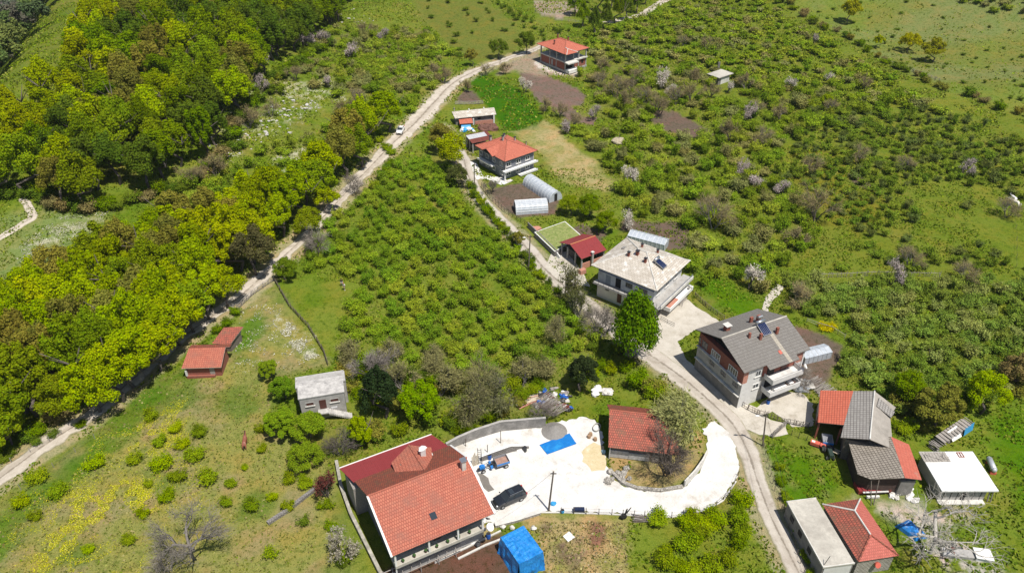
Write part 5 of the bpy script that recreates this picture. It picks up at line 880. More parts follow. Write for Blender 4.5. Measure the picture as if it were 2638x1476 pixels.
blobthing('covered_pile', 'pile under a crumpled white sheet left of the green bushes', 'pile', 1550, 1013, (.8, .6, .5), [WHITE, CONCL], 21, .35, 5, .1, 2.0); blobthing('covered_pile', 'pile wrapped in pale plastic beside the brick house yard', 'pile', 2070, 1000, (1.1, .9, .7), [PLASTIC, CONCL], 22, .35, 8, .1, 2.6)
poles('branch_pile', 'tangle of dark branches right of the plastic wrapped pile', 'branches', 2110, 1000, 70, 3.5, .5, [WOOD, WOODG], 4, .04, 7, .1, .4); poles('branch_pile', 'heap of grey brushwood at the corner of the pale roofed house', 'branches', 1745, 775, 50, 3, .9, [WOODG], 2.6, .04, 8, .1, .5)
poles('brushwood', 'brushwood along the drive fence around a burnt stump', 'branches', 1655, 1338, 40, 3, .0, [WOOD, WOODG], 1.0, .035, 9); x, y, z = P(1605, 1336); m = MB().blob((0, 0, .5), (.45, .4, .5), seed=3).tube((.1, 0, .3), (.4, 0, 2.0), .16, .08).tube((.4, 0, 1.2), (.9, 0, 2.3), .1, .05); tag(m.build('burnt_stump', solid('charred', (.02, .018, .016), .9), None, False, (x, y, .05)), 'charred forked stump beside the drive fence', 'stump')
x, y, z = P(1491, 1318); tag(MB().box(-.75, .75, -.3, .3, .25, .55).box(-.75, -.65, -.3, .3, 0, .249).box(.65, .75, -.3, .3, 0, .249).build('bench', plain('dark_blue', (.02, .03, .07), .4), None, False, (x, y, .12)), 'dark low bench on the drive edge by the fence', 'bench')
x, y, z = P(1594, 368); r = empty('haystack', 'small pale haystack round a pole in the green slope', 'haystack', (x, y, float(H(x, y)))); MB().blob((0, 0, .4), (1.9, 1.7, .9), seed=4, jit=.12, seg=14, rings=8).build('hay', plain('hay', (.42, .36, .25), .95, .3, 3), r); MB().tube((0, 0, 0), (0, 0, 2.8), .06).build('pole', WOOD, r)
x, y, z = P(1263, 332); q = MB()
for k in range(9): q.blob((random.uniform(-2.2, 2.2), random.uniform(-1, 1), .4), (1.5, 1.2, .9), 0, .25, 9, 6, k)
tag(q.build('manure_heap', plain('manure', (.17, .085, .065), .95, .4, 2), None, False, (x, y, 0)), 'dark reddish manure heap in front of the long pale shed', 'heap')
blobthing('bag_pile', 'pile of white and blue sacks beside the zinc roofed shed', 'sacks', 1206, 338, (.8, .6, .6), [WHITE, WHITE, BLUEP], 31, .25, 9, 0, 3.2)
x, y, z = P(2550, 1205); r = empty('tank', 'silver horizontal water tank on a red base in the grass', 'tank', (x, y, 0), math.radians(80)); MB().tube((-1.1, 0, .75), (1.1, 0, .75), .42, n=16).tube((-1.35, 0, .75), (-1.1, 0, .75), .25, .42, 16).tube((1.1, 0, .75), (1.35, 0, .75), .42, .25, 16).build('drum', plain('tank_silver', (.55, .57, .60), .35, .08, 2, .3), r, True); MB().box(-1.3, -1.0, -.4, .4, 0, .4).box(.8, 1.0, -.3, .3, 0, .4).build('base', REDPAINT, r)
x, y, z = P(2448, 1128); r = empty('woodpile', 'long pile of split firewood partly under blue and white plastic', 'woodpile', (x, y, 0), math.radians(33)); q = random.Random(5)
m = MB()
for k in range(90): a = q.uniform(-.12, .12); xx = q.uniform(-4.6, 4.3); z0 = q.uniform(.1, 1.5); m.tube((xx, -.7, z0), (xx+a*3, .8, z0+q.uniform(-.05, .1)), q.uniform(.05, .1), n=5)
m.build('firewood', WOODG, r)
for k in range(10): MB().slab([(-3.5+k*.7, -.8, 1.55+q.random()*.1), (-3.0+k*.7, -.8, 1.5+q.random()*.1), (-2.8+k*.7, .8, 1.6), (-3.4+k*.7, .8, 1.65)], .04).build('cover_board', WOODG, r)
MB().slab([(1.8, -.95, .2), (4.2, -.95, .2), (4.2, -.75, 1.6), (1.8, -.75, 1.6)], .04).build('blue_sheet', BLUEP, r); MB().slab([(-1.2, -.95, .7), (1.2, -.95, .5), (1.2, .3, 1.75), (-1.2, .3, 1.72)], .04).build('white_sheet', WHITE, r)
blobthing('rubble_pile', 'pile of white sacks and rubble between the brown tiled barn and the white outbuilding', 'rubble', 2318, 1268, (.45, .4, .3), [PLAST, WHITE, CONCL], 41, .3, 26, 0, 3.4); x, y, z = P(2248, 1262); r = empty('planks_pile', 'red sheets and pale boards stored under a leaning frame by the barn', 'boards', (x, y, 0), .05); MB().box(-2.4, .8, -.7, 1.0, .1, .7).build('red_sheet_stack', MARLINE, r); MB().box(-2.0, 1.6, -1.1, -.9, .72, .85).box(-1.8, 2.0, .2, .45, 1.3, 1.42).box(-1.6, .2, -1.6, -1.3, .2, .5).build('board', PLAST, r); MB().blob((1.9, -.6, .5), (.4, .4, .5), seed=3, jit=.1).build('rusty_drum', RUST, r)
x, y, z = P(2500, 1432); r = empty('cement_slab', 'long grey slab with a white draped box at the right bottom', 'slab', (x, y, 0), math.radians(-8)); MB().box(-3.6, .3, -.6, .6, 0, .45).build('slab', CONC, r); MB().slab([(.3, -.8, .75), (2.4, -.9, .7), (2.4, .8, .8), (.3, .8, .85)], .1).box(.4, 2.3, -.7, .7, 0, .6).build('draped_cover', WHITE, r); blobthing('scrap', 'dark scrap and a metal tub at the left end of the grey slab', 'scrap', 2455, 1418, (.45, .4, .35), [IRON, RUST, STEEL], 51, .3, 8, 0, 1.6)
blobthing('stone', 'white boulder beside the small curved wall of the drive plot', 'stones', 1592, 1226, (.5, .4, .4), STONE, 61, .3, 14, 0, 3.2)
for i, (px, py) in enumerate([(1215, 1362), (1232, 1352), (1195, 1390), (1160, 1402), (1245, 1345), (1222, 1395), (1295, 1358), (1320, 1362), (1345, 1366), (1375, 1362)]): blobthing('stone' if i > 5 else 'household_junk', ('pale block lying in the garden edge below the front wall' if i > 5 else 'small clutter of pots and tubs beside the terrace of the red house'), 'stone' if i > 5 else 'clutter', px, py, (.4, .35, .3), [CONCL] if i > 5 else [PLAST, IRON, CONCL, WHITE], 70+i, .3, 1 if i > 5 else 5, 0, 0 if i > 5 else 1.1, 'pale blocks below the front wall' if i > 5 else 'clutter by the terrace')
for i, (px, py, ln) in enumerate([(1256, 1166, 1.6), (1290, 1142, 2.6), (1200, 1150, 1.6)]): x, y, z = P(px, py); tag(MB().tube((0, 0, 0), (0, 0, ln), .06, n=6).build('stake', WOOD, None, False, (x, y, .08)), 'thin dark stake standing free in the left part of the white yard', 'stake', 'stakes in the yard')
x, y, z = P(1238, 1196); r = empty('ladder', 'dark ladder leaning against the left end of the inner stone wall', 'ladder', (x, y, .1)); MB().tube((-.25, 0, 0), (-.45, 1.2, 2.0), .04).build('rail', IRON, r); MB().tube((.25, -.1, 0), (.05, 1.1, 2.0), .04).build('rail', IRON, r)
for k in range(7): t = .1+k*.13; MB().tube((-.25-.2*t, 1.2*t, 2*t), (.25-.2*t, -.1+1.2*t, 2*t), .03).build('rung', IRON, r)
x, y, z = P(1224, 1200); q = MB(); [q.box(-.5+k*.22, -.35+k*.22, -.05, .03, 0, 2.0+.3*(k % 3)) for k in range(5)]; tag(q.build('plank_stack', WOODP, None, False, (x, y, .1), .5), 'upright pale planks at the corner of the red house', 'planks')
# terrace garden frame in front of the red house
x, y, z = P(1085, 1462); r = empty('pergola', 'low weathered pole frame along the front of the red house', 'pergola', (x, y, 0), math.radians(28))
for k in range(5): MB().tube((-5+k*2.4, -.6, 0), (-5+k*2.4, -.6, 1.3), .06).build('post', WOODG, r)
for yy, zz_ in ((-.7, 1.25), (0, 1.35), (.6, 1.3)): MB().tube((-5.5, yy, zz_), (5.5, yy+.1, zz_), .06).build('rail', WOODG, r)
for k in range(9): MB().tube((-5+k*1.2, -.8, 1.33), (-4.7+k*1.2, .8, 1.42), .045).build('crosspiece', WOODG, r)
wallrun('garden_kerb', 'straight pale kerb of the dug bed below the red house', [(1180, 1440), (1250, 1405), (1310, 1382)], .2, .25, CONCL); wallrun('garden_kerb', 'pale kerb closest to the terrace of the red house', [(1120, 1450), (1200, 1412), (1290, 1368)], .2, .2, CONCL)
tag(MB().box(-.02, 0, 0, 0.001, 0, .01).build('x', CONC), 'x') if 0 else None
# white stones scattered over the slope: too many to count
m = MB(); q = random.Random(4)
for cx, cy, sx, sy, n in [(720, 285, 60, 25, 45), (800, 275, 40, 10, 40), (640, 350, 60, 40, 40), (580, 400, 25, 20, 25), (700, 320, 90, 50, 40), (910, 60, 60, 40, 25), (560, 370, 20, 40, 12)]:
    for k in range(n): x, y, z = P(cx+q.gauss(0, sx*.5), cy+q.gauss(0, sy*.5)); s_ = abs(q.gauss(.12, .2))+.08; m.blob((x, y, z+s_*.25), (s_, s_*q.uniform(.5, .9), s_*.5), 0, .3, 5, 3, k)
tag(m.build('scattered_stones', plain('white_stone', (.50, .48, .44), .9, .15, 2)), 'white stones scattered over the slope below the upper wood', 'stones', None, 'stuff')

# ------------------------------------------------------------------ people and animals
def skin(name, V, E, Rr, mat, parent, sub=2):
    me = bpy.data.meshes.new(name); me.from_pydata(V, E, []); me.materials.append(mat); o = bpy.data.objects.new(name, me); COL.objects.link(o); o.parent = parent
    s_ = o.modifiers.new('skin', 'SKIN'); s_.use_smooth_shade = True; sk = me.skin_vertices[0].data if me.skin_vertices else None
    if sk is None:
        bm = bmesh.new(); bm.from_mesh(me); bm.verts.layers.skin.verify(); bm.to_mesh(me); bm.free(); sk = me.skin_vertices[0].data
    for i, r_ in enumerate(Rr): sk[i].radius = (r_, r_) if not hasattr(r_, '__len__') else r_; sk[i].use_root = (i == 0)
    sb = o.modifiers.new('sub', 'SUBSURF'); sb.levels = sub; sb.render_levels = sub; return o
SKIN = solid('skin_tone', (.42, .25, .17), .6)
def person(label, px, py, rz, top, legs, hair, bend=0., shoes=None, cut=False):
    x, y, z = P(px, py); r = empty('person', label, 'person', (x, y, z), rz); c, s = math.cos(bend), math.sin(bend)
    def up(dx, dy, dz): return (dx, dy*c+s*dz, .95+dz*c-dy*s)       # parts above the hip lean forward (+y)
    J = [(0, 0, .95), up(0, 0, .22), up(0, .0, .45), up(0, .02, .56), up(0, .04, .66), up(0, .05, .76), (-.10, 0, .88), (-.12, .10, .50), (-.13, .02, .08), (-.13, .16, .04), (.10, 0, .88), (.13, -.06, .50), (.14, -.22, .09), (.14, -.08, .04), up(-.19, 0, .46), up(-.27, .05, .20), up(-.22, .24, .02), up(-.20, .32, -.02), up(.19, 0, .46), up(.28, .02, .20), up(.24, .20, .0), up(.22, .28, -.04)]
    E = [(0, 1), (1, 2), (2, 3), (3, 4), (4, 5), (0, 6), (6, 7), (7, 8), (8, 9), (0, 10), (10, 11), (11, 12), (12, 13), (2, 14), (14, 15), (15, 16), (16, 17), (2, 18), (18, 19), (19, 20), (20, 21)]
    R = [.13, .13, .15, .06, .09, .09, .085, .06, .04, .035, .085, .06, .04, .035, .06, .045, .035, .03, .06, .045, .035, .03]
    skin('body', J, E, R, SKIN, r); k = [0, 1, 2, 14, 15, 18, 19]; skin('shirt', [J[i] for i in k], [(0, 1), (1, 2), (2, 3), (3, 4), (2, 5), (5, 6)], [R[i]+.025 for i in k], top, r)
    k = [0, 6, 7, 8, 10, 11, 12]; V = [J[i] for i in k]
    if cut: V[3] = tuple(np.array(V[2])*.6+np.array(V[3])*.4); V[6] = tuple(np.array(V[5])*.6+np.array(V[6])*.4)
    skin('trousers', V, [(0, 1), (1, 2), (2, 3), (0, 4), (4, 5), (5, 6)], [R[i]+.03 for i in k], legs, r); hd_ = up(0, .035, .76); MB().blob((hd_[0], hd_[1]-.02, hd_[2]+.03), (.115, .13, .12), seed=2, jit=.03, seg=12, rings=8).build('hair', hair, r, True)
    for a in (-1, 1): MB().blob((up(a*.035, .14, .73)), (.014, .014, .014), seed=1, jit=0).build('eye', IRON, r)
    for i in (9, 13): MB().blob((J[i][0], J[i][1]-.03, .05), (.055, .14, .05), seed=1, jit=.02).build('shoe', shoes or WHITE, r, True)
    # hands: palm and five bent fingers
    for i in (17, 21):
        h = Vector(J[i]); d = (h-Vector(J[i-1])).normalized(); t = d.cross(Vector((0, 0, 1))).normalized(); V = [tuple(h), tuple(h+d*.05)]; E2 = [(0, 1)]; R2 = [.028, .03]
        for f in range(5):
            b0 = len(V); off = t*(f-2)*.017; L = (.055, .07, .078, .07, .055)[f]
            if f == 0: off = t*-.04
            V += [tuple(h+d*.07+off), tuple(h+d*(.07+L*.6)+off-Vector((0, 0, .01))), tuple(h+d*(.07+L)+off-Vector((0, 0, .03)))]; E2 += [(1 if f else 0, b0), (b0, b0+1), (b0+1, b0+2)]; R2 += [.010, .009, .008]
        skin('hand', V, E2, R2, SKIN, r, 1)
    return r
person('person with reddish hair, white top and khaki knee trousers striding through the orchard', 888, 747, math.radians(160), WHITE, plain('khaki', (.38, .33, .22), .9), solid('red_hair', (.42, .12, .07), .7), .25, WHITE, True)
person('person in a black top and light grey trousers behind the one in white', 881, 736, math.radians(200), solid('black_cloth', (.02, .02, .02), .9), plain('grey_cloth', (.42, .42, .42), .9), solid('dark_hair', (.03, .02, .015), .7), .35, IRON)
def beast(name, label, cat, px, py, rz, s, mat, mane, neck=.45, headz=1.5, tailmat=None, group=None, graze=False):
    x, y, z = P(px, py); r = empty(name, label, cat, (x, y, z), rz, group); r.scale = (s, s, s); hz_ = .35 if graze else headz; nz = .8 if graze else headz-.2
    V = [(0, 0, 1.05), (0, .45, 1.05), (0, .75, 1.12), (0, -.45, 1.08), (0, -.75, 1.08), (0, 1.05, (1.12+nz)/2+.05), (0, 1.3, nz), (0, 1.5, hz_), (0, 1.78, hz_-.22)]
    E = [(0, 1), (1, 2), (2, 5), (5, 6), (6, 7), (7, 8), (0, 3), (3, 4)]; R = [.34, .34, .28, .32, .27, .19, .13, .12, .07]
    for a in (-1, 1):
        k = len(V); V += [(a*.2, .65, .8), (a*.19, .68, .45), (a*.18, .66, .06)]; E += [(2, k), (k, k+1), (k+1, k+2)]; R += [.13, .065, .05]
        k = len(V); V += [(a*.22, -.62, .85), (a*.2, -.82, .48), (a*.2, -.72, .06)]; E += [(4, k), (k, k+1), (k+1, k+2)]; R += [.16, .07, .05]
    skin('body', V, E, R, mat, r); m = MB()
    for k in range(7): t = k/6; m.blob((0, .8+t*.6, 1.42+t*(nz-1.1)-.05), (.05, .12, .12), 0, .2, 6, 4, k)
    if not graze: m.build('mane', mane, r)
    MB().tube((0, -1.0, 1.1), (0, -1.12, .85), .06, .07).tube((0, -1.12, .85), (0, -1.08, .4), .08, .03).build('tail', tailmat or mane, r)
    for a in (-1, 1): MB().tube((a*.06, 1.45, hz_+.08), (a*.1, 1.42, hz_+.24), .035, .01, 5).build('ear', mat, r)
    return r
beast('horse', 'reddish brown horse with a dark tail standing in the meadow', 'horse', 633, 1150, math.radians(9), 1.0, solid('bay_coat', (.26, .09, .055), .5), solid('black_hair', (.02, .015, .012), .7), headz=1.75)
beast('cow', 'cream white cow nearer the bottom at the right edge of the hill field', 'cow', 2612, 532, math.radians(35), 1.15, solid('cream_coat', (.72, .66, .56), .8), WHITE, headz=1.3); beast('cow', 'smaller white and dark cow just above the larger cream one', 'cow', 2609, 520, math.radians(5), 1.0, solid('white_coat', (.75, .72, .68), .8), IRON, headz=1.35)
for px, py in ((1905, 178), (1849, 172)): pass
x, y, z = P(1849, 188); tag(MB().box(-.35, .35, -.2, .2, 0, 3.4).build('chimney_stack', STONEW, None, False, (x, y, float(H(x, y)))), 'narrow stone stack standing just above the flat roofed hillside hut', 'stack')
blobthing('beehives', 'white beehive box in the shrubs of the upper left field', 'beehive', 978, 165, (.5, .4, .5), WHITE, 90, .05)
# ------------------------------------------------------------------ vegetation
FOOT = []
for o in S.objects:
    if o.type == 'EMPTY' and o.parent is None and o.children:
        mn = [1e9, 1e9]; mx = [-1e9, -1e9]
        for c in o.children:
            if c.type != 'MESH': continue
            for v in c.bound_box: mn = [min(mn[0], v[0]), min(mn[1], v[1])]; mx = [max(mx[0], v[0]), max(mx[1], v[1])]
        if mx[0] > mn[0]: FOOT.append((o.location.x, o.location.y, o.rotation_euler.z, *mn, *mx))
_hx, _hy, _ = P(1848, 240); FOOT.append((_hx, _hy, 0., -6., -7., 6., 4.))
ROADW, LANEW = wp(MAIN_ROAD), wp(LANE); YW = [wp(YARD), wp(FYARD), wp(ISLAND), wp(GREEN_FIELD)]+[wp(q) for q in SOILS[:5]]
def free(x, y, r=1.5):
    X, Y = np.array([x]), np.array([y])
    if segd(X, Y, ROADW, False)[0] < 1.9+r or segd(X, Y, LANEW, False)[0] < 1.7+r: return False
    for q in YW:
        if inpoly(X, Y, q)[0] or segd(X, Y, q)[0] < r*.6: return False
    for fx, fy, a, x0, y0, x1, y1 in FOOT:
        dx, dy = x-fx, y-fy; u = dx*math.cos(a)+dy*math.sin(a); v = -dx*math.sin(a)+dy*math.cos(a)
        if x0-r < u < x1+r and y0-r < v < y1+r: return False
    return True
def unit(v): return v/(np.linalg.norm(v, axis=-1, keepdims=True)+1e-9)
def quads(c, nrm, s, el, q, cup=.0):
    n = len(c); t = unit(np.cross(nrm, unit(q.normal(size=(n, 3))))); b = np.cross(nrm, t); s = np.asarray(s).reshape(-1, 1)
    V = np.stack([c-t*s*el, c-b*s, c+t*s*el, c+b*s], 1).reshape(-1, 3); return V, np.arange(4*n).reshape(n, 4)
def mkcrown(name, seed, n, R, zc_, hz, lobes=14, leaf=.24, spread=.34, up=.5, taper=0., el=1.5):
    q = np.random.default_rng(seed); d = unit(q.normal(size=(lobes, 3))); d[:, 2] = np.abs(d[:, 2])*1.15-.25; d = unit(d)
    k = .74*(.75+.4*q.random((lobes, 1))); L = d*k; Lr = spread*(.75+.5*q.random(lobes))
    L = np.vstack([L, [[0, 0, .1]]]); Lr = np.append(Lr, .5); w = Lr**2; w[-1] *= .5; li = q.choice(lobes+1, n, p=w/w.sum())
    dd = unit(q.normal(size=(n, 3))+np.array([0, 0, .25])); rr = Lr[li][:, None]*(q.random((n, 1))**.35)
    # leaves gather on flat sprays inside each lobe
    p = L[li]+dd*rr; lay = np.round(p[:, 2]*9+L[li][:, 0]*5)/9-L[li][:, 0]*5/9; p[:, 2] = p[:, 2]*.6+lay*.4
    if taper: f = 1-taper*np.clip((p[:, 2]+.6)/1.6, 0, 1); p[:, :2] *= f[:, None]*1.25
    nr = unit(dd*.8+np.array([0, 0, up])+q.normal(size=(n, 3))*.45); c = p*np.array([R, R, hz])+np.array([0, 0, zc_])
    V, F = quads(c, nr, leaf*(.6+.8*q.random(n)), el, q); return npmesh(name, V, F, [LEAF])
def mktrunk(name, seed, h, r, nb=5, mat=None, R=3.):
    q = random.Random(seed); m = MB(); pts = [Vector((0, 0, -.3))]
    for k in range(1, 5): pts.append(Vector((q.uniform(-.12, .12)*k, q.uniform(-.12, .12)*k, h*k/4)))
    for k in range(4): m.tube(pts[k], pts[k+1], r*(1-k*.2), r*(1-(k+1)*.2), 6)
    for k in range(nb):
        a = q.uniform(0, 6.28); s = pts[q.choice([2, 3])]; L = R*q.uniform(.5, .8); m.tube(s, s+Vector((math.cos(a)*L, math.sin(a)*L, h*.35)), r*.4, r*.12, 4)
    me = bpy.data.meshes.new(name); me.from_pydata(m.v, [], m.f); me.materials.append(mat or BARK); return me
def mkbush(name, seed, n, R, h, stems=13, leaf=.13, lean=.9):
    q = np.random.default_rng(seed); a = q.random(stems)*6.28; rad = R*(.45+.55*q.random(stems)); hh = h*(.55+.45*q.random(stems)); i = q.choice(stems, n); t = .22+.78*q.random(n)**.75
    wob = .13*R*(q.random((stems, 2))-.5); base = np.stack([np.cos(a)*rad, np.sin(a)*rad], 1)
    c = np.zeros((n, 3)); c[:, :2] = base[i]*(t[:, None]**1.35)+wob[i]*np.sin(t*6)[:, None]; c[:, 2] = hh[i]*(t**.8)
    sp = .10+.22*np.sin(t*3.0); c += q.normal(size=(n, 3))*(R*sp[:, None])*np.array([.75, .75, .42]); c[:, 2] = np.maximum(c[:, 2], .05)
    out = unit(c-np.array([0, 0, h*.3])); nr = unit(out*.5+np.array([0, 0, .8])+q.normal(size=(n, 3))*.5)
    V, F = quads(c, nr, leaf*(.6+.8*q.random(n)), 1.4, q); mi = np.zeros(len(F))
    m = MB()
    for k in range(stems): m.tube((wob[k][0], wob[k][1], 0), (base[k][0]*.75, base[k][1]*.75, hh[k]*.85), .045, .015, 3, cap=False)
    TF = np.array(m.f); V = np.vstack([V, np.array(m.v)]); F = np.vstack([F, TF+4*n]); mi = np.append(mi, np.ones(len(TF)))
    return npmesh(name, V, F, [LEAF, BARK], mi)
def mkbare(name, seed, h, R, depth=5, mat=None, twigs=1600, tw=.022, flowers=0, fs=.07, leaves=0, droop=0.):
    """trunk and branching limbs -> (trunk mesh, crown mesh of twigs and, if asked for, blossom or young leaves)"""
    q = random.Random(seed); rg = np.random.default_rng(seed); T = MB(); C = MB(); tips = []
    def grow(p, d, L, r, k):
        n = 2; 
        for j in range(n):
            p2 = p+d*(L/n); (T if k < 2 else C).tube(p, p2, r*(1-.25*j/n), r*(1-.25*(j+1)/n), 5 if k < 2 else 3, cap=False); p = p2; d = (d+Vector((q.gauss(0, .13), q.gauss(0, .13), q.gauss(.02, .08)))).normalized()
        if k >= 3: tips.append((p, d, L))
        if k >= depth: return
        for j in range(q.choice([2, 3, 3]) if k else q.choice([4, 5])):
            a = q.uniform(0, 6.28); e = Vector((math.cos(a), math.sin(a), q.uniform(-.05, .5)-droop)); nd_ = (d*q.uniform(.45, .9)+e*q.uniform(.6, .95)).normalized(); grow(p-d*L*q.uniform(0, .35)*(k > 0), nd_, L*q.uniform(.62, .82), r*.60, k+1)
    grow(Vector((0, 0, -.3)), Vector((q.gauss(0, .05), q.gauss(0, .05), 1)).normalized(), h*.26, h*.024, 0)
    allv = np.array([tuple(t[0]) for t in tips]); mr = np.percentile(np.hypot(allv[:, 0], allv[:, 1]), 92); mz = allv[:, 2].max(); sx = R/max(mr, .1); sz = h*.95/mz
    def fit(v): v = np.array(v, float); w = np.clip(v[:, 2:3]/(h*.3), 0, 1); v[:, :2] *= 1+(sx-1)*w; v[:, 2] *= sz; return v
    TM = npmesh(name+'_trunk', fit(T.v), T.f, [mat or BARK]); TM.name = 'trunk'
    idx = rg.choice(len(tips), twigs); P0 = fit(allv)[idx]+rg.normal(size=(twigs, 3))*R*.05; D = unit(unit(P0-np.array([0, 0, h*.45]))+rg.normal(size=(twigs, 3))*.6); Ln = R*(.06+.10*rg.random((twigs, 1)))
    sd_ = unit(np.cross(D, unit(rg.normal(size=(twigs, 3)))))*tw; V = np.stack([P0-sd_, P0+sd_, P0+D*Ln*2+sd_*.4, P0+D*Ln*2-sd_*.4], 1).reshape(-1, 3); F = np.arange(4*twigs).reshape(-1, 4)
    CV = fit(C.v); n0 = len(CV); V = np.vstack([CV, V]); mi = [0]*len(C.f)+[1]*twigs; F = np.vstack([np.array(C.f), F+n0])
    for cnt, size, mt in ((flowers, fs, 2), (leaves, .11, 3)):
        if cnt:
            idx = rg.choice(len(tips), cnt); c = fit(allv)[idx]+unit(rg.normal(size=(cnt, 3)))*R*.26*rg.random((cnt, 1)); v2, f2 = quads(c, unit(rg.normal(size=(cnt, 3))+np.array([0, 0, .7])), size*(.6+.8*rg.random(cnt)), 1.2, rg); F = np.vstack([F, f2+len(V)]); V = np.vstack([V, v2]); mi += [mt]*cnt
    CM = npmesh('crown', V, F, [mat or BARK, TWIG, BLOSSOM, LEAF], mi); return TM, CM
TREES = [mkcrown('crown', 10+i, 12500, 1., 0, 1., lobes=36+i % 4*8, leaf=.0235, spread=.165+.025*(i % 3), up=.4, taper=(0, .25, .45, .1, .35, 0, .5, .2)[i]) for i in range(8)]
CONES = [mkcrown('crown', 40+i, 10000, 1., 0, 1., lobes=40, leaf=.0245, spread=.22, up=.4, taper=.7) for i in range(3)]
TRUNKS = [mktrunk('trunk', i, 1., .03, 5, R=.35) for i in range(3)]
DENSE = mkcrown('crown', 99, 15000, 1., 0, 1., lobes=90, leaf=.026, spread=.26, up=.35, taper=.55)
BUSH = [mkbush('leafy_bush', 60+i, 2300, 1., 1., stems=11+i*3, leaf=.044) for i in range(6)]; BUSHT = [mkbush('leafy_bush', 80+i, 900, 1., 1.05, stems=8+i, leaf=.052) for i in range(5)]
def settle(o, s, rz, col):
    o.scale = s; o.rotation_euler = (0, 0, rz)
    for c in [o]+list(o.children): c.color = (*col, 1)
MARKS = [('near the white beehive', 978, 165), ('left of the upper road bend', 1080, 240), ('between the tiny hut and the top field', 960, 70), ('below the tiny hut', 780, 215), ('around the blossom trees left of the hut', 680, 180), ('in the middle of the stony slope', 880, 260), ('above the near wood', 620, 440), ('in the lowest rows', 2420, 640), ('in the middle rows', 2420, 520), ('in the upper rows', 2440, 390), ('in the left rows', 2080, 590), ('in the right rows', 2560, 440), ('just below the boundary hedge', 2520, 320), ('left of the dug strip', 2110, 430), ('by the yellow flowering bush', 2150, 790), ('in the upper part of the right orchard', 2350, 780), ('in the lower part of the right orchard', 2400, 940), ('in the right part of the right orchard', 2580, 780), ('at the narrow top of the orchard', 1060, 450), ('in the upper half of the orchard', 1080, 560), ('on the lane side of the orchard', 1380, 800), ('in the lower half of the orchard', 1150, 860), ('in the left corner of the orchard', 800, 790), ('below the hillside hut', 1820, 360), ('in the centre of the right slope', 1980, 250), ('right of the dug plot', 1880, 430), ('below the long fence line', 1980, 660), ('near the concrete hut', 800, 960), ('near the brick sheds', 540, 880), ('near the wooden gate by the road', 720, 740), ('by the upper stretch of the gravel road', 960, 430), ('near the block house', 1270, 470), ('across the lane from the greenhouses', 1240, 560), ('across the lane from the turf terrace', 1340, 680), ('by the tall dense tree near the lane', 1560, 880), ('above the white yard', 1320, 960), ('in the middle of the orchard', 1080, 740), ('around the two people', 900, 740), ('below the unfinished house', 1480, 260), ('behind the unfinished house', 1600, 60), ('near the flat roofed hillside hut', 1850, 240), ('near the haystack', 1620, 370), ('above the pale roofed house', 1760, 560), ('near the big bare trees of the slope', 1900, 540), ('by the dug strip in the field', 2215, 465), ('near the two cows', 2580, 560), ('near the post fence across the orchards', 2260, 710), ('behind the brick house', 2180, 850), ('behind the barns', 2360, 1020), ('at the right edge', 2600, 860), ('by the boundary hedge', 2350, 230), ('in the upper field below the meadow hill', 2160, 230), ('at the top of the picture', 1850, 40), ('near the tiny hut', 800, 150), ('on the stony clearing', 700, 300), ('by the parked white car', 960, 300), ('next to the lawn with the path', 300, 500), ('at the left edge', 30, 420), ('on the skyline of the wood', 200, 130), ('in the heart of the upper wood', 420, 250), ('at the top of the upper wood', 560, 40), ('at the left end of the near wood', 60, 1000), ('in the middle of the near wood', 420, 760), ('at the upper end of the near wood', 860, 460), ('beside the horse', 640, 1170), ('in the yellow flowers', 350, 1260), ('beside the long wall of the red house', 830, 1330), ('below the white drive', 1850, 1400)]
MW = [(w, *P(a, c)[:2]) for w, a, c in MARKS]
def place(x, y): return min(MW, key=lambda m: (m[1]-x)**2+(m[2]-y)**2)[0]
def withplace(label, x, y, group):
    if not group: return label
    l = label.split(' in the orchard between')[0] if 'between the gravel road and the lane' in label else label
    p = place(x, y); w = (label+' '+p).split(); return ' '.join(w) if len(w) <= 16 else ' '.join((l.split(' on the ')[0].split(' in the ')[0].split(' along the ')[0].split(' between ')[0].split(' under ')[0].split(' standing ')[0].split(' at the ')[0]+' '+p).split())
ntree = [0]
def tree(x, y, h, R, col, label, group, kind='tree', cat='tree', cone=False, z=None, name=None):
    z = float(H(x, y)) if z is None else z; r = empty(name or kind, withplace(label, x, y, group), cat, (x, y, z), random.uniform(0, 6.28), group)
    c = link('crown', random.choice(CONES if cone else TREES), r); hz = h*.50 if not cone else h*.54; c.location = (0, 0, h-hz*.90); c.scale = (R, R, hz); c.color = (*col, 1); t = link('trunk', random.choice(TRUNKS), r); t.scale = (h, h, h*.72); t.color = (*col, 1); return r
def bush(x, y, R, h, col, label, group, thin=False, name='leafy_bush', cat='bush'):
    o = link(name, random.choice(BUSHT if thin else BUSH)); o.location = (x, y, float(H(x, y))-.05); o.scale = (R, R, h); o.rotation_euler = (0, 0, random.uniform(0, 6.28)); o.color = (*col, 1); return tag(o, withplace(label, x, y, group), cat, group)
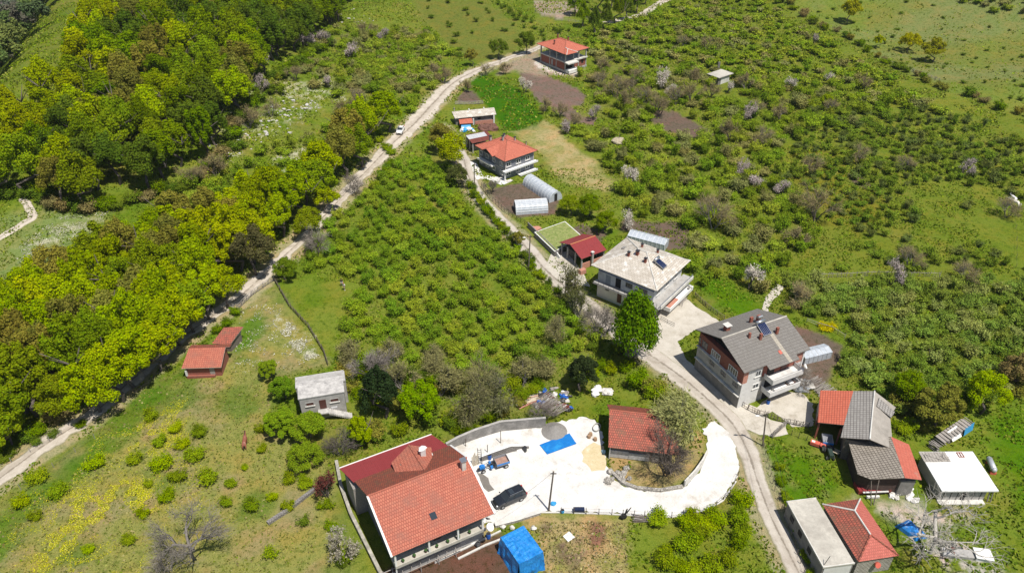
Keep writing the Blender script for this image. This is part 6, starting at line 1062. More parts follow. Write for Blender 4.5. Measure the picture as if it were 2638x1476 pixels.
def scatter(px, sp, jit=.35, r=1.2, keep=1., seed=0, rot=.3, ex=(), nsc=None, mind=None):
    poly = px if isinstance(px[0][0], float) and False else wp(px); q = np.random.default_rng(seed); A = np.array(poly); x0, y0 = A.min(0)-sp; x1, y1 = A.max(0)+sp; c, s = math.cos(rot), math.sin(rot); mx_, my_ = (x0+x1)/2, (y0+y1)/2; Rr = math.hypot(x1-x0, y1-y0)/2; g = np.arange(-Rr, Rr, sp)
    U, Vv = np.meshgrid(g, g); U = U+(q.random(U.shape)-.5)*2*jit*sp; Vv = Vv+(q.random(U.shape)-.5)*2*jit*sp; X = mx_+U*c-Vv*s; Y = my_+U*s+Vv*c; m = inpoly(X, Y, poly); out = []
    for x, y in zip(X[m], Y[m]):
        if q.random() > keep: continue
        if nsc is not None and N1.fbm(x/nsc[0], y/nsc[0], 3) < nsc[1]: continue
        if any(inpoly(np.array([x]), np.array([y]), e)[0] for e in ex): continue
        if free(x, y, r): out.append((float(x), float(y)))
    return out
def jc(c, v=.18): k = random.uniform(1-v, 1+v); return (c[0]*k*random.uniform(.92, 1.08), c[1]*k, c[2]*k)
YEL, LIME, GRN, MID, DRK, OLV, BRN = (.35, .395, .035), (0.297, 0.360, 0.027), (0.180, 0.248, 0.023), (0.239, 0.297, 0.031), (.135, .185, .028), (0.252, 0.234, 0.054), (.25, .205, .09)
CAM2 = lambda x, y: math.hypot(x, y)+(1000 if abs(x) > .52*y+36 else 0)
# the wood on the upper left hill
def pickcol(x, y, t):
    a = N1.fbm(x/18., y/18., 3)+random.uniform(-.13, .13)
    if a < .38: return DRK, 'dark green'
    if a < .47: return GRN, 'deep green'
    if a < .55: return MID, 'mid green'
    if a < .61: return OLV, 'olive brown'
    if a < .70: return LIME, 'bright green'
    return YEL, 'yellow green'
RA = [(-60, 560), (30, 500), (90, 505), (160, 535), (230, 545), (300, 522), (430, 485), (545, 440), (590, 372), (605, 310), (660, 250), (760, 160), (850, 90), (900, 20), (920, -90), (330, -90), (280, 60), (225, 130), (175, 230), (110, 330), (40, 350), (-60, 420)]
FA = scatter(RA, 6.3, .33, 1.2, seed=1); FA.sort(key=lambda p: CAM2(*p)); EDGE_Y = wp([(330, -60), (280, 90), (200, 190), (140, 300), (100, 380)])
for i, (x, y) in enumerate(FA[:300]):
    c, nme = pickcol(x, y, 0)
    if segd(np.array([x]), np.array([y]), EDGE_Y, False)[0] < 9 and random.random() < .8: c, nme = YEL, 'yellow green'
    tree(x, y, random.uniform(11, 15), random.uniform(3.7, 5.0), jc(c), nme+' broadleaf tree in the dense wood on the upper left hill', nme+' trees of the upper left wood', 'broadleaf_tree')
# the near wood beside the gravel road
RB = [(-120, 1130), (-100, 960), (-40, 880), (60, 820), (170, 755), (290, 690), (400, 640), (500, 620), (620, 580), (730, 525), (830, 470), (900, 410), (950, 350), (1000, 318), (1000, 350), (940, 420), (880, 480), (820, 550), (740, 620), (660, 700), (600, 770), (540, 840), (440, 895), (330, 960), (210, 1040), (100, 1110), (-20, 1190)]
for x, y in scatter(RB, 4.9, .3, .3, seed=2):
    a = N2.fbm(x/11., y/11., 3)+random.uniform(-.12, .12); c, nme = (YEL, 'yellow green') if a < .42 else (LIME, 'bright green') if a < .55 else (OLV, 'olive') if a < .64 else (MID, 'mid green')
    tree(x, y, random.uniform(10.5, 14), random.uniform(3.3, 4.6), jc(c), nme+' broadleaf tree in the near wood along the gravel road', nme+' trees of the near wood', 'broadleaf_tree')
for px, py, h, R in ((262, 1066, 11, 4.6), (310, 1032, 11, 4.6), (362, 992, 11.5, 4.8), (412, 962, 10, 4.4), (425, 920, 11, 4.8), (468, 880, 11, 4.6), (505, 850, 11, 4.6), (545, 815, 10, 4.2), (588, 788, 9, 3.8), (800, 610, 7, 3.3), (845, 548, 7, 3.3), (170, 1075, 8, 3.9), (30, 1150, 7, 3.6)):
    c, nme = random.choice([(YEL, 'yellow green'), (LIME, 'bright green'), (MID, 'mid green')]); tree(*P(px, py)[:2], h, R, jc(c), nme+' broadleaf tree in the near wood along the gravel road', nme+' trees of the near wood', 'broadleaf_tree')
# far woods: lower valley and what shows behind the near hill
def clump(name, pts, meshes, szf, colf, label, cat, hsc=1., leafn=None):
    """one object for a mass nobody could count: merged copies of a light crown with a colour for each"""
    Vs, Fs, Cs = [], [], []; off = 0
    for (x, y) in pts:
        me = random.choice(meshes); V, F = me; R, h = szf(x, y); a = random.uniform(0, 6.28); ca, sa = math.cos(a), math.sin(a)
        v = V*np.array([R, R, h]); v = np.stack([v[:, 0]*ca-v[:, 1]*sa+x, v[:, 0]*sa+v[:, 1]*ca+y, v[:, 2]+float(H(x, y))-.05], 1)
        Vs.append(v); Fs.append(F+off); off += len(v); Cs.append(np.tile(np.array([*colf(x, y), 1.]), (len(v), 1)))
    me = npmesh(name, np.vstack(Vs), np.vstack(Fs), [CLUMP]); at = me.attributes.new('Tint', 'FLOAT_COLOR', 'POINT'); at.data.foreach_set('color', np.vstack(Cs).astype(np.float32).ravel()); o = link(name, me); tag(o, label, cat, None, 'stuff'); return o
def lightbush(seed, n, leaf):
    me = mkbush('t', seed, n, 1., 1., 8, leaf); V = np.zeros(len(me.vertices)*3); me.vertices.foreach_get('co', V); V = V.reshape(-1, 3)[:4*n]; bpy.data.meshes.remove(me); return V, np.arange(4*n).reshape(n, 4)
def lighttree(seed, n, leaf):
    me = mkcrown('t', seed, n, .5, .62, .42, 12, leaf); V = np.zeros(len(me.vertices)*3); me.vertices.foreach_get('co', V); V = V.reshape(-1, 3); bpy.data.meshes.remove(me); return V, np.arange(4*n).reshape(n, 4)
CLUMP = LEAF.copy(); CLUMP.name = 'clump_leaves'; _n = CLUMP.node_tree; _a = _n.nodes.new('ShaderNodeAttribute'); _a.attribute_name = 'Tint'
for l in list(_n.links):
    if l.from_node.type == 'OBJECT_INFO': tgt = l.to_socket; _n.links.remove(l); _n.links.new(_a.outputs['Color'], tgt)
LT = [lighttree(i, 2200, .026) for i in range(4)]; LBs = [lightbush(i+20, 500, .08) for i in range(5)]
far = []
for gx in np.arange(-620, -120, 8.5):
    for gy in np.arange(150, 800, 8.5):
        x, y = gx+rng.uniform(-3.5, 3.5), gy+rng.uniform(-3.5, 3.5)
        if -(x+129+(y-200)*.37) > 14 and x > -.80*y-25 and N2.fbm(x/30, y/30, 3) > .33: far.append((float(x), float(y)))
print('forest', len(FA), 'far', len(far))
fcol = lambda x, y: [(.13, .18, .06), (.19, .22, .07), (.17, .16, .12), (.10, .135, .06)][random.randrange(4)] if y < 330 else [(.16, .15, .15), (.13, .155, .10), (.17, .15, .14)][random.randrange(3)]  # farther crowns are greyer: haze painted into the leaf colour
wl = lambda x, y: {0: DRK, 1: GRN, 2: MID, 3: OLV, 4: LIME}[min(4, int((N1.fbm(x/18., y/18., 3)-.3+random.uniform(-.1, .1))*12) if N1.fbm(x/18., y/18., 3) > .32 else 0)]
clump('wood_crowns', FA[300:], LT, lambda x, y: (random.uniform(7.5, 10), random.uniform(11, 15)), lambda x, y: jc(wl(x, y)), 'farthest crowns of the dense wood at the top of the upper left hill', 'woodland') if len(FA) > 300 else None
clump('valley_wood', far, LT, lambda x, y: (random.uniform(7, 12), random.uniform(9, 13)), fcol, 'distant hazy woodland in the valley at the top left corner', 'woodland')
# the hazel orchard between the gravel road and the lane
RO = [(1010, 430), (1090, 400), (1150, 470), (1190, 520), (1225, 560), (1300, 640), (1380, 720), (1450, 790), (1500, 850), (1560, 905), (1500, 925), (1380, 965), (1180, 965), (1000, 960), (905, 915), (850, 900), (800, 830), (730, 755), (720, 700), (770, 650), (830, 600), (880, 555), (930, 500), (960, 465)]
HUTEX = [wp([(700, 920), (900, 900), (905, 1000), (880, 1080), (700, 1080)])]
ob = scatter(RO, 3.2, .15, 1.3, keep=.93, seed=5, ex=HUTEX, rot=.55); ob.sort(key=lambda p: CAM2(*p))
HZ = lambda: jc(random.choice([(0.272, 0.360, 0.048), (0.240, 0.328, 0.044), (0.312, 0.368, 0.056), (0.200, 0.288, 0.040)]), .12)
for x, y in ob[:300]: bush(x, y, random.uniform(1.25, 1.8), random.uniform(1.7, 2.7), HZ(), 'leafy hazel bush in the orchard between the gravel road and the lane', 'hazel bushes of the central orchard', name='hazel_bush')
if ob[300:]: clump('hazel_orchard', ob[300:], LBs, lambda x, y: (random.uniform(1.5, 2.1), random.uniform(2.1, 3.0)), lambda x, y: HZ(), 'far rows of leafy hazel bushes at the top of the central orchard', 'orchard')
# orchards on the right
RR1 = [(2000, 735), (2110, 722), (2260, 724), (2440, 722), (2900, 740), (2900, 1010), (2560, 1040), (2440, 1085), (2330, 1100), (2270, 1060), (2250, 1010), (2190, 990), (2165, 950), (2200, 895), (2130, 850), (2060, 800)]
q1 = scatter(RR1, 3.2, .2, 1.3, seed=7, rot=.2); q1.sort(key=lambda p: CAM2(*p))
OC = lambda: jc(random.choice([(0.256, 0.320, 0.072), (0.224, 0.288, 0.064), (0.296, 0.328, 0.104), (0.192, 0.256, 0.048)]), .12)
for x, y in q1[:300]: bush(x, y, random.uniform(1.5, 2.0), random.uniform(1.8, 2.6), OC(), 'leafy bush in the dense orchard right of the brick house', 'bushes of the right hand orchard', thin=random.random() < .4, name='orchard_bush')
RR2 = [(1495, 95), (1560, 75), (1700, 25), (1800, -20), (1985, -20), (2080, 80), (2230, 175), (2330, 235), (2300, 300), (2200, 330), (2100, 330), (2020, 400), (2005, 480), (2080, 560), (2110, 640), (2030, 700), (1965, 790), (1900, 740), (1800, 770), (1740, 690), (1790, 640), (1780, 590), (1700, 560), (1600, 560), (1580, 510), (1600, 480), (1560, 420), (1490, 370), (1460, 330), (1530, 330), (1560, 290), (1520, 240), (1470, 205), (1530, 170)]
G1 = lambda: jc(random.choice([(0.272, 0.344, 0.048), (0.312, 0.360, 0.060), (0.216, 0.288, 0.040), (0.288, 0.280, 0.104)]), .15)
q2 = scatter(RR2, 4.1, .40, 1.2, seed=8, keep=.88); q2.sort(key=lambda p: CAM2(*p))
for x, y in q2[:300]: bush(x, y, random.uniform(1.3, 2.7), random.uniform(1.5, 3.6), G1(), 'green bush on the overgrown slope above the pale roofed house', 'bushes of the overgrown right slope', name='slope_bush')
RR3 = [(2105, 250), (2330, 240), (2440, 290), (2900, 430), (2900, 710), (2440, 700), (2240, 700), (2120, 690), (2120, 600), (2060, 540), (2010, 470), (2040, 380)]
q3 = scatter(RR3, 3.2, .13, 1.0, keep=.92, seed=9, rot=.25); q3 = [p for p in q3 if N3.fbm(p[0]/16, p[1]/16, 3) > .36]
D1 = lambda: jc(random.choice([(0.176, 0.240, 0.040), (0.224, 0.280, 0.048), (0.160, 0.192, 0.056)]), .15); q3.sort(key=lambda p: CAM2(*p))
for x, y in q3[:300]: bush(x, y, random.uniform(.9, 1.9), random.uniform(1.1, 2.4), D1(), 'small dark bush in the open rows of the sloping right field', 'small bushes of the sloping field', thin=True, name='field_bush')
rest = q1[300:]+q2[300:]+q3[300:]
TR = [(925, 200), (960, 60), (1050, 0), (1100, 70), (1165, 150), (1140, 215), (1060, 290), (1000, 320), (930, 330), (870, 370), (780, 400), (690, 455), (600, 480), (560, 520), (470, 540), (480, 490), (620, 420), (850, 330), (900, 260)]
TR2 = [(640, 250), (700, 190), (790, 130), (900, 20), (1040, -40), (1060, 40), (1100, 90), (1150, 170), (1100, 230), (950, 250), (900, 260), (760, 240)]
q4 = scatter(TR, 4.2, .38, 1.4, seed=10)+scatter(TR2, 4.4, .38, 1.4, seed=11, keep=.85); q4.sort(key=lambda p: CAM2(*p))
for x, y in q4[:280]: bush(x, y, random.uniform(1.4, 2.6), random.uniform(1.6, 3.2), G1(), 'shrub on the stony slope between the upper wood and the gravel road', 'shrubs of the stony left slope', thin=random.random() < .5, name='slope_shrub')
q5 = scatter([(1060, 0), (1250, -30), (1360, 90), (1300, 140), (1180, 150), (1090, 60)], 9, .4, 1, seed=12)+scatter([(1260, 0), (1400, 60), (1480, 80), (1400, 110), (1360, 95), (1290, 30)], 4.5, .4, 1, seed=13)
for x, y in q5: bush(x, y, random.uniform(.8, 1.7), random.uniform(.9, 1.8), jc(DRK), 'small dark shrub in the grass field at the top', 'shrubs of the top field', thin=True, name='field_shrub')
HR = [(2010, 0), (2110, 60), (2330, 170), (2440, 235), (2638, 290), (2900, 360), (2900, -150), (2000, -150)]
q6 = scatter(HR, 7.5, .4, 1, seed=14, keep=.6)
for x, y in q6[:200]: bush(x, y, random.uniform(.6, 1.3), random.uniform(.6, 1.2), jc(DRK, .3), 'tiny dark shrub on the open meadow hill at the top right', 'shrubs of the meadow hill', thin=True, name='meadow_shrub')
q7 = scatter([(2380, -40), (2500, 20), (2650, 60), (2900, 100), (2900, -150), (2400, -150)], 5, .4, 1, seed=15); rest = rest+q7
if rest: clump('hill_scrub', rest, LBs, lambda x, y: (random.uniform(1.4, 2.4), random.uniform(1.5, 2.8)), lambda x, y: G1(), 'far scrub and orchard bushes covering the upper right slopes', 'scrub')
# hedges
def hedge(px, sp, R, h, cols, label, group, seed=0, jit=1.0, thin=False):
    random.seed(seed+50); pts = wp(px)
    for (x0, y0), (x1, y1) in zip(pts[:-1], pts[1:]):
        n = max(1, int(math.hypot(x1-x0, y1-y0)/sp))
        for k in range(n): t = (k+random.random()*.6)/n; bush(x0+(x1-x0)*t+random.uniform(-jit, jit), y0+(y1-y0)*t+random.uniform(-jit, jit), random.uniform(*R), random.uniform(*h), jc(random.choice(cols)), label, group, thin, name='hedge_bush')
hedge([(1960, -20), (2060, 30), (2110, 70), (2200, 110), (2300, 170), (2420, 230), (2480, 240), (2560, 275), (2680, 310)], 3.4, (1.2, 2.4), (1.3, 2.8), [DRK, OLV, BRN, GRN], 'bush in the boundary hedge below the open meadow hill', 'hedge along the meadow hill', 1)
hedge([(1420, 960), (1380, 1000), (1300, 1075), (1240, 1100), (1170, 1125)], 1.8, (1.0, 1.8), (1.2, 2.2), [GRN, MID, OLV], 'green bush along the top of the yard retaining wall', 'bushes above the retaining wall', 2)
hedge([(2000, 1200), (2015, 1270), (2045, 1350), (2080, 1440), (2095, 1500)], 1.3, (.5, .9), (.8, 1.3), [GRN, MID], 'small bush in the hedge between the lower lane and the garage', 'hedge beside the lower lane', 3, .25)
hedge([(1210, 480), (1232, 520), (1290, 590), (1350, 665), (1395, 720), (1430, 750), (1480, 800)], 1.9, (.9, 1.5), (1.2, 2.2), [GRN, MID, DRK], 'bush on the orchard side of the lane', 'bushes along the lane', 4, .4)
hedge([(1895, 1290), (1905, 1310), (1905, 1350), (1900, 1440), (1850, 1470), (1760, 1480), (1700, 1440), (1780, 1400), (1850, 1350), (1760, 1345), (1690, 1350)], 1.7, (1.1, 1.8), (1.3, 2.3), [MID, GRN, LIME], 'green bush in the garden corner below the white drive', 'bushes below the drive', 5, .7)
hedge([(1620, 985), (1680, 1010), (1720, 1030), (1745, 1075)], 1.5, (1.6, 2.4), (2.2, 3.6), [MID, GRN, OLV], 'large leafy bush behind the old barn', 'bushes behind the old barn', 6, 1.0)
hedge([(700, 1420), (760, 1370), (850, 1290), (880, 1400), (905, 1460), (820, 1430)], 2.6, (.8, 1.4), (.8, 1.5), [GRN, MID, DRK], 'low bush on the grassy bank left of the red house', 'low bushes left of the red house', 7, .9, True)
hedge([(0, 1190), (60, 1165), (130, 1130), (200, 1100), (250, 1080)], 2.4, (.9, 1.5), (.8, 1.6), [GRN, DRK, OLV], 'low bush on the verge of the gravel road', 'verge bushes', 8, .6)
hedge([(960, 350), (1000, 400), (1010, 440), (960, 490)], 3, (1.0, 1.6), (1, 1.8), [MID, GRN], 'low bush in the strip between road and orchard', 'bushes of the road strip', 9, 1.5)
hedge([(1500, 880), (1560, 900), (1610, 905), (1640, 890)], 1.7, (1.2, 1.8), (1.2, 2), [DRK, OLV], 'dark undergrowth bush under the tall trees by the lane', 'undergrowth by the lane', 10, .8)
hedge([(2300, 1065), (2400, 1055), (2520, 1040), (2620, 1010)], 2.2, (1.4, 2.4), (2.0, 4.0), [LIME, GRN, OLV], 'tall bush in the tree belt behind the barns', 'tree belt behind the barns', 11, 1.4)
hedge([(2280, 1105), (2340, 1110), (2400, 1110)], 1.6, (1.0, 1.5), (1.2, 1.9), [OLV, MID], 'olive green bush between barn and woodpile', 'bushes between barn and woodpile', 12, .5)
hedge([(1480, 990), (1540, 950), (1600, 960), (1640, 935)], 1.9, (1.0, 1.6), (1.0, 1.9), [LIME, GRN], 'bright bush on the grass patch above the old barn', 'bushes above the old barn', 13, .8)
hedge([(880, 960), (960, 960), (1080, 985), (1180, 1000), (1290, 1000), (1380, 960)], 1.7, (1.3, 2.2), (1.6, 3.2), [GRN, MID, OLV, DRK], 'bush in the thicket along the lower edge of the orchard', 'thicket below the orchard', 14, 1.5)
hedge([(900, 1010), (1000, 1050), (1100, 1060), (1160, 1100), (1050, 1100), (930, 1130), (880, 1120)], 2.2, (1.2, 2.0), (1.4, 2.6), [GRN, MID, OLV, DRK], 'bush in the thicket behind the large red house', 'thicket behind the red house', 15, 1.3)
for i, (px, R) in enumerate([((455, 1108), 1.1), ((515, 1120), 1.25), ((412, 1145), 1.2), ((470, 1152), 1.2), ((505, 1180), 1.5), ((350, 1190), 1.2), ((420, 1205), 1.6), ((462, 1232), 1.3), ((535, 1240), 1.5), ((245, 1200), 1.5), ((100, 1240), 1.5), ((155, 1275), 1.4), ((60, 1300), 1.3), ((95, 1335), 1.0), ((385, 1250), .8), ((432, 1285), 1.2), ((672, 1110), 1.0), ((676, 1160), .9), ((632, 1208), .6), ((596, 1252), .9), ((652, 1310), 1.2), ((702, 1285), .9), ((745, 1242), 1.1), ((586, 1300), 1.0), ((372, 1330), 1.0), ((335, 1395), 1.0), ((390, 1080), 1.3), ((230, 1420), .8), ((745, 1310), 1.0), ((790, 1250), 1.2)]):
    x, y, _ = P(*px); bush(x, y, R*1.05, R*1.25, jc(MID if i % 3 else LIME), 'low leafy bush in the yellow flowering meadow at the lower left', 'bushes of the flowering meadow', name='meadow_bush')
# single trees that stand out
def at(px, py): x, y, z = P(px, py); return x, y
def one(px, py, h, R, col, label, cone=False): x, y = at(px, py); return tree(x, y, h, R, jc(col, .05), label, None, cone=cone)
t_ = one(1625, 935, 14.5, 4.0, (.16, .25, .025), 'tall dense green tree in front of the pale roofed house', True); [setattr(c_, 'data', DENSE) for c_ in t_.children if c_.name.startswith('crown')]
one(1165, 440, 9.5, 4.0, (.38, .40, .03), 'large yellow green tree left of the block house')
one(1135, 395, 8, 3.4, OLV, 'olive green tree behind the large yellow green tree'); one(1180, 480, 5.5, 2.6, (.12, .13, .04), 'dull green tree at the bend of the lane below the yellow green tree')
one(1500, 1005, 7.5, 3.2, (.045, .06, .022), 'dark leaved tree between the orchard and the old barn'); one(985, 1075, 10, 3.6, (.035, .055, .02), 'dark conifer left of the junk pile above the red house', True)
one(1085, 1085, 8, 3.0, (.24, .34, .03), 'bright green tree between the dark conifer and the retaining wall'); one(932, 1150, 6, 2.1, (.30, .38, .03), 'bright yellow green tree just above the large red house')
one(735, 1030, 4.6, 2.3, (.19, .28, .035), 'green tree touching the left side of the concrete hut'); one(725, 1120, 4.4, 3.0, (.20, .29, .035), 'broad green tree below left of the concrete hut'); one(800, 1130, 4.6, 3.0, (.20, .29, .035), 'broad green tree below the stair of the concrete hut'); one(785, 1200, 3.6, 2.6, (.20, .28, .035), 'green tree lowest in the group below the concrete hut')
one(695, 975, 3.6, 2.0, (.21, .29, .035), 'small green tree upper left of the concrete hut'); one(740, 720, 4.8, 2.3, (.17, .24, .03), 'solitary green tree at the gate by the gravel road')
one(1335, 545+90, 3.5, 1.6, OLV, 'small olive tree beside the lane below the greenhouses'); one(1515, 560, 5.5, 2.8, GRN, 'green tree right of the turf terrace garden'); one(1470, 555, 5, 2.5, MID, 'rounded tree right of the striped greenhouse'); one(1560, 600, 5, 2.6, GRN, 'leafy tree between maroon shed and low white greenhouse')
one(2400, 1100, 8.5, 4.0, (.22, .23, .05), 'large olive coloured tree behind the barns'); one(2520, 1060, 7.5, 3.4, (.32, .38, .03), 'bright yellow green tree in the belt behind the white outbuilding'); one(2330, 1040, 6, 3.0, GRN, 'green tree behind the barn with the grey felt slope'); one(2600, 1000, 7, 2.8, BRN, 'brownish tree at the right edge above the green field')
one(2185, 60, 9, 4.2, (.34, .35, .04), 'yellowish tree in the hedge near the top right'); one(2340, 135, 7, 3.6, (.42, .40, .03), 'yellow tree in the hedge beside a wider one'); one(2395, 160, 8.5, 4.6, (.30, .30, .04), 'widest yellow olive tree in the boundary hedge'); one(2260, 125, 5, 2.5, YEL, 'small yellow bushy tree in the boundary hedge')
one(1355, 140, 7.5, 3.6, DRK, 'dark tree at the road edge left of the unfinished house'); one(1285, 150, 6.5, 3.2, DRK, 'dark tree beside the upper road left of its neighbour'); one(1215, 170, 5.5, 2.6, OLV, 'olive tree at the corner of the top field')
one(2125, 275, 3.6, 1.9, LIME, 'small bright tree among dull bushes on the right slope')
b_ = bush(*at(2130, 848), 1.6, 1.0, (.50, .42, .02), 'bright yellow flowering bush at the edge of the dug garden', None, name='yellow_bush')
for i, (px, py) in enumerate([(1500, 70), (1530, 95), (1560, 78), (1590, 60), (1615, 52), (1640, 35), (1480, 40), (1545, 30), (1575, 20), (1600, 8), (1510, 10), (1655, 12)]):
    x, y = at(px, py); tree(x, y, random.uniform(9, 12), random.uniform(2.6, 3.6), jc(DRK if i % 3 else GRN), 'tall dark tree in the grove behind the unfinished house', 'grove behind the unfinished house', cone=True)
# bare and blossoming trees
BARE = [mkbare('b', i, 1., .55, 5, BARKG if i % 2 else BARK, 1700, .0028, leaves=l) for i, l in ((1, 0), (2, 0), (3, 500), (4, 600))]; BIG = [mkbare('b', i, 8., 5.2, 6, BARKG, n, .014) for i, n in ((11, 1500), (12, 450))]; WB = plain('white_bark', (.46, .43, .38), .9, .25, 3); [me_.materials.__setitem__(0, WB) for me_ in BIG[1]]; BLO = [mkbare('b', 20+i, 1., .52, 4, BARK, 500, .003, flowers=900, fs=.02) for i in range(3)]
LEAFO = [mkbare('b', 31, 1., .6, 5, BARKG, 1500, .003, leaves=1300)]
for t_, c_ in BARE+LEAFO:
    v = np.zeros(len(c_.vertices)*3); 
for grp in (BARE, BLO, LEAFO): pass
def bare(px, py, h, R, kind, label, group=None, col=(.28, .23, .125), name='bare_tree', k=None):
    x, y = at(px, py); src = kind[k] if k is not None else random.choice(kind); r = empty(name, withplace(label, x, y, group), 'tree', (x, y, float(H(x, y))), random.uniform(0, 6.28), group)
    t = link('trunk', src[0], r); c = link('crown', src[1], r)
    for o in (t, c): o.color = (*col, 1); o.scale = (h, h, h) if kind is not BIG else (h/8.,)*3
    if kind is not BIG: f = R/(h*.55); c.scale = (h*f, h*f, h); t.scale = (h*f, h*f, h)
    return r

# leaf quads inside the unit meshes are far too large at unit scale: shrink them once
def shrink(mesh, mats, f):
    n = len(mesh.vertices); V = np.zeros(n*3); mesh.vertices.foreach_get('co', V); V = V.reshape(-1, 3); mi = np.zeros(len(mesh.polygons), np.int32); mesh.polygons.foreach_get('material_index', mi); st = np.zeros(len(mi), np.int32); mesh.polygons.foreach_get('loop_start', st); lv = np.zeros(len(mesh.loops), np.int32); mesh.loops.foreach_get('vertex_index', lv)
    for p in np.nonzero(np.isin(mi, mats))[0]: ids = lv[st[p]:st[p]+4]; c = V[ids].mean(0); V[ids] = c+(V[ids]-c)*f
    mesh.vertices.foreach_set('co', V.ravel()); mesh.update()
for t_, c_ in BARE+LEAFO: shrink(c_, [3], .18)
bare(500, 1440, 7, 0, BIG, 'large leafless grey tree in the yellow meadow at the lower left', k=0, col=(.24, .215, .18)); bare(2395, 1425, 9.5, 0, BIG, 'large leafless whitish tree beside the blue covered mound', k=1, col=(.42, .39, .35)); bare(440, 1470, 5, 2.6, BARE, 'smaller leafless tree at the bottom edge of the meadow', col=(.26, .23, .2), k=0)
bare(1712, 1222, 7.5, 4.2, BARE, 'leafless dark tree in front of the old barn inside the drive', k=1, col=(.12, .10, .085)); bare(1550, 870, 7.5, 3.6, BARE, 'leafless tree between the lane and the tall green tree', k=0, col=(.22, .19, .16)); bare(1450, 790, 8.5, 3.6, BARE, 'brownish tree in young leaf at the orchard corner beside the lane', k=3, col=(.13, .13, .05)); bare(1490, 830, 7, 2.8, BARE, 'thin half leafed tree left of the leafless one by the lane', k=2, col=(.13, .14, .05))
bare(1790, 1125, 9, 5.4, LEAFO, 'wide pale tree with sparse young leaves over the drive entrance', col=(.36, .36, .15)); bare(1735, 1060, 6, 3.2, LEAFO, 'pale sparse leafed tree behind the right end of the old barn', col=(.25, .27, .09)); bare(1290, 1040, 6.5, 4.6, BARE, 'spreading bare olive grey tree above the retaining wall', k=2, col=(.17, .17, .08)); bare(1195, 1075, 6.5, 4.4, BARE, 'spreading bare tree left of another above the retaining wall', k=3, col=(.18, .17, .08))
bare(965, 990, 7, 3.6, BARE, 'greyish bare tree on the lower left edge of the orchard', k=1, col=(.25, .22, .2)); bare(880, 1170, 4.5, 2.6, BARE, 'dark bare shrub tree against the roof of the red house', k=0, col=(.10, .085, .075)); bare(845, 1290, 5, 2.6, BLO, 'reddish tree beside the left wall of the red house', col=(.14, .05, .045), k=0); bare(880, 1440, 4.5, 2.6, BLO, 'whitish flowering tree by the lower left corner of the red house', col=(.36, .33, .26), k=1)
bare(1400, 1085, 4, 2.2, BARE, 'bare hanging tree over the junk heap', k=0, col=(.2, .17, .15)); bare(820, 660, 5.5, 3.4, BARE, 'grey bare tree on the right side of the gravel road', k=1, col=(.25, .22, .19)); bare(915, 500, 5, 3.0, BARE, 'grey brown bare tree at the road above the orchard', k=0, col=(.22, .19, .16)); bare(2060, 1000, 4, 2.6, BARE, 'leafless fruit tree beside the brick house', k=0, col=(.26, .23, .2)); bare(1265, 500, 4, 1.8, BARE, 'leafless tree in the garden in front of the block house', k=1, col=(.2, .17, .15))
one(660, 705, 10.5, 4.6, (.12, .105, .045), 'large dull brown tree near the top of the near wood'); one(500, 690, 11, 5.2, (.40, .44, .03), 'tallest bright yellow green tree in the near wood')
for i, (px, py, h, R) in enumerate([(1545, 225, 6, 3.4), (1585, 250, 7, 3.6), (1620, 245, 6.5, 3.2), (1660, 270, 6.5, 3.4), (1695, 300, 7, 3.6), (1740, 270, 6.5, 3.4), (1780, 265, 6.5, 3.2), (1640, 215, 6, 3), (1560, 195, 5.5, 3), (1600, 285, 6, 3), (1780, 215, 5, 2.8)]): bare(px, py, h, R, BARE, 'brown bare tree in the cluster below the unfinished house', 'bare trees below the unfinished house', col=(.28, .23, .125))
for i, (px, py, h, R) in enumerate([(1835, 590, 8.5, 4.6), (2100, 570, 8, 4.4), (1945, 300, 5, 2.6), (2010, 310, 5, 2.8), (1880, 360, 6, 3), (1960, 380, 6, 3.2), (2090, 450, 5, 3), (2210, 420, 5, 2.6), (2330, 440, 4.5, 2.4), (2140, 290, 4.5, 2.4), (2225, 235, 5, 2.6), (1470, 330, 5, 2.8), (1400, 290, 4.5, 2.4), (1440, 300, 4.5, 2.4), (2480, 730, 5, 2.8), (2340, 690, 5, 2.8), (2040, 790, 5, 3.2), (2590, 560, 5, 3), (1830, 250, 5, 2.6), (2050, 640, 5, 2.8), (1820, 130, 5, 2.8), (1760, 120, 4.5, 2.5), (1920, 230, 5, 2.6), (880, 300, 5, 3), (920, 270, 5, 3), (1110, 200, 5, 2.8), (1140, 215, 5.5, 2.8), (760, 210, 5, 2.6), (640, 330, 6, 3.2), (700, 300, 5, 2.6), (1255, 195, 4, 2.4), (1300, 190, 4, 2.4), (560, 460, 5.5, 3), (500, 480, 5.5, 3), (860, 60, 6, 3), (940, 90, 5, 2.8), (1200, 240, 4, 2)]): bare(px, py, h, R, BARE, 'grey brown leafless tree standing among green hillside bushes', 'leafless trees on the slopes', col=(.28, .23, .125))
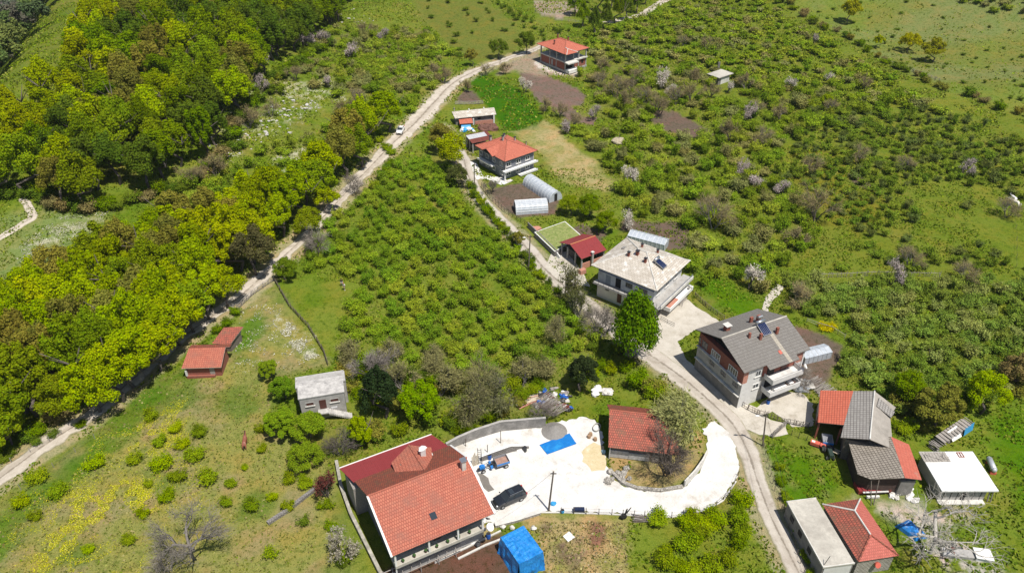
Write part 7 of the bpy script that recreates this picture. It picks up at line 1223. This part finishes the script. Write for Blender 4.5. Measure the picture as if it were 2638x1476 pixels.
for i, (px, py, h, R) in enumerate([(1705, 225, 6.5, 3.4), (1725, 255, 4.5, 2.2), (672, 165, 5.5, 3.2), (795, 128, 5.5, 3.4), (838, 120, 5.5, 3.0), (915, 155, 6, 3.4), (676, 240, 5, 2.4), (838, 225, 4, 2.0), (1932, 310, 5.5, 2.6), (2130, 215, 4, 2.2), (1912, 455, 5, 2.2), (1945, 492, 4, 2.6), (2290, 730, 6, 2.6), (1925, 750, 5.5, 2.8), (1612, 590, 5, 2.2), (1530, 310, 4.5, 2.2), (990, 110, 5, 2.6), (1350, 240, 4.5, 2.4), (2485, 455, 4.5, 2.4), (2090, 115, 4, 2), (1620, 480, 5, 2.6), (1870, 240, 4, 2), (2030, 235, 4.5, 2.4), (2010, 505, 4, 2.2), (1470, 345, 4, 2.6)]): bare(px, py, h, R, BLO, 'whitish pink blossoming fruit tree on the slope', 'blossoming fruit trees on the slopes', col=random.choice([(.62, .56, .50), (.52, .44, .42), (.42, .36, .34)]), name='blossom_tree')

hedge([(20, 498), (90, 508), (165, 545), (235, 555), (300, 530), (430, 497), (540, 455), (595, 385), (612, 320), (668, 258), (765, 172), (850, 105)], 2.6, (1.6, 2.6), (1.8, 3.4), [DRK, DRK, BRN, GRN], 'dark shrub at the foot of the upper wood', 'shrubs at the foot of the upper wood', 21, 1.5)
hedge([(-20, 1180), (100, 1112), (200, 1050)], 2.4, (1.4, 2.2), (1.5, 2.8), [DRK, GRN, BRN], 'dark shrub at the foot of the near wood', 'shrubs at the foot of the near wood', 22, .8)
hedge([(560, 860), (600, 815), (625, 790)], 1.8, (.9, 1.4), (1.0, 1.8), [DRK, GRN], 'dark shrub between the sheds and the near wood', 'shrubs behind the sheds', 23, .5)

for px, py, h, R in ((1040, 1010, 6, 3.2), (1130, 1020, 6, 3.4), (1240, 1020, 6.5, 3.6), (1345, 1000, 5.5, 3.0), (1390, 960, 5, 2.8), (1010, 960, 6, 3), (1150, 970, 5.5, 3), (1095, 940, 5, 2.8), (930, 940, 5.5, 3), (1440, 880, 6, 3)): bare(px, py, h, R, LEAFO if px % 20 else BARE, 'thin olive brown tree with few leaves in the thicket above the yard', 'thin trees of the thicket', col=(.26, .24, .11))
# grass tufts and flowers: far too many to count
def fieldmask(X, Y, r=.5):
    m = (segd(X, Y, ROADW, False) > 1.75+N3.fbm(X/1.5, Y/1.5, 2)*.7) & (segd(X, Y, LANEW, False) > 1.45+N3.fbm(X/1.5, Y/1.5, 2)*.5)
    for q in YW[:2]+YW[4:]: m &= ~inpoly(X, Y, q)
    for fx, fy, a, x0, y0, x1, y1 in FOOT: dx, dy = X-fx, Y-fy; u = dx*math.cos(a)+dy*math.sin(a); v = -dx*math.sin(a)+dy*math.cos(a); m &= ~((x0 < u) & (u < x1) & (y0 < v) & (v < y1))
    return m
def tufts(name, label, cat, X, Y, s0, s1, cols, lift=.5, flat=.5, seed=0):
    q = np.random.default_rng(seed); n = len(X); Z = H(X, Y); s = s0+(s1-s0)*q.random(n)**1.5; nr = unit(q.normal(size=(n, 3))*np.array([1, 1, .25])+np.array([0, 0, flat])); c = np.stack([X, Y, Z+s*lift], 1); V, F = quads(c, nr, s, 1.1, q)
    C = np.array(cols)[q.integers(0, len(cols), n)]*(.75+.5*q.random((n, 1))); me = npmesh(name, V, F, [CLUMP]); at_ = me.attributes.new('Tint', 'FLOAT_COLOR', 'POINT'); at_.data.foreach_set('color', np.repeat(np.hstack([C, np.ones((n, 1))]), 4, 0).astype(np.float32).ravel()); return tag(link(name, me), label, cat, None, 'stuff')
def cloud(n, y0, y1, k=.78, pad=6): y = rng.uniform(y0, y1, n); x = (rng.random(n)*2-1)*(y*.52+38); return x, y
x, y = cloud(190000, 52, 175, .70, 8); m = fieldmask(x, y) & (N3.fbm(x/3., y/3., 3) > .40); mea = inpoly(x, y, wp(MEADOW)); tanm = inpoly(x, y, wp(TAN))
a_ = m & ~mea & ~tanm; tufts('grass', 'tufts of green grass over the near fields', 'grass', x[a_], y[a_], .08, .26, [(0.160, 0.224, 0.028), (0.200, 0.256, 0.036), (0.248, 0.272, 0.056), (0.120, 0.184, 0.024)], seed=1)
x, y = cloud(60000, 52, 110, .70, 8); mea = inpoly(x, y, wp(MEADOW)) & fieldmask(x, y); tufts('grass', 'short dry and green tufts over the flowering meadow', 'grass', x[mea], y[mea], .06, .20, [(0.224, 0.240, 0.056), (0.288, 0.272, 0.096), (0.168, 0.216, 0.036), (0.320, 0.280, 0.136)], seed=2)
x, y = rng.uniform(-2, 22, 9000), rng.uniform(50, 68, 9000); tm = inpoly(x, y, wp(TAN)) & fieldmask(x, y); tufts('grass', 'dry straw coloured tufts over the garden below the drive', 'grass', x[tm], y[tm], .06, .2, [(.38, .31, .17), (.30, .25, .12), (.20, .21, .06), (.45, .38, .24)], seed=3)
x, y = cloud(150000, 170, 340, .70, 10); hm = inpoly(x, y, wp(HILL_R)); m = fieldmask(x, y) & (N3.fbm(x/5., y/5., 3) > .42) & (~hm | (rng.random(len(x)) < .25)) & ~inpoly(x, y, wp(STRAW)) & ~inpoly(x, y, wp(TOPFIELD)); tufts('grass', 'coarse grass over the far slopes', 'grass', x[m], y[m], .14, .38, [(0.216, 0.280, 0.036), (0.256, 0.304, 0.048), (0.288, 0.296, 0.080), (0.176, 0.240, 0.032)], seed=4)
fx_, fy_ = [], []
for q_, a in FLOWERPX:
    w = wp(q_); A = np.array(w); (x0, y0), (x1, y1) = A.min(0), A.max(0); n = int((x1-x0)*(y1-y0)*190*a); X, Y = rng.uniform(x0, x1, n), rng.uniform(y0, y1, n); d = segd(X, Y, w); ok = inpoly(X, Y, w) & (rng.random(n) < sst(0, 2.5, d)) & (N2.fbm(X/1.6, Y/1.6, 4)+.25*N1.fbm(X/6, Y/6, 2) > .60); fx_.append(X[ok]); fy_.append(Y[ok])
X, Y = np.concatenate(fx_), np.concatenate(fy_); m = fieldmask(X, Y); tufts('yellow_flowers', 'drifts of yellow wild flowers in the meadow at the lower left', 'flowers', X[m], Y[m], .03, .07, [(.60, .56, .06), (.50, .50, .06), (.64, .58, .14)], 1.6, 1.6, seed=5)
wx, wy = [], []
for q_, a in (([(720, 810), (790, 870), (830, 915), (790, 930), (750, 890), (700, 830)], 1.), ([(620, 800), (700, 770), (840, 920), (700, 960), (600, 960)], .15), ([(150, 560), (280, 545), (230, 610), (60, 700), (30, 650)], .35)):
    w = wp(q_); A = np.array(w); (x0, y0), (x1, y1) = A.min(0), A.max(0); n = int((x1-x0)*(y1-y0)*60*a); X, Y = rng.uniform(x0, x1, n), rng.uniform(y0, y1, n); ok = inpoly(X, Y, w) & (N2.fbm(X/1.6, Y/1.6, 4) > .50); wx.append(X[ok]); wy.append(Y[ok])
X, Y = np.concatenate(wx), np.concatenate(wy); tufts('white_flowers', 'drift of white wild flowers by the stick fence and on the left lawn', 'flowers', X, Y, .05, .12, [(.62, .60, .50), (.5, .48, .38)], 1.4, 1.6, seed=6)

# the air over the valley
hz_ = MB().box(-900, 900, -60, 1400, -60, 120).build('haze', None); hz_.data.materials.clear(); m, nt, o = newmat('haze_air'); v = nd(nt, 'ShaderNodeVolumePrincipled'); v.inputs['Color'].default_value = (.80, .86, .95, 1); v.inputs['Density'].default_value = .00007; v.inputs['Anisotropy'].default_value = .2; nt.links.new(v.outputs[0], o.inputs['Volume']); hz_.data.materials.append(m); tag(hz_, kind='stuff')
